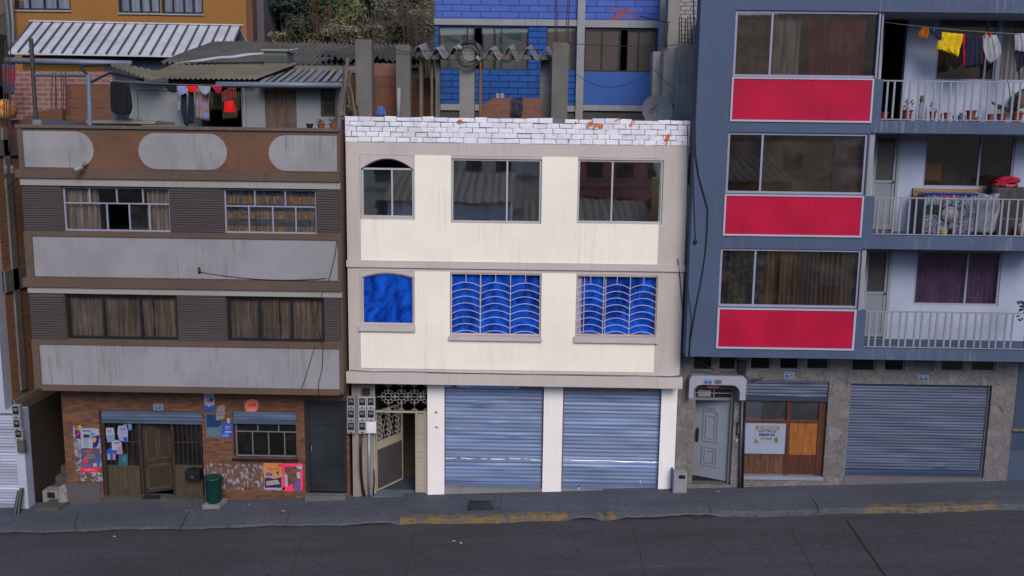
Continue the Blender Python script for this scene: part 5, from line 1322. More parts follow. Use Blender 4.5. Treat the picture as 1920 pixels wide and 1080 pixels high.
outline([(1415,822),(1419,824),(1424,831),(1415,831)],.066,.0045,plain('gold_print_2',(.17,.16,.10)),'gold_corner',t); outline([(1451,824),(1456,819),(1459,826),(1455,831)],.066,.0045,plain('olive_print',(.10,.11,.05)),'ornament',t)
ptext('SE ARREGLA',1438.5,802.5,6.6,.066,.0085,paper,t,bold=.002); ptext('TODO TIPO DE',1438,809,4.9,.066,.0055,ink_navy,t,bold=.002); ptext('PRENDAS',1438,815.3,7.2,.066,.0055,ink_navy,t,bold=.004); ptext('de Vestir',1437,822,6.4,.066,.0055,ink_dark,t,bold=.001)
# garage
x0,x1,z0,z1 = ga
roller(T, x0+.05, x1-.04, P(1715,893,.1).z, z1-.003, .12, shut_r, .072, .018, .16)
MB().box(x0+.001,x0+.05,.08,.2,z0,z1-.002).build('shutter_guide', alu_dim, T); MB().box(x1-.04,x1-.001,.08,.2,z0,z1-.002).build('shutter_guide', alu_dim, T)
MB().box(x0+.002,x1-.002,-.02,.3,bz,P(1715,894,.0).z-.01).build('garage_sill', paint('garage_sill_stone', (.105,.10,.11), .8, .12, spots=.5), T)
plate(1319,710,1336,720,-.28,'02-63','pale blue number plate on the white door canopy')
x0,x1,z0,z1 = rect(1340,712,1353,720,-.28); t = thing('number_plate', 'small grey metal plate on the white door canopy', 'plate'); MB().box(x0,x1,-.292,-.281,z0,z1).build('plate', alu_dim, t); lines(1342,713,1351,719,-.28,.0125,iron,t,2)
plate(1470,697,1489,710,0,'02-71','blue-white number plate above the tailor shop shutter')
plate(1721,703,1741,715,0,'02-75','blue-white number plate above the wide garage shutter')
t = thing('sticker_sign', 'orange-red sticker under the white door canopy', 'sticker'); sheetbox(1326,723,1348,728,-.05,.001,plain('salmon_print',(.42,.12,.09)),'sheet',t); lines(1328,724,1346,727,-.05,.0045,paper,t,1)
MBx = MB(); a,b,c,d = rect(1326,721,1348,727,-.05)
t = thing('intercom', 'dark intercom panel on the stone pier beside the white door', 'intercom')
a,b,c,d = rect(1381,790,1391,815,0); MB().box(a,b,-.05,-.001,c,d).build('case', iron, t); mb = MB()
for i in range(4):
    for j in range(2): mb.box(a+.02+.05*j,a+.05+.05*j,-.056,-.05,c+.05+.05*i,c+.075+.05*i)
mb.build('buttons', alu_dim, t)
single('sticker_sign', MB().box(*rect(1380,823,1384,829,0)[:2],-.004,-.001,*rect(1380,823,1384,829,0)[2:]), paper, 'tiny white sticker below the intercom', 'sticker')
for k,(px,r_,lb,mt) in enumerate(((1387.5,.035,'grey downpipe left of the tailor shop',steel),(1393,.025,'thin dark downpipe touching the tailor shop frame',black_pl))):
    a, b = P(px+4,752,-.06), P(px-1,922,-.06); single('downpipe', MB().tube([a,a*.5+b*.5,b],r_,8), mt, lb, 'pipe', 'downpipes by the tailor shop', True)
t = thing('utility_box', 'small white utility cabinet standing at the foot of the corner pillar', 'cabinet')
a,b,c,d = rect(1263,887,1288,921,-.28)
mb = MB(); mb.box(a,b,-.28,-.001,gz(a)-.05,d); mb.build('cabinet', white_dim, t); MB().box(a+.03,b-.02,-.292,-.28,gz(a)+.03,d-.18).build('door', white_dim, t); MB().box(a+.12,b-.05,-.29,-.28,d-.14,d-.05).build('window', meter_win, t); MB().box(a-.02,a+.0,-.26,-.02,gz(a)-.05,d+.06).build('side_plate', ink_violet, t)
# cables on the right building
cable(None,None,0,.016,'thick black cable snaking down the blue-grey side of the balcony building', pts=[P(x,y,YR-.02) for x,y in ((1300,-10),(1301,100),(1302,200),(1304,290),(1310,330),(1318,360),(1327,392),(1326,430),(1322,480),(1314,530),(1304,580),(1294,640),(1292,668))])
cable(None,None,0,.008,'thin cable ending in a knot on the blue-grey wall', pts=[P(x,y,YR-.02) for x,y in ((1299,240),(1300,330),(1302,400),(1304,452))])
single('cable_knot', MB().lathe([(.0,-.05),(.04,-.03),(.045,.01),(.02,.05)], P(1304,453,YR-.03), 8), cable_m, 'small black knot at the end of a thin wall cable', 'cable end')
cable(None,None,0,.008,'thin cable curving across the lower blue-grey wall', pts=[P(x,y,YR-.025) for x,y in ((1290,540),(1294,575),(1297,600),(1293,640))])
for k,(pts,lb) in enumerate((([(1300,672),(1330,690),(1360,699),(1392,703)],'upper of the cables sagging over the white canopy'),([(1295,697),(1340,701),(1370,697),(1400,690)],'lower of the cables sagging over the white canopy'),
        ([(1378,672),(1388,685),(1396,700),(1398,740),(1396,790),(1390,850),(1386,920)],'black cable bundle dropping beside the white canopy'),([(1400,706),(1420,712),(1432,707),(1410,716)],'short loose cable on the stones left of the tailor plate'))):
    cable(None,None,0,.014 if k==2 else .010,lb,pts=[P(x,y,-.30 if k<2 else -.08) for x,y in pts])
single('junction_box', MB().box(*rect(1384,676,1398,697,-.05)[:2],-.12,-.001,*rect(1384,676,1398,697,-.05)[2:]).tube([P(1391,697,-.06),P(1393,706,-.06)],.03,6), iron, 'dark cable splice box above the canopy end', 'box')
# next building at the right edge
t = thing('blue_building', 'dark blue-grey plain building cut by the right frame edge', 'building')
x0 = GRX1+.01
MB().box(x0, x0+6, .06, 6, gz(x0)-.3, RB+.03).build('wall', paint('deep_blue_grey', (.034,.048,.085), .75, .06), t)
MB().box(x0+.0, x0+6, .045, .0595, gz(x0)-.3, P(1900,846,0).z).build('painted_base', paint('slate_blue_base', (.048,.072,.12), .75, .08), t)
MB().box(x0+.001, x0+6, -.02, .045, P(1905,806,0).z-.03, P(1905,806,0).z+.02).build('rail', wood_pole, t)

# ================================================================== THINGS ON THE BALCONIES
def hang(name, left, right, Y, mat, label, cat='garment', group=None, rip=.03, nr=3, th=.006, parent=None, top_y=None):
    """cloth between a left and a right edge (pixels, top to bottom)"""
    def lerp(L, v):
        k = v*(len(L)-1); i = min(int(k), len(L)-2); f = k-i
        return L[i][0]*(1-f)+L[i+1][0]*f, L[i][1]*(1-f)+L[i+1][1]*f
    ph = left[0][0]*.37
    def fn(u, v):
        a, b = lerp(left, v), lerp(right, v); p = P(a[0]*(1-u)+b[0]*u, a[1]*(1-u)+b[1]*u, Y)
        p.y += rip*(.35+.65*v)*math.sin(nr*6.283*u+ph+1.3*v)+.4*rip*math.sin(nr*15*u+ph*2); return p
    mb = MB().sheet(fn, max(10, nr*7), 10, (0, th, 0))
    if parent: return mb.build(name, mat, parent, True)
    return single(name, mb, mat, label, cat, group, True)
yl = YR+.32
cable(P(1652,41,yl), P(1915,64,yl), .03, .006, 'washing line strung across the top balcony', white_dim, 'washing line', 'washing_line')
G = 'washing on the top balcony'
hang('garment', [(1729,51),(1721,62),(1721,69)], [(1741,52),(1742,62),(1738,74)], yl, orange_cloth, 'small orange cloth, first on the top balcony line', 'garment', G, .04, 2)
hang('garment', [(1741,55),(1746,66),(1758,73)], [(1766,59),(1765,68),(1764,75)], yl, navy_cloth, 'navy underwear between the orange cloth and the yellow shirt', 'garment', G, .02, 2)
hang('garment', [(1767,60),(1760,76),(1756,92),(1768,95),(1788,102)], [(1807,64),(1805,80),(1801,92),(1800,102),(1797,108)], yl, yellow_cloth, 'bright yellow T-shirt hanging on the top balcony line', 'garment', G, .035, 3)
t = thing('garment', 'black vest with crimson sides hanging beside the yellow shirt', 'garment', G)
hang('front', [(1812,64),(1812,90),(1810,128)], [(1840,66),(1841,95),(1841,123)], yl, navy_cloth, '', rip=.025, nr=3, parent=t)
hang('side', [(1805,64),(1806,95),(1807,127)], [(1812,66),(1813,95),(1812,128)], yl+.02, crimson_cloth, '', rip=.012, nr=1, parent=t)
hang('side', [(1837,66),(1838,85),(1839,118)], [(1843,68),(1845,88),(1842,120)], yl+.03, crimson_cloth, '', rip=.012, nr=1, parent=t)
hang('garment', [(1843,67),(1843,92),(1848,108),(1852,116)], [(1869,65),(1876,85),(1877,103),(1856,119)], yl, white_cloth, 'pale grey top hanging at the right of the black vest', 'garment', G, .03, 3)
hang('garment', [(1902,63),(1904,80),(1904,95)], [(1926,62),(1930,80),(1930,100)], yl, white_cloth, 'white shirt hanging at the right end of the top balcony line', 'garment', G, .03, 3)
hang('garment', [(1908,90),(1901,100),(1905,118),(1905,137)], [(1926,90),(1926,100),(1928,118),(1915,126)], yl+.03, navy_cloth, 'dark trousers hanging under the white shirt at the frame edge', 'garment', G, .03, 3)
def peg(px, py, mat, label):
    p = P(px, py, yl-.02); single('clothes_peg', MB().box(p.x-.012,p.x+.012,p.y-.02,p.y+.03,p.z-.05,p.z+.05).box(p.x-.016,p.x+.016,p.y-.025,p.y-.021,p.z-.045,p.z+.0), mat, label, 'clothes peg', 'pegs on the top balcony line')
peg(1750,55,ink_blue,'bright blue clothes peg above the navy underwear'); peg(1848,66,ink_orange,'orange clothes peg at the pale grey top'); peg(1857,65,ink_red,'red clothes peg at the pale grey top')
# pots
def pot_proto(mat, plant=True):
    t = thing('flower_pot', '', 'flower pot', None, (0,0,-50))
    MB().lathe([(.62,0),(.70,.1),(.86,.84),(.86,.86),(1.0,.86),(1.0,1.0),(.88,1.0),(.84,.86)], n=18).build('pot', mat, t, True)
    MB().lathe([(.0,.84),(.85,.86),(.0,.88)], n=14).build('soil', earth_m, t)
    if plant:
        r = random.Random(5); mb = MB()
        for i in range(46):
            a = r.uniform(0,6.28); q = r.uniform(.1,.9); h = r.uniform(1.0,1.9)
            c = Vector((q*math.cos(a), q*math.sin(a), h)); d = Vector((math.cos(a),math.sin(a),r.uniform(-.3,.7))).normalized()*.34; e = Vector((-math.sin(a),math.cos(a),.3))*.13
            mb.add([c-d, c+e, c+d, c-e], [(0,1,2,3)])
        mb.build('plant', leaf_g, t)
    return t
PT1, PT2, PT3 = pot_proto(terracotta), pot_proto(terracotta, False), pot_proto(black_pl)
def pot(proto, px0, px1, ptop, Y, zf, label, group):
    xa, xb = P(px0, ptop, Y).x, P(px1, ptop, Y).x; zt = P((px0+px1)/2, ptop, Y).z; r = (xb-xa)/2
    return dup(proto, ((xa+xb)/2, Y, zf), label, group, px0*.3, (r, r, max(.08, zt-zf)))
zf = op[0][2]+.001; G = 'pots behind the top balcony railing'
pot(PT2,1650,1666,210,YR+.34,zf,'reddish pot in the dark doorway end of the top balcony',G)
pot(PT1,1690,1712,206,YR+.42,zf,'large terracotta pot nearest the top balcony doorway',G)
pot(PT1,1743,1756,209,YR+.3,zf,'medium terracotta pot with a little plant, right of the white bottle',G)
pot(PT2,1759,1767,213,YR+.3,zf,'slim pale terracotta pot between two medium pots on the top balcony',G)
pot(PT2,1770,1782,211,YR+.3,zf,'empty medium terracotta pot left of the grey jar',G)
pot(PT2,1786,1794,217,YR+.3,zf,'smallest reddish pot on the top balcony',G)
pot(PT2,1812,1831,207,YR+.34,zf,'tall wide-rimmed terracotta pot right of the grey jar',G)
pot(PT2,1852,1863,214,YR+.3,zf,'terracotta pot standing alone left of the tilted wooden crate',G)
pot(PT1,1869,1889,213,YR+.32,zf,'wide terracotta pot below the tilted wooden crate',G)
pot(PT1,1896,1919,211,YR+.34,zf,'big terracotta pot at the right frame edge of the top balcony',G)
p = P(1727,215,YR+.5)
t = thing('water_bottle', 'clear whitish bottle with a stained neck standing among the balcony pots', 'bottle')
MB().lathe([(.10,0),(.115,.03),(.115,.3),(.05,.4),(.045,.44)], (p.x,YR+.5,zf), 14).build('bottle', pale_cloth, t, True); MB().lathe([(.05,.44),(.06,.46),(.05,.55),(.03,.58)], (p.x,YR+.5,zf), 12).build('cap', cardboard, t, True)
p = P(1804,215,YR+.3); single('jar', MB().lathe([(.07,0),(.085,.03),(.085,.13),(.055,.17),(.055,.2)], (p.x,YR+.3,zf), 14), grey_pl, 'grey jar among the terracotta pots of the top balcony', 'jar', None, True)
p = P(1834,218,YR+.3); single('stone_lump', MB().lathe([(.03,0),(.07,.03),(.06,.09),(.02,.12)], (p.x,YR+.3,zf), 7), conc_l, 'small rough lump right of the wide-rimmed pot', 'lump')
t = thing('wooden_crate', 'broken brown wooden crate tilted on the top balcony', 'crate')
a = [P(1862,190,YR+.6),P(1897,203,YR+.6),P(1893,222,YR+.6),P(1878,217,YR+.6)]
MB().hexa(P(1860,190,.0),P(1895,204,.0),P(1893,211,.0),P(1863,196,.0),(0,.05,0)).build('slat', wood_board, t); MB().hexa(P(1878,198,-.1),P(1900,206,-.1),P(1900,214,-.1),P(1877,205,-.1),(0,.05,0)).build('slat', wood_dark, t)
MB().hexa(P(1910,178,-.05),P(1930,165,-.05),P(1930,200,-.05),P(1906,205,-.05),(0,.3,0)).build('side_board', wood_board, t)
t = thing('plant_stems', 'tall bare plant stems rising by the top balcony railing', 'plant')
MB().tube([P(1895,200,-.2),P(1893,170,-.2),P(1889,150,-.2)],.012,5).tube([P(1899,205,-.2),P(1902,180,-.2),P(1901,165,-.2)],.012,5).tube([P(1912,150,-.2),P(1911,125,-.2)],.03,6).build('stem', leaf_g, t)
# middle balcony
zf = op[1][2]+.001; Yw = YB
x0,x1,_,z1 = rect(1711,354,1866,440,YB-.12)
single('cardboard_sheet', MB().hexa((x0,YB-.22,zf),(x1,YB-.22,zf),(x1,YB-.06,z1),(x0,YB-.06,z1),(0,.04,0)), cardboard, 'large brown cardboard sheet leaning on the middle balcony wall', 'cardboard')
t = thing('washing_machine', 'washing machine draped in a blue and white patterned cloth', 'washing machine')
x0,x1,_,z1 = rect(1731,363,1826,440,YB-.75); yb0 = YB-.78
MB().box(x0+.05,x1-.05,yb0+.03,YB-.25,zf,z1-.03).build('body', grey_pl, t)
xq = P(1779,405,yb0).x; zq = P(1779,402,yb0).z
def drape(u, v):
    x = x0+(x1-x0)*u; return (x+.01*math.sin(v*9+u*20), yb0-.01+.014*math.sin(u*31)+.010*math.sin(u*77), z1-.0-(z1-zf-.05)*v)
MB().sheet(drape, 44, 8, (0,.012,0)).box(x0-.02,x1+.02,yb0-.02,YB-.24,z1+.001,z1+.02).build('cloth', oilcloth, t)
fr = MB()
for i in range(26): xa = x0-.03+(x1-x0+.06)*i/26; fr.box(xa, xa+.05, yb0-.032, yb0-.021, z1-.03-.012*math.sin(i*2.1), z1+.015)
fr.build('cloth_fringe', ink_navy, t)
MB().lathe([(.0,-.05),(.16,-.045),(.19,-.02),(.19,.03)], (xq,yb0-.03,zq), 20, Matrix.Rotation(R_(-90),3,'X') @ Matrix.Rotation(R_(180),3,'X')).build('door', white_dim, t, True)
MB().tube([(xq+.2*math.cos(a),yb0-.035,zq+.2*math.sin(a)) for a in [i*math.pi/12 for i in range(0,13)]],.02,6).build('door_rim', iron, t)
a,b,c,d = rect(1731,384,1766,400,yb0); MB().box(a,b,yb0-.045,yb0-.03,c,d).build('dark_band', iron, t)
for px,py in ((1771,370),(1783,369),(1800,371),(1766,378)):
    p = P(px,py,yb0); MB().box(p.x-.035,p.x+.035,yb0-.035,yb0-.027,p.z-.03,p.z+.03).build('red_patch', crimson_cloth, t)
p = P(1770,426,YR+.35); t = thing('bottle', 'yellow bottle standing before the draped washing machine', 'bottle'); MB().lathe([(.065,0),(.075,.02),(.07,.14),(.03,.21),(.03,.26)], (p.x,YR+.35,zf), 12).build('body', yellow_cloth, t, True); MB().lathe([(.035,.26),(.035,.3)], (p.x,YR+.35,zf), 10).build('cap', yellow_m, t)
p = P(1782,428,YR+.35); t = thing('bottle', 'dark blue bottle right of the yellow one on the middle balcony', 'bottle'); MB().lathe([(.07,0),(.075,.02),(.075,.15),(.03,.2),(.025,.24)], (p.x,YR+.35,zf), 12).build('body', navy_cloth, t, True); MB().lathe([(.03,.24),(.03,.27)], (p.x,YR+.35,zf), 10).build('cap', black_pl, t)
x0,x1,_,z1 = rect(1829,365,1876,440,YB-.8)
single('wrapped_bundle', MB().sheet(lambda u,v: (x0+(x1-x0)*(u*(1-.25*v**2)+.1*v**2)+.02*math.sin(v*11+u*4), YB-.75-.05*math.sin(u*3.14)+.03*math.sin(u*13+v*7), z1-(z1-zf-.06)*v+.03*math.sin(u*9)*(1-v)), 20, 14, (0,.3,0)), paint('cloudy_plastic_film', (.15,.165,.2), .25, .3, streak=.8, dirt=(.26,.27,.3), spec=.6), 'tall bundle wrapped in cloudy plastic film on the middle balcony', 'bundle', None, True)
x0,x1,_,z1 = rect(1868,352,1935,440,YB-.6)
t = thing('cabinet', 'dark cabinet under a grey cover at the right end of the middle balcony', 'cabinet')
zc = P(1890,374,YB-.6).z
MB().box(x0+.04,x1,YB-.6,YB-.1,zf,zc-.001).build('body', plain('dark_cabinet', (.03,.027,.03), .6), t)
MB().box(x0+.06,x1-.02,YB-.61,YB-.6,zf+.35,zf+.40).build('shelf_edge', steel, t)
MB().sheet(lambda u,v: (x0-.04+(x1-x0+.08)*u, YB-.64+.012*math.sin(u*30), z1-(z1-zc+.0)*v-.012*math.sin(u*14+1)*v), 24, 4, (0,.5,0)).build('cover', grey_blanket, t, True)
t = thing('folded_blankets', 'folded crimson and patterned blankets on the grey covered cabinet', 'blankets')
for i,(a,b,c,d,mt) in enumerate(((1860,1900,350,343,blanket_m),(1862,1898,343,338,crimson_cloth),(1868,1904,339,331,crimson_cloth))):
    xa,xb = P(a,c,YB-.4).x, P(b,c,YB-.4).x; za,zb2 = P(a,c+1,YB-.4).z, P(a,d,YB-.4).z
    MB().sheet(lambda u,v,xa=xa,xb=xb,za=za,zb2=zb2,i=i: (xa+(xb-xa)*u, YB-.58-.03*math.sin(v*3.14), za+(zb2-za)*v+.02*math.sin(u*7+i*2)), 16, 6, (0,.36,0)).build('blanket', mt, t, True)
p = P(1905,400,YR+.1)
single('cloth_bag', MB().lathe([(.03,0),(.11,.03),(.13,.15),(.1,.28),(.04,.33)], (P(1917,425,YR+.3).x,YR+.3,zf), 12), cloth('pink_blue_bag', (.30,.11,.09), (.22,.25,.33), 'blobs', scale=8), 'pink and blue cloth bag at the right end of the middle balcony', 'bag', None, True)
t = thing('hanging_plant', 'dark leafy plant poking over the lowest balcony rail at the frame edge', 'plant')
c = P(1926,582,YR+.2); r = random.Random(9); mb = MB()
for i in range(70):
    a = r.uniform(0,6.28); q = Vector((r.gauss(0,.09), r.gauss(0,.09), r.gauss(0,.16))); d = Vector((math.cos(a),math.sin(a)*.5,r.uniform(-.6,.6)))*.06
    e = Vector((-d.z,.02,d.x))*.5; mb.add([c+q-d,c+q+e,c+q+d,c+q-e],[(0,1,2,3)])
mb.build('leaves', plain('dark_plant_leaves', (.015,.03,.016), .6), t); MB().tube([(c.x,c.y,op[2][2]),c],.012,5).build('stem', leaf_g, t)

# ================================================================== ROOFS AND YARDS BEHIND
# --- left roof terrace
Ys = 3.4
t = thing('roof_shack', 'pale blue rendered shack with brown board door on the left roof terrace', 'shack')
Xa, Xb = P(226,200,Ys).x, P(640,200,Ys).x; zt2 = P(430,156,Ys).z
dr1 = rect(376,164,453,250,Ys); dr2 = rect(497,167,556,250,Ys); wn = rect(601,167,631,219,Ys)
H = [(dr1[0],dr1[1],zroof,dr1[3]),(dr2[0],dr2[1],zroof,dr2[3]),wn]
mb = MB(); wall(mb, Xa, Xb, zroof, zt2, Ys, .15, H); mb.box(Xa,Xa+.15,Ys+.151,Ys+3.5,zroof,zt2); mb.box(Xb-.15,Xb,Ys+.151,Ys+3.5,zroof,zt2); mb.build('wall', shack_m, t)
room(t, dr1[0], dr1[1], Ys+.152, Ys+3, zroof, dr1[3], plain('dark_brown_room', (.022,.014,.012), .95))
x0,x1,z0,z1 = H[1]; mb = MB()
for i in range(3): mb.box(x0+(x1-x0)*i/3+.006, x0+(x1-x0)*(i+1)/3-.006, Ys+.04, Ys+.08, zroof+.02, z1-.06)
d = mb.build('door', wood_board, t); MB().box(x0+.001,x1-.001,Ys+.02,Ys+.1,z1-.058,z1-.002).build('lintel', wood_orange, d); MB().box(x0+.002,x1-.002,Ys+.09,Ys+.12,zroof,z1-.06).build('backing', wood_dark, d)
w = window(t, wn, Ys+.03, wood_dark, .06, .07, (), (.52,), g_clear); room(t, wn[0], wn[1], Ys+.151, Ys+1, wn[2], wn[3], paint('dim_blue_room', (.06,.075,.10), .9))
mb = MB(); a,b,c,d = rect(256,164,362,250,Ys)
mb.box(a,b,Ys-.05,Ys-.001,d-.08,d); mb.box(a,a+.05,Ys-.05,Ys-.001,zroof,d-.081); mb.build('wall_surround', shack_m, t)
MB().tube([P(455,165,Ys-.06),P(458,175,Ys-.06),P(458,243,Ys-.06)],.035,8).build('drainpipe', pale_band, t)
MB().tube([P(631,152,Ys-.1),P(630,224,Ys-.1)],.028,8).build('drainpipe', steel, t)
MB().tube([P(406,158.5,Ys-.55),P(641,160,Ys-.55)],.075,8).build('gutter', gutter_m, t, True)
mb = MB(); corr(mb, P(482,158,Ys-.5), P(648,156,Ys-.5), P(662,134,Ys+2.2), P(520,133,Ys+2.2), .035, 10); mb.build('front_roof', fibro, t)
for k in range(11):
    f0 = .02+.09*k; f1 = f0+.045+.02*(k%3==0); A0, A1, B0, B1 = P(482,158,Ys-.5), P(648,156,Ys-.5), P(520,133,Ys+2.2), P(662,134,Ys+2.2)
    up = Vector((0,0,.05)); MB().hexa(A0*(1-f0)+A1*f0+up, A0*(1-f1)+A1*f1+up, B0*(1-f1)+B1*f1+up, B0*(1-f0)+B1*f0+up, (0,0,.012)).build('zinc_strip', (fibro_pale, gutter_m, conc_l)[k%3], t)
mb = MB(); corr(mb, P(268,146,Ys-.45), P(480,148,Ys-.45), P(560,118,Ys+2.4), P(330,118,Ys+2.4), .022, 22); mb.build('front_roof', fibro_tan, t)
MB().box(P(318,150,Ys).x,P(455,150,Ys).x,Ys-.1,Ys-.02,P(380,161,Ys).z,P(380,149,Ys).z).build('eaves_beam', conc_d, t)
a = P(500,137,Ys+2.3); b = P(745,137,Ys+2.3); MB().box(a.x,b.x,Ys+2.2,Ys+2.5,P(620,137,Ys+2.3).z,P(620,124,Ys+2.3).z).build('concrete_beam', conc, t)
t2 = thing('roof_box', 'small greenish ventilation box rising from the corrugated roofs', 'vent box')
a,b,c,d = rect(497,97,540,124,Ys+2.0); MB().box(a,b,Ys+1.9,Ys+2.6,c-.2,d).build('body', paint('mossy_grey_green', (.09,.10,.085), .85, .1), t2); MB().box(a-.06,b+.05,Ys+1.84,Ys+2.66,d+.001,d+.06).build('lid', conc_l, t2); MB().box(a+.02,b-.02,Ys+1.88,Ys+1.899,c+.1,c+.28).build('slot', paint('mossy_dark', (.05,.065,.055), .8), t2)
def roofthing(label, q, Ya, Yb, mat, amp, n, name='corrugated_roof', walls=None, jag=.0):
    t = thing(name, label, 'roof'); mb = MB()
    (a,b,c,d) = q; corr(mb, P(*a,Ya), P(*b,Ya), P(*c,Yb), P(*d,Yb), amp, n, jag=jag); mb.build('sheeting', mat, t)
    if walls:
        A, B = P(*a,Ya), P(*b,Ya); MB().hexa((A.x+.1,Ya+.3,walls),(B.x-.1,Ya+.3,walls),(B.x-.1,Ya+.3,B.z-.06),(A.x+.1,Ya+.3,A.z-.06),(0,.15,0)).build('supporting_wall', conc_d, t)
    return t
roofthing('long weathered grey corrugated roof below the bushes', ((300,118),(790,122),(770,84),(400,78)), Ys+2.6, Ys+7.5, fibro, .045, 46, walls=zroof, jag=.03)
roofthing('dark broken corrugated sheets lying over the long grey roof', ((592,108),(818,111),(800,92),(640,90)), Ys+2.5, Ys+4.2, fibro_dark, .045, 20, jag=.12)
roofthing('tan corrugated awning on thin struts at the left of the terrace', ((205,122),(285,150),(340,142),(225,119)), 2.6, 3.6, fibro_tan, .02, 9, name='awning')
roofthing('pale curved sheet lying across the tan shack roof', ((330,118),(520,98),(560,90),(395,108)), Ys+1.9, Ys+2.5, zinc, .01, 3)
t = thing('pergola', 'thin steel pipe frame standing on the left roof terrace', 'frame')
MB().tube([P(58,72,.4),P(68,236,.4)],.05,8).build('post', plain('dark_brown_pipe', (.05,.04,.045), .6, .2), t); MB().tube([P(166,140,.4),P(169,238,.4)],.05,8).build('post', gutter_m, t); MB().tube([P(64,141,.4),P(166,142,.4)],.035,8).build('crossbar', steel, t)
MB().bar(P(150,124,.5),P(165,142,.5),.06).bar(P(165,157,.5),P(205,137,1.6),.045).bar(P(150,124,.5),P(206,121,2.4),.05).bar(P(206,137,1.6),P(268,150,2.9),.06).build('strut', iron, t)
mb = MB(); a = P(66,236,.2); b = P(215,222,5.0); mb.hexa((a.x,.1,zroof),(a.x+.2,.1,zroof),(a.x+.2+(b.x-a.x)*.3,4.6,zroof),(a.x+(b.x-a.x)*.3,4.6,zroof),(0,0,P(140,228,2).z-zroof)); single('terrace_side_wall', mb, paint('pale_blue_low_wall', (.15,.17,.21), .85, .1, spots=.4), 'low pale blue side wall of the left roof terrace', 'wall')
t = thing('work_slab', 'pale concrete washing slab with clutter on the left terrace', 'slab')
mb = MB(); a,b,c,d = rect(172,222,300,250,2.2); zs_ = P(235,226,2.0).z
mb.box(a,b,1.9,3.2,zs_-.08,zs_); mb.box(a+.05,a+.9,2.0,3.1,zroof,zs_-.081); mb.build('slab', conc_l, t)
a,b,c,d = rect(216,213,236,226,2.2); single('concrete_block', MB().box(a,b,2.1,2.4,zs_+.002,zs_+.17).box(a+.03,b-.03,2.095,2.0999,zs_+.04,zs_+.13), paint('speckled_block', (.2,.2,.22), .95, .3, spots=.8, dirt=(.06,.06,.07)), 'speckled concrete block lying on the washing slab', 'block')
rb = MB(); r = random.Random(4)
for i in range(26):
    c = P(r.uniform(238,292),220,2.5); s = r.uniform(.025,.07); rb.lathe([(s*.5,0),(s,s*.4),(s*.7,s*.9),(s*.2,s*1.1)], (c.x, r.uniform(2.2,3.0), zs_+.001), 6)
single('rubble_heap', rb, conc_l, 'small heap of pale rubble on the washing slab', 'rubble')
# washing on the left terrace
yl = Ys-.75
cable(P(200,150,yl-1.2), P(462,160,yl), .04, .006, 'washing line under the tan shack roof', white_dim, 'washing line', 'washing_line')
G = 'washing on the left terrace'
hang('garment', [(206,153),(205,180),(206,208),(215,214)], [(242,156),(246,180),(248,203),(243,215)], yl-1.0, black_cloth, 'large black skirt hanging apart at the left of the terrace', 'garment', G, .05, 4)
hang('garment', [(308,160),(313,167),(319,173)], [(331,160),(330,169),(328,174)], yl, black_cloth, 'black briefs, leftmost of the small terrace washing', 'garment', G, .015, 2)
hang('garment', [(331,161),(333,170),(338,178)], [(350,161),(350,172),(343,178)], yl, lilac_cloth, 'lilac briefs between the black and the scarlet ones', 'garment', G, .015, 2)
hang('garment', [(349,161),(353,169),(358,173)], [(371,161),(369,169),(364,173)], yl, red_cloth, 'scarlet briefs in the middle of the terrace line', 'garment', G, .015, 2)
hang('garment', [(371,161),(376,170),(383,178)], [(395,162),(394,172),(386,178)], yl, pale_cloth, 'pale blue briefs right of the scarlet ones', 'garment', G, .015, 2)
hang('garment', [(395,160),(401,168),(406,175)], [(416,161),(415,170),(412,176)], yl, crimson_cloth, 'crimson briefs beside the gutter end', 'garment', G, .015, 2)
hang('garment', [(334,165),(333,190),(333,210)], [(352,165),(352,190),(351,208)], yl+.3, white_cloth, 'pale grey shirt hanging behind the dark jeans', 'garment', G, .03, 3)
t = thing('garment', 'pair of dark navy jeans hanging by the terrace doorway', 'garment', G)
hang('leg', [(340,175),(338,205),(345,232)], [(350,175),(350,205),(352,238)], yl+.12, navy_cloth, '', rip=.03, nr=2, parent=t)
hang('leg', [(354,172),(353,205),(351,233)], [(363,172),(365,205),(363,231)], yl+.12, navy_cloth, '', rip=.03, nr=2, parent=t)
hang('towel', [(366,166),(367,195),(368,222)], [(394,166),(392,195),(393,227)], yl+.2, towel_cloth, 'beige patterned towel with an orange hem hanging by the doorway', 'towel', G, .03, 3)
hang('cloth', [(393,172),(392,190),(392,206)], [(450,172),(450,190),(449,208)], yl+.75, olive_cloth, 'wide olive-brown cloth hanging deep in the doorway', 'cloth', G, .05, 5)
hang('cloth', [(418,185),(417,205),(418,224)], [(447,185),(447,205),(446,221)], yl+.65, olive_cloth, 'longer olive-brown cloth hanging right of the doorway middle', 'cloth', G, .04, 4)
hang('garment', [(398,172),(399,185),(400,196)], [(417,172),(417,185),(416,196)], yl+.3, black_cloth, 'black top hanging under the crimson briefs', 'garment', G, .03, 3)
t = thing('peg_hanger', 'red wire hanger with dangling pegs and a scarlet cloth', 'hanger', G)
mb = MB(); mb.bar(P(416,174,yl),P(431,165,yl),.02).bar(P(431,165,yl),P(443,166,yl),.02)
for px,a,b in ((417,174,190),(421,172,192),(425,170,193),(429,167,190),(433,166,186),(437,166,184),(441,166,183)): mb.bar(P(px,a,yl),P(px+1,b,yl),.022)
mb.build('wire_and_pegs', red_pl, t); hang('cloth', [(422,191),(421,203),(420,211)], [(437,188),(441,203),(443,210)], yl, red_cloth, '', rip=.03, nr=2, parent=t)
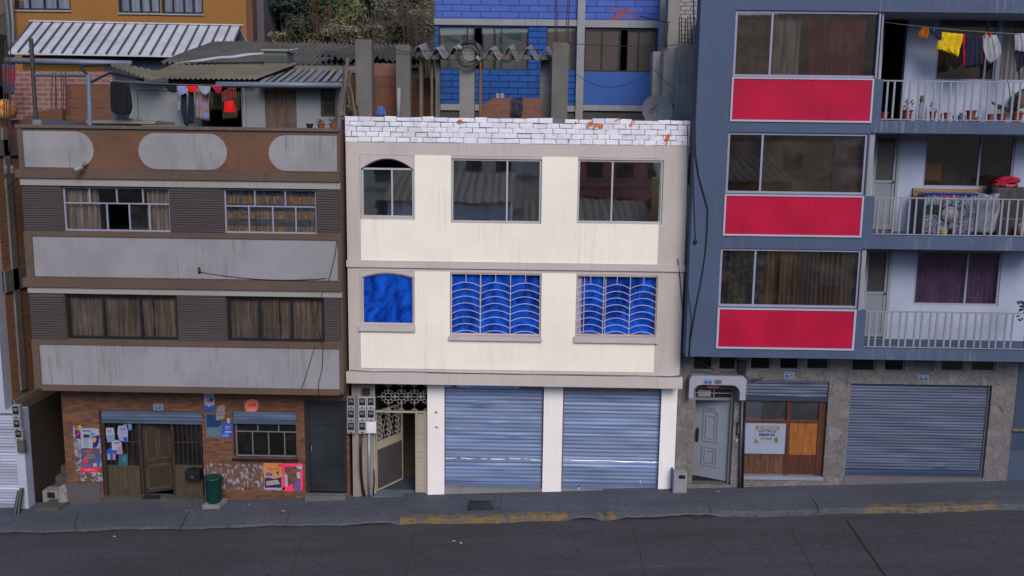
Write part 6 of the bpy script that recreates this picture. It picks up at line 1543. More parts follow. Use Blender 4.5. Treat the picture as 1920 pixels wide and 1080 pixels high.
# pots on the parapet
zp = ZT+.071; yp = YL+.12
for px0_,px1_,py,mt,lb in ((573,588,232,None,'black empty pot standing on the brown parapet'),(594,610,232,1,'red pot with a small plant on the brown parapet'),(617,634,231,2,'red pot with a leafy plant at the right end of the brown parapet')):
    pr = PT1
    if mt is None: pr = pot_proto(plain('black_pot', (.02,.02,.024), .5), False)
    xa, xb = P(px0_,py,yp).x, P(px1_,py,yp).x; z_ = P((px0_+px1_)/2, py, yp).z
    dup(pr, ((xa+xb)/2, yp, zp), lb, 'pots on the brown parapet', px0_, ((xb-xa)/2,(xb-xa)/2,z_-zp))
# --- brick walls on the left
def bwall(label, q, Y, th, mat, zlow, cat='wall', name='brick_wall'):
    x0,x1,z0,z1 = rect(*q,Y); return single(name, MB().box(x0,x1,Y,Y+th,zlow,z1), mat, label, cat)
bwall('pinkish block wall with pale mortar on the roof at the left', (17,133,213,240), 7.0, .2, brick_red, 5.5)
bwall('darker brick wall in front of the pinkish block wall', (124,157,212,230), 5.6, .2, brick_old, 5.5)
mb = MB(); a,b,c,d = rect(0,207,118,260,1.8)
pts = [(a-1.5,5.5),(b,5.5),(b,P(118,205,1.8).z),(P(70,210,1.8).x,P(70,208,1.8).z),(P(70,210,1.8).x,P(70,215,1.8).z),(P(45,210,1.8).x,P(45,217,1.8).z),(P(45,220,1.8).x,P(45,224,1.8).z),(a-1.5,P(0,228,1.8).z)]
mb.prism(pts, 1.8, 2.0); single('brick_wall', mb, brick_old, 'low stepped brick wall left of the oval parapet', 'wall')
def rebar(pxs, py0, py1, Y, label):
    mb = MB(); r = random.Random(int(pxs[0]))
    for px in pxs: mb.tube([P(px,py1,Y), P(px+r.uniform(-1,1),(py0+py1)/2,Y), P(px+r.uniform(-3,3),py0+r.uniform(0,8),Y)], .014, 5)
    single('rebar_bundle', mb, rust, label, 'rebar', 'rusty reinforcing bars')
rebar((97,103,106,115,119,124),131,225,5.3,'rusty bars before the pinkish block wall'); rebar((8,12,16,20),75,285,.6,'rusty bars at the far left beside the oval parapet')
rebar((1273,1278,1284,1290,1296,1300),28,85,3.6,'rusty bars sprouting from the grey slabs beside the blue-grey building'); rebar((1041,1044,1063,1066),-10,82,3.5,'two pairs of bars rising from the corner column'); rebar((1246,1251),40,95,3.8,'short rusty bars behind the middle grey slab')
hang('cloth', [(2,120),(4,150),(6,178)], [(28,122),(26,150),(24,176)], 6.0, cloth('blue_red_cloth', (.05,.06,.15), (.22,.03,.06), 'blobs', scale=1.2), 'blue and red cloth hanging at the far left edge', 'cloth', None, .06, 3)
single('orange_bag', MB().lathe([(.05,0),(.22,.05),(.26,.25),(.16,.45),(.04,.5)], (P(12,222,1.5).x,1.5,P(12,224,1.5).z), 12), cloth('orange_tarp', (.42,.20,.06), (.3,.11,.03), 'blobs', scale=5), 'pale orange bag on the low brick wall at the far left', 'bag', None, True)
# --- yellow house and zinc lean-to
Yy = 14.0
t = thing('yellow_house', 'ochre yellow house with wide curtained windows up the slope at the left', 'house')
x0,x1 = P(24,60,Yy).x, P(463,60,Yy).x; zt2 = P(240,-60,Yy).z; zb2 = P(240,160,Yy).z
WW = [rect(24.5,-50,131,19,Yy), rect(221,-48,299,24.5,Yy), rect(302,-48,380,26,Yy)]
mb = MB(); wall(mb, x0, x1, zb2, zt2, Yy, .25, WW); mb.box(x1-.25,x1,Yy+.251,Yy+6,zb2,zt2); mb.box(x0,x0+.25,Yy+.251,Yy+6,zb2,zt2); mb.build('wall', yellow_m, t)
for r_ in WW:
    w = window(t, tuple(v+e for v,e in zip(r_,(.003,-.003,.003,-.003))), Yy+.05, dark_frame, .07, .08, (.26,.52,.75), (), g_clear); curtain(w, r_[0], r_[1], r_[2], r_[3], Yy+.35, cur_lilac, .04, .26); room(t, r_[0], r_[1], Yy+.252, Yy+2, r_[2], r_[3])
    MB().box(r_[0]-.03, r_[1]+.03, Yy-.06, Yy+.04, r_[2]-.06, r_[2]-.002).build('window_sill', pale_band, t)
MB().tube([P(11,-5,Yy-.3),P(16,40,Yy-.3),P(19,90,Yy-.3)],.09,8).build('drainpipe', steel, t); MB().tube([P(20,-5,Yy-.3),P(24,40,Yy-.3),P(25,80,Yy-.3)],.05,8).build('drainpipe', gutter_m, t)
MB().box(x1+.002, P(474,60,Yy).x, Yy+.05, Yy+4, zb2, zt2).build('brick_edge', brick_old, t)
t = thing('lean_to', 'shed with a pale ribbed zinc roof in front of the yellow house', 'shed')
Ya, Yb_ = 9.8, 12.9
a, b, c, d = P(14,98,Ya), P(428,106,Ya), P(452,49,Yb_), P(61,41,Yb_)
mb = MB(); mb.hexa(a, b, c, d, (0,0,-.06)); mb.build('roof_sheet', zinc, t)
n = 20; mb = MB()
for i in range(n+1):
    f = i/n; mb.bar(a*(1-f)+b*f+Vector((0,-.02,.02)), d*(1-f)+c*f+Vector((0,0,.02)), .06, .05)
mb.build('roof_seams', zinc_seam, t); MB().bar(d+Vector((-.1,.05,.03)), c+Vector((.1,.05,.03)), .22, .05).build('ridge_cap', zinc, t); MB().tube([a+Vector((0,-.15,-.28)), b+Vector((-3.2,-.15,-.28))], .10, 8).build('gutter', gutter_m, t, True)
zl = zb2-1
MB().box(P(42,120,Ya+.5).x,P(195,120,Ya+.5).x,Ya+.5,Ya+.7,zl,a.z-.05).build('front_wall', paint('deep_ochre_paint', (.155,.088,.018), .85, .08), t)
MB().box(P(195,120,Ya+.5).x+.001,P(430,120,Ya+.5).x,Ya+.51,Ya+.7,zl,a.z-.02).build('blue_front_wall', paint('slate_blue_wall', (.055,.065,.10), .85, .1), t)
MB().add([b+Vector((-.3,.1,-.07)), c+Vector((-.1,-.05,-.07)), (c.x-.1,c.y,zl), (b.x-.3,Ya+.1,zl)], [(0,1,2,3)]).add([c+Vector((-.1,0,-.07)), c+Vector((.3,1.0,-1.7)), (c.x+.3,c.y+1,zl), (c.x-.1,c.y,zl)], [(0,1,2,3)]).build('gable_wall', mauve_m, t)
MB().hexa(c+Vector((-.1,0,.0)), d+Vector((0,0,0)), d+Vector((.2,1.6,-1.7)), c+Vector((.55,1.6,-1.7)), (0,0,-.06)).build('rear_roof', zinc, t)
t = thing('grey_building', 'plain mauve-grey building between the yellow house and the bushes', 'building')
x0,x1 = P(475,60,Yy+1).x, P(501,60,Yy+1).x; MB().box(x0,x1,Yy+.6,Yy+8,zb2,zt2).build('wall', mauve_m, t); MB().box(x0-.05,x1+.08,Yy+.55,Yy+8.1,zt2+.001,zt2+.25).build('roof', conc, t)
t = thing('tiled_roof_house', 'dim house with a sloping grey roof at the far upper left corner', 'house')
x1 = P(8,60,Yy+2).x; MB().box(x1-5,x1,Yy+1,Yy+6,zb2,P(4,60,Yy+1).z).build('wall', conc_d, t); mb = MB(); corr(mb, (x1-6,Yy+.2,P(4,56,Yy).z), (x1+.15,Yy+.2,P(8,50,Yy).z), (x1+.15,Yy+5,P(8,-20,Yy+5).z), (x1-6,Yy+5,P(8,-20,Yy+5).z), .06, 22); mb.build('roof', fibro, t)

# --- roof of the cream house: columns, walls, shelter
zc_ = CT-.2
def column(px0, px1, py, Y, label, cat='column', name='concrete_column', mat=None, depth=None):
    x0,x1,_,z1 = rect(px0,py,px1,230,Y); r = random.Random(px0); mb = MB(); c = .018
    d = depth or (x1-x0)*.9
    mb.prism([(x0,zc_),(x1,zc_),(x1+.005,z1-.02),(x1-.03,z1),(x0+.02,z1+.01),(x0-.004,z1-.03)], Y, Y+d)
    return single(name, mb, mat or conc, label, cat, 'raw columns on the cream house roof')
slab_m = paint('bare_slab_grey', (.30,.285,.275), .92, .16, streak=.9, dirt=(.15,.14,.135), spots=.5, bump=.5)
column(667,697,74,3.4,'tallest raw concrete column, leftmost behind the white brick parapet')
column(743,769,84,3.6,'raw concrete column between two red brick wall pieces')
column(862,889,86,3.4,'pale concrete column with a coil of hose hung on it',mat=conc_l)
column(1035,1065,80,3.4,'raw concrete column at the right end of the wavy shelter roof')
column(1013,1034,108,4.3,'grey post in the shade under the right end of the wavy roof',mat=conc_l)
column(1223,1243,97,4.4,'lowest of the three stepped grey slabs by the satellite dish',mat=slab_m,depth=.5)
column(1243,1270,91,3.9,'middle of the three stepped grey slabs by the satellite dish',mat=slab_m,depth=.5)
column(1270,1301,85,3.4,'tallest stepped grey slab against the blue-grey building',mat=slab_m,depth=.5)
def bwall2(label, q, Y, mat): return bwall(label, q, Y, .18, mat, zc_)
bwall2('red brick wall between the two left concrete columns', (696,142,746,240), 4.3, brick_old)
bwall2('pale pink brick course above the red wall between the columns', (697,119,744,141.5), 4.36, paint('pink_brick_course', (.16,.085,.075), .9, .2, spots=.8, dirt=(.08,.04,.035)))
bwall2('narrow brick strip left of the tallest concrete column', (655,145,676,240), 4.0, brick_old)
bwall2('dim brick wall in the shade behind the wooden posts', (768,146,822,240), 5.2, brick_old)
mb = MB(); Y = 3.9; pts = [(898,240),(1014,240),(1014,184),(985,184),(985,183),(922,184),(922,188),(912,189),(912,194),(904,195),(904,199),(898,200)]
mb.prism([(P(x,y,Y).x,P(x,y,Y).z if y < 240 else zc_) for x,y in pts], Y, Y+.18); single('brick_wall', mb, brick('orange_stepped_brick', (.22,.075,.04), (.15,.055,.03), (.14,.11,.10), .22,.075,.012,.4), 'low stepped red brick wall under the wavy shelter roof', 'wall')
for px0_,px1_,lb in ((930,936,'left white brick end on the stepped red wall'),(938,945,'right white brick end on the stepped red wall')):
    x0,x1,z0,z1 = rect(px0_,175,px1_,184,3.9); single('brick', MB().box(x0,x1,3.92,4.06,z0+.004,z1), pale_band, lb, 'brick', 'loose bricks on the stepped wall')
hang('garment', [(959,183),(958,200),(958,218)], [(980,182),(980,200),(978,219)], 3.85, cloth('dark_violet_cloth', (.05,.045,.075), (.02,.02,.03), 'blobs', scale=9), 'dark violet cloth hung over the stepped red wall', 'cloth', None, .04, 4)
t = thing('wavy_shelter', 'lean-to shelter of large-wave grey sheets on wooden posts behind the white parapet', 'shelter')
mb = MB(); A, B = P(775,100,3.7), P(1035,103,3.7); Dd, Cc = P(790,93,5.4), P(1040,96,5.4)
def wav(u, v):
    p = (A*(1-u)+B*u)*(1-v)+(Dd*(1-u)+Cc*u)*v; k = u*7.6
    s = math.sin(6.283*k); return p+Vector((0, .05*math.sin(u*23)*(1-v), .14*(s if s < 0 else s*1.25)+.03*math.sin(u*31)))
mb.sheet(wav, 120, 6, (0,0,-.025)); mb.build('roof_sheet', fibro_pale, t, True)
MB().bar(P(795,107,3.9), P(1034,108,3.9), .10, .12).build('beam', wood_pole, t)
for a,b,mt in ((787,793,wood_pole),(808,812,wood_pole),(817,825,conc)):
    x0,x1,z0,z1 = rect(a,108,b,240,4.2); MB().box(x0,x1,4.15,4.25+(x1-x0),zc_,z1).build('post', mt, t)
x0,x1,z0,z1 = rect(898,112,903,240,3.7); MB().tube([((x0+x1)/2,3.72,zc_),((x0+x1)/2,3.72,z1)],.035,8).build('post', paint('orange_rust_post', (.22,.085,.03), .7, .2), t)
t = thing('hose_coil', 'coil of dark hose hung over the pale concrete column', 'hose coil')
c = P(879,100,3.28); mb = MB(); r = random.Random(2)
for k in range(6):
    R = .235+.02*k; o = Vector((r.uniform(-.03,.03), 0, r.uniform(-.03,.03)-.01*k)); ph = r.uniform(0,6)
    mb.tube([c+o+Vector((R*math.cos(a)*(1+.03*math.sin(3*a+ph)), -.02*k+.02*math.sin(a*2+ph), R*1.02*math.sin(a))) for a in [i*6.2832/36 for i in range(37)]], .017, 5, False)
mb.build('coils', hose_m, t, True); mb = MB()
for a in (-.5, 2.6): mb.tube([c+Vector((q*math.cos(a),-.06,q*math.sin(a))) for q in (.22,.28,.35)], [.05,.06,.05], 8)
mb.build('ties', pale_band, t)
single('pvc_pipe', MB().tube([P(748,165,3.3),P(747,235,3.3)],.05,8), pale_band, 'white plastic pipe beside the second concrete column', 'pipe', None, True)
hang('plastic_sheet', [(709,199),(708,206),(706,216)], [(718,200),(722,207),(724,217)], 3.3, plain('blue_plastic', (.06,.13,.42), .4), 'crumpled blue plastic sheet behind the white parapet', 'plastic sheet', None, .04, 2)
t = thing('stick_bundle', 'bundle of dry branches leaning at the corner of the left terrace', 'branches')
mb = MB(); r = random.Random(12)
for i in range(16):
    a = P(r.uniform(637,668),r.uniform(195,228),1.8+r.random()); b = P(r.uniform(640,664),r.uniform(125,180),1.8+r.random()); mb.tube([a,(a+b)/2+Vector((r.uniform(-.1,.1),0,0)),b],[.03,.025,.015],5)
mb.tube([P(636,225,1.9),P(647,160,1.9),P(652,108,1.9)],[.06,.05,.045],6)
mb.build('branches', wood_pole, t)
t = thing('corner_pillar', 'rough dark masonry stub where the left terrace meets the cream house', 'pillar'); MB().sheet(lambda u,v: (P(652,190,2.6).x+.28*math.cos(u*6.283)*(1-.35*v)+.05*math.sin(u*14+v*8), 2.8+.25*math.sin(u*6.283), zc_-.6+v*1.7+.06*math.sin(u*21)), 18, 9).build('masonry', brick_old, t)
# satellite dish
t = thing('satellite_dish', 'grey satellite dish with faint white lettering beside the stepped slabs', 'satellite dish')
c = P(1233,207,2.4); Rm = Matrix.Rotation(R_(8),3,'Z') @ Matrix.Rotation(R_(90-14),3,'X')
prof = [(.0,-.07)]+[(.40*i/8, -.07+.07*(i/8)**2) for i in range(1,9)]+[(.41,.004),(.40,-.012)]+[(.40*i/8, -.085+.07*(i/8)**2) for i in range(7,0,-1)]+[(0,-.085)]
MB().lathe(prof, c, 40, Rm).build('dish', paint('dish_grey', (.21,.215,.25), .5, .05), t, True)
o = text_mesh('Claro', .135, white_dim, 'lettering', t, (0,0,0), Matrix.Translation(c+Vector((-.10,-.005,.08))) @ Matrix.Rotation(R_(8),4,'Z') @ Matrix.Rotation(R_(90-14),4,'X') @ Matrix.Rotation(R_(52),4,'Z') @ Matrix.Translation((0,0,-.040)), thick=.012)
mb = MB()
for k in range(3):
    a = R_(20+35*k); q = Vector((.045+.10*math.cos(a)*.9, .0, .09+.12*math.sin(a)))+c+Vector((0,-.02,.04)); mb.bar(q, q+Vector((.03*math.cos(a),0,.03*math.sin(a))), .012)
mb.build('ray_marks', white_dim, t)
MB().tube([c+Vector((0,-.0,-.42)), c+Vector((0,-.35,-.36)), c+Vector((0,-.42,-.28))], .015, 6).build('feed_arm', steel, t); MB().tube([c+Vector((0,.1,0)),c+Vector((0,.22,-.1)),(c.x,c.y+.22,zc_)], .03, 8).build('mast', steel, t); MB().lathe([(.03,-.06),(.045,0),(.03,.06)], c+Vector((0,-.43,-.26)), 10).build('receiver', white_dim, t)
p = P(1260,180,3.8); single('white_box', MB().box(*rect(1256,172,1265,196,3.8)[:2],3.7,3.88,*rect(1256,172,1265,196,3.8)[2:]).tube([P(1260,196,3.75),P(1258,206,3.75)],.02,5), white_dim, 'small white box fixed to the middle grey slab', 'box')
# wires over the yard
for a,b,Y1,Y2,s,r_,lb in (((700,72),(800,96),3.4,3.6,.15,.010,'drooping wire from the tallest column to the wavy roof'),((775,95),(1040,92),3.3,3.3,.02,.007,'taut wire before the wavy roof'),((1065,81),(1272,84),3.4,3.4,.06,.009,'wire from the corner column to the stepped slabs'),
        ((1075,135),(1225,128),4.0,4.0,.45,.008,'wire hanging in a deep curve before the flat blue panel'),((1226,130),(1268,168),3.7,3.6,.05,.008,'short wire slanting over the stepped slabs'),((1200,30),(1256,42),7.0,6.0,.02,.016,'dark rod sticking out before the whitewashed wall'),((820,160),(900,100),3.6,3.6,.12,.007,'slack wire by the wooden posts')):
    cable(P(*a,Y1),P(*b,Y2),s,r_,lb)
# --- blue building
Yb = 9.0
t = thing('blue_brick_building', 'bright blue brick building with white bands and beige windows behind the roof', 'building')
zlow = P(950,240,Yb).z
x0,x1 = P(816,100,Yb).x, P(1081,100,Yb).x
wa = rect(822,50,991,131,Yb); wb = rect(1024,50,1079,132,Yb)
mb = MB(); wall(mb, x0, x1, P(950,196,Yb).z, P(950,45,Yb).z, Yb, .2, [wa,wb]); mb.build('lower_wall', blue_brick, t)
MB().box(x0+.01,x1-.01,Yb+.02,Yb+.2,zlow-1,P(950,208,Yb).z).build('base_wall', conc_d, t)
MB().box(x0-.02,x1-.001,Yb-.05,Yb+.15,P(950,208,Yb).z+.001,P(950,196.5,Yb).z-.001).build('base_band', pale_band, t)
MB().box(x0,x1,Yb+.001,Yb+.2,P(950,36,Yb).z+.001,P(950,-70,Yb).z).build('upper_wall', lilac_brick, t)
MB().box(x0-.03,x1-.001,Yb-.06,Yb+.2,P(950,48,Yb).z,P(950,36.5,Yb).z).build('white_band', pale_band, t)
x2,x3 = P(1095,100,Yb).x, P(1233,100,Yb).x
MB().box(x1+.0005,x2-.0005,Yb-.14,Yb+.2,zlow-1,P(1087,-70,Yb).z).build('white_column', pale_band, t)
wc = rect(1095.5,53,1232,135,Yb)
mb = MB(); wall(mb, x2, x3, P(1160,197,Yb).z, P(1160,50,Yb).z, Yb, .2, [(wc[0]+.002,wc[1]-.002,wc[2],wc[3])]); mb.build('flat_blue_panel', blue_flat, t)
MB().box(x2,x3,Yb+.001,Yb+.2,P(1160,38,Yb).z+.001,P(1160,-70,Yb).z).build('upper_wall', lilac_brick, t)
MB().box(x2,x3+.02,Yb-.06,Yb+.2,P(1160,52,Yb).z,P(1160,38.5,Yb).z).build('white_band', pale_band, t)
MB().box(x2,x3,Yb-.06,Yb+.2,P(1160,208,Yb).z,P(1160,197.5,Yb).z).build('base_band', pale_band, t)
MB().box(x2+.01,x3,Yb+.02,Yb+.2,zlow-1,P(1160,208.5,Yb).z).build('base_wall', conc_d, t)
MB().box(x3+.001,P(1247,60,Yb).x,Yb-.16,Yb+.2,P(1240,100,Yb).z-3,P(1240,-70,Yb).z).build('corner_column', pale_band, t)
w = window(t, wa, Yb+.03, dark_frame, .04, .06, (.32,.39,.62,.70), (), g_clear, (.40,.48,.03,.97)); room(t, wa[0], wa[1], Yb+.201, Yb+2, wa[2], wa[3])
for k,(a,b) in enumerate(((.02,.30),(.33,.385),(.50,.61),(.635,.98))): xa = wa[0]+(wa[1]-wa[0])*a; xb = wa[0]+(wa[1]-wa[0])*b; MB().box(xa,xb,Yb+.12,Yb+.13,wa[2],wa[3]).build('pasted_poster', paint('grey_green_poster_%d'%k, (.16,.17,.165), .8, .08), w)
gp = plain('green_poster_print', (.02,.10,.075), .7)
for q in (((833,66),(838,65),(862,77),(862,80),(834,79)),((866,66),(876,60),(876,78),(866,74)),((935,58),(948,52),(978,60),(978,77),(962,74),(936,62)),((935,68),(941,68),(944,82),(936,82)),((838,110),(845,108),(845,128),(838,128)),((938,112),(960,108),(960,116),(945,118))):
    pp = [P(x,y,Yb+.11) for x,y in q]; MB().prism([(p.x,p.z) for p in pp], Yb+.108, Yb+.1195).build('green_print', gp, w)
w = window(t, wb, Yb+.03, dark_frame, .04, .06, (.9,), (), g_clear); MB().box(wb[0],wb[1],Yb+.12,Yb+.14,wb[2],wb[3]).build('blind', beige_blind, w)
w = window(t, (wc[0]+.004,wc[1]-.004,wc[2]+.004,wc[3]-.004), Yb+.03, dark_frame, .045, .06, (.245,.49,.60,.75), (), g_clear, (.50,.59,.03,.97)); room(t, wc[0]+.01, wc[1]-.01, Yb+.201, Yb+2, wc[2], wc[3], plain('teal_black_room', (.006,.012,.02), .9))
for a,b in ((.0,.49),(.60,1.0)): MB().box(wc[0]+.01+(wc[1]-wc[0]-.02)*a,wc[0]+.01+(wc[1]-wc[0]-.02)*b,Yb+.12,Yb+.14,wc[2],wc[3]).build('blind', beige_blind, w)
t = thing('whitewashed_wall', 'tall whitewashed brick wall between the blue building and the blue-grey one', 'wall')
x0,x1 = P(1249,50,7.5).x, P(1302,50,7.5).x; MB().box(x0,x1+.6,7.5,7.75,zc_-1,P(1270,-70,7.5).z).build('brickwork', white_brick2, t); MB().box(x0+.0,x0+.35,7.2,7.499,zc_-1,P(1255,95,7.2).z+2.2).build('concrete_edge', conc_l, t)

# ================================================================== BUSHES ON THE SLOPE
def leafmat(name, a, b):
    t = NT(name); p = t.pos(); i = t.n('ShaderNodeNewGeometry').outputs['Random Per Island']
    c = t.mix(i, a, b); c = t.mix(t.ramp(t.noise(p, 1.1, 4), .4, .65), c, scl(b, 1.5))
    bs = t.n('ShaderNodeBsdfPrincipled'); t.l(c, bs.inputs['Base Color']); bs.inputs['Roughness'].default_value = .8; bs.inputs['Specular IOR Level'].default_value = .2
    tl = t.n('ShaderNodeBsdfTranslucent'); t.l(c, tl.inputs[0]); mx = t.n('ShaderNodeMixShader'); mx.inputs[0].default_value = .25
    t.l(bs.outputs[0], mx.inputs[1]); t.l(tl.outputs[0], mx.inputs[2]); t.l(mx.outputs[0], t.out.inputs[0]); return t.m
LM = {'green': leafmat('green_leaves', (.025,.046,.024), (.065,.10,.05)), 'blue': leafmat('blue_green_leaves', (.014,.030,.028), (.035,.055,.048)), 'dry': leafmat('dry_grey_leaves', (.08,.07,.052), (.165,.142,.105)),
      'olive': leafmat('olive_leaves', (.07,.072,.035), (.15,.145,.075)), 'rust': leafmat('rust_leaves', (.055,.026,.014), (.10,.045,.022)), 'dark': leafmat('dark_leaves', (.02,.022,.016), (.055,.052,.034))}
bark = plain('bush_bark', (.07,.06,.05), .9)
def bush(px, py0, py1, wpx, Y, kind, label, n=1500, leaf=.085, twigs=14, bare=0):
    r = random.Random(px*3+py0); c0 = P(px, py1, Y); c1 = P(px, py0, Y); h = c1.z-c0.z; rx = wpx/2/F*(Y+D)
    base = Vector((c0.x, Y, min(hill(c0.x, Y), c0.z)))
    t = thing('shrub', label, 'shrub', 'shrubs on the slope')
    lobes = [(Vector((r.uniform(-.6,.6)*rx, r.uniform(-.6,.6)*rx*.8, h*r.uniform(.25,.85))), r.uniform(.28,.55)) for _ in range(11)]
    mb = MB()
    for i in range(n):
        o, s = r.choice(lobes); v = Vector((r.gauss(0,1),r.gauss(0,1),r.gauss(0,1))).normalized()*(r.random()**.45)
        q = Vector((c0.x,Y,c0.z))+o+Vector((v.x*rx*s, v.y*rx*s*.8, v.z*h*s*.55))
        a = Vector((r.gauss(0,1),r.gauss(0,1),r.gauss(0,1))).normalized(); b = a.orthogonal().normalized()
        s2 = leaf*r.uniform(.5,1.3); mb.add([q-a*s2, q+b*s2*.45, q+a*s2, q-b*s2*.45], [(0,1,2,3)])
    mb.build('foliage', LM[kind], t)
    tb = MB()
    for i in range(twigs+bare):
        a = base+Vector((r.uniform(-.15,.15)*rx, 0, 0)); o, s = r.choice(lobes); e = Vector((c0.x,Y,c0.z))+o+Vector((r.uniform(-.4,.4)*rx, r.uniform(-.3,.3)*rx-(.35*rx if i >= twigs else 0), h*r.uniform(.0,.35)))
        mdl = a*.5+e*.5+Vector((r.uniform(-.3,.3),r.uniform(-.2,.2),r.uniform(0,.3)))
        tb.tube([a, mdl, e], [.05,.03,.008], 5)
        for _ in range(3 if i >= twigs else 1):
            k = mdl*.5+e*.5; tb.tube([k, k+Vector((r.uniform(-.5,.5),r.uniform(-.3,.1),r.uniform(.0,.6)))], [.018,.006], 4)
    tb.build('branches', bark, t)
for args in ((520,-40,85,75,16.5,'dark','dark shaded bush beside the mauve-grey building',1500,.09),
        (548,-50,70,80,15.5,'blue','blue-green leafy bush near the mauve-grey building',1800,.095),
        (600,-10,60,60,15,'rust','rusty orange-leaved sprig among the green bushes',220,.07,8),
        (612,-60,55,95,15.8,'green','bright green bush at the top of the slope, left of centre',2000,.095),
        (585,35,95,110,14.2,'dark','low dark bush above the long grey roof, left',1600,.09),
        (655,-30,70,80,14.8,'olive','olive bush in the middle of the slope',1700,.085),
        (640,45,95,90,13.6,'dry','dry grey bush hanging over the roof, middle left',1700,.07,18,20),
        (700,-40,50,95,15.6,'green','green bush high on the slope right of the middle',1800,.09),
        (690,40,95,95,13.5,'dry','dry grey brushwood behind the tallest concrete column',1800,.07,18,30),
        (735,-20,60,80,14.6,'dry','dry twiggy bush above the second concrete column',1600,.07,18,34),
        (750,35,95,85,13.4,'dark','dark undergrowth right of the second column',1300,.08),
        (775,-50,60,80,15,'olive','olive-green bush next to the blue building',1700,.085,14,16),
        (790,15,90,75,13.2,'dry','bare greyish bush touching the corner of the blue building',1300,.065,20,44),
        (560,60,100,120,13.8,'olive','low olive scrub just above the long grey roof',1200,.075)):
    bush(*args)

# ================================================================== ACROSS THE STREET (seen only mirrored in the panes)
def opp(label, x, w, y, zb, zt, col, rows, name='house', roofc=None):
    t = thing(name, label, 'house', 'houses across the street'); mt = paint('opposite_'+str(int(x*10)), col, .85, .1)
    z0 = hill(x, y)-1
    mb = MB(); mb.box(x-w/2, x+w/2, y-6, y, z0, zt); mb.build('wall', mt, t)
    g = MB(); fm = MB()
    for j in range(rows):
        zz = zt-1.9-2.7*j
        for i in range(int(w/2.4)):
            xx = x-w/2+1.2+i*2.4; g.box(xx-.65,xx+.65,y-.02,y+.02,zz-.6,zz+.6); fm.box(xx-.75,xx+.75,y+.0,y+.1,zz-.72,zz-.61)
        fm.box(x-w/2-.05,x+w/2+.05,y+.001,y+.25,zz-1.25,zz-1.05)
    g.build('windows', door_screen, t); fm.build('ledges', white_band, t)
    mb = MB(); corr(mb, (x-w/2-.3,y+.4,zt-.1),(x+w/2+.3,y+.4,zt-.1),(x+w/2+.3,y-6.3,zt+1.6),(x-w/2-.3,y-6.3,zt+1.6),.05,int(w*2)); mb.build('roof', roofc or fibro, t)
for a in (('cream house across the street at the left',-15,9,-36,0,2.5,(.62,.56,.42),3),('white house with red ledges across the street',-5,8,-38,0,5.0,(.7,.68,.7),4),('brick-coloured house across the street in the middle',4,8,-37,0,3.2,(.42,.15,.09),3),
        ('ochre house across the street right of the middle',13,8,-39,0,6.5,(.60,.36,.10),4),('grey house across the street at the right',22,8,-37,0,4.0,(.45,.44,.5),3)
        ,('narrow salmon house across the street',-10,4,-34,0,1.0,(.6,.28,.2),2),('narrow teal house across the street',0,4,-33.5,0,.4,(.2,.42,.42),2),('low white house across the street with flat ledges',9,4.5,-34,0,1.6,(.72,.7,.66),3),
        ('red and white block beyond the ochre house',9,10,-50,0,8.6,(.55,.16,.14),5),('pale green block beyond the cream house',-13,9,-52,0,8.0,(.45,.52,.42),5),('sand-coloured block beyond the grey house',19,9,-51,0,9.4,(.62,.52,.36),5),('beige block in the middle distance',-2,7,-53,0,9.0,(.58,.5,.42),5)
        ,('tall pale block farther down the valley',-22,14,-62,0,11,(.55,.52,.52),6),('tall beige block farther down the valley',2,16,-66,0,12,(.55,.47,.38),6),('tall white block farther down the valley',26,14,-64,0,13,(.7,.7,.74),6)):
    opp(*a)

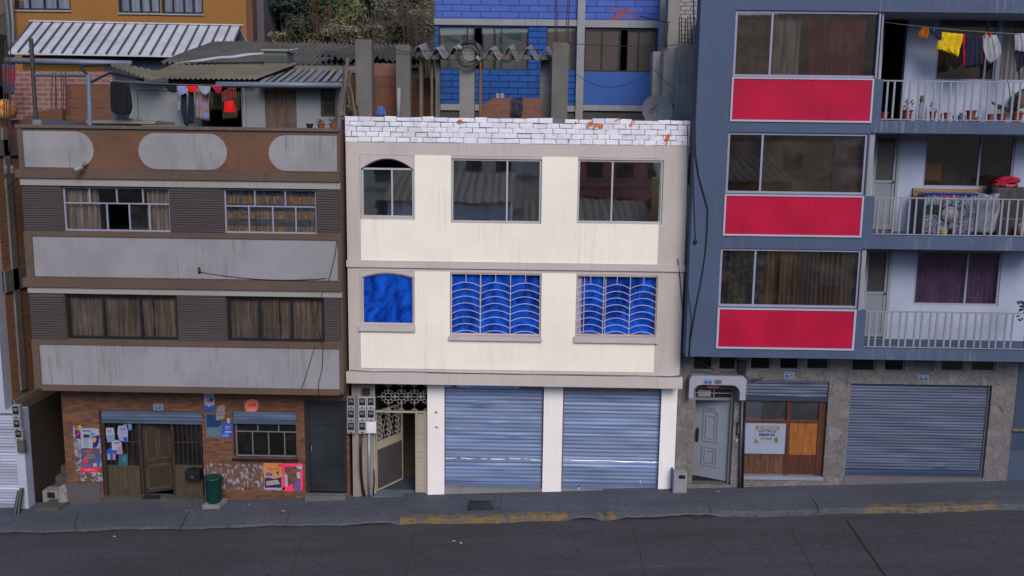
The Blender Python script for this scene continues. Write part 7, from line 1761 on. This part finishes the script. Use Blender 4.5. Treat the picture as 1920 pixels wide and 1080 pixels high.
# ================================================================== LIGHT
SUN_EL, SUN_AZ = R_(36), R_(163)      # azimuth clockwise from +Y
wd = bpy.data.worlds.new('World'); scene.world = wd; wd.use_nodes = True
nt = wd.node_tree; nt.nodes.clear()
sk = nt.nodes.new('ShaderNodeTexSky'); sk.sky_type = 'NISHITA'; sk.sun_disc = False; sk.sun_elevation = SUN_EL; sk.sun_rotation = SUN_AZ; sk.altitude = 2000; sk.air_density = 1.0; sk.dust_density = 3.0; sk.ozone_density = 1.0
bg = nt.nodes.new('ShaderNodeBackground'); bg.inputs[1].default_value = .10; ow = nt.nodes.new('ShaderNodeOutputWorld')
nt.links.new(sk.outputs[0], bg.inputs[0]); nt.links.new(bg.outputs[0], ow.inputs[0])
ld = bpy.data.lights.new('sun', 'SUN'); ld.energy = 1.5; ld.angle = R_(30); ld.color = (1,.89,.78)
lo = bpy.data.objects.new('sun', ld); COL.objects.link(lo)
sd = Vector((math.sin(SUN_AZ)*math.cos(SUN_EL), math.cos(SUN_AZ)*math.cos(SUN_EL), math.sin(SUN_EL)))
lo.rotation_euler = sd.to_track_quat('Z','Y').to_euler(); lo.location = (0,-30,40)
scene.view_settings.view_transform = 'Standard'; scene.view_settings.look = 'None'; scene.view_settings.exposure = 0.93; scene.view_settings.gamma = 1.0
scene.render.film_transparent = False
scene.cycles.use_denoising = True
scene.cycles.max_bounces = 8; scene.cycles.transparent_max_bounces = 12

# ================================================================== give every thing its own base point
bpy.context.view_layer.update()
def desc(o):
    for c in o.children:
        yield c; yield from desc(c)
for o in [o for o in bpy.data.objects if o.location.z < -40]:
    for d in list(desc(o)): bpy.data.objects.remove(d)
    bpy.data.objects.remove(o)
for o in ROOTS:
    ds = list(desc(o)); ms = [d for d in ([o]+ds) if d.type == 'MESH']
    if not ms: continue
    pts = [v.co+d.location for d in ms for v in d.data.vertices]
    lo_ = Vector(map(min, zip(*pts))); hi_ = Vector(map(max, zip(*pts)))
    base = Vector(((lo_.x+hi_.x)/2, (lo_.y+hi_.y)/2, lo_.z)); T_ = Matrix.Translation(-base); done = set()
    for d in ms:
        if d is not o and d.location.length > 1e-9: d.location -= base
        elif d.data.name not in done: d.data.transform(T_); done.add(d.data.name)
    o.location = base
for o in bpy.data.objects:
    if 'kind' not in o and o.parent is None and o.type in ('MESH','EMPTY'): o['kind'] = 'thing'
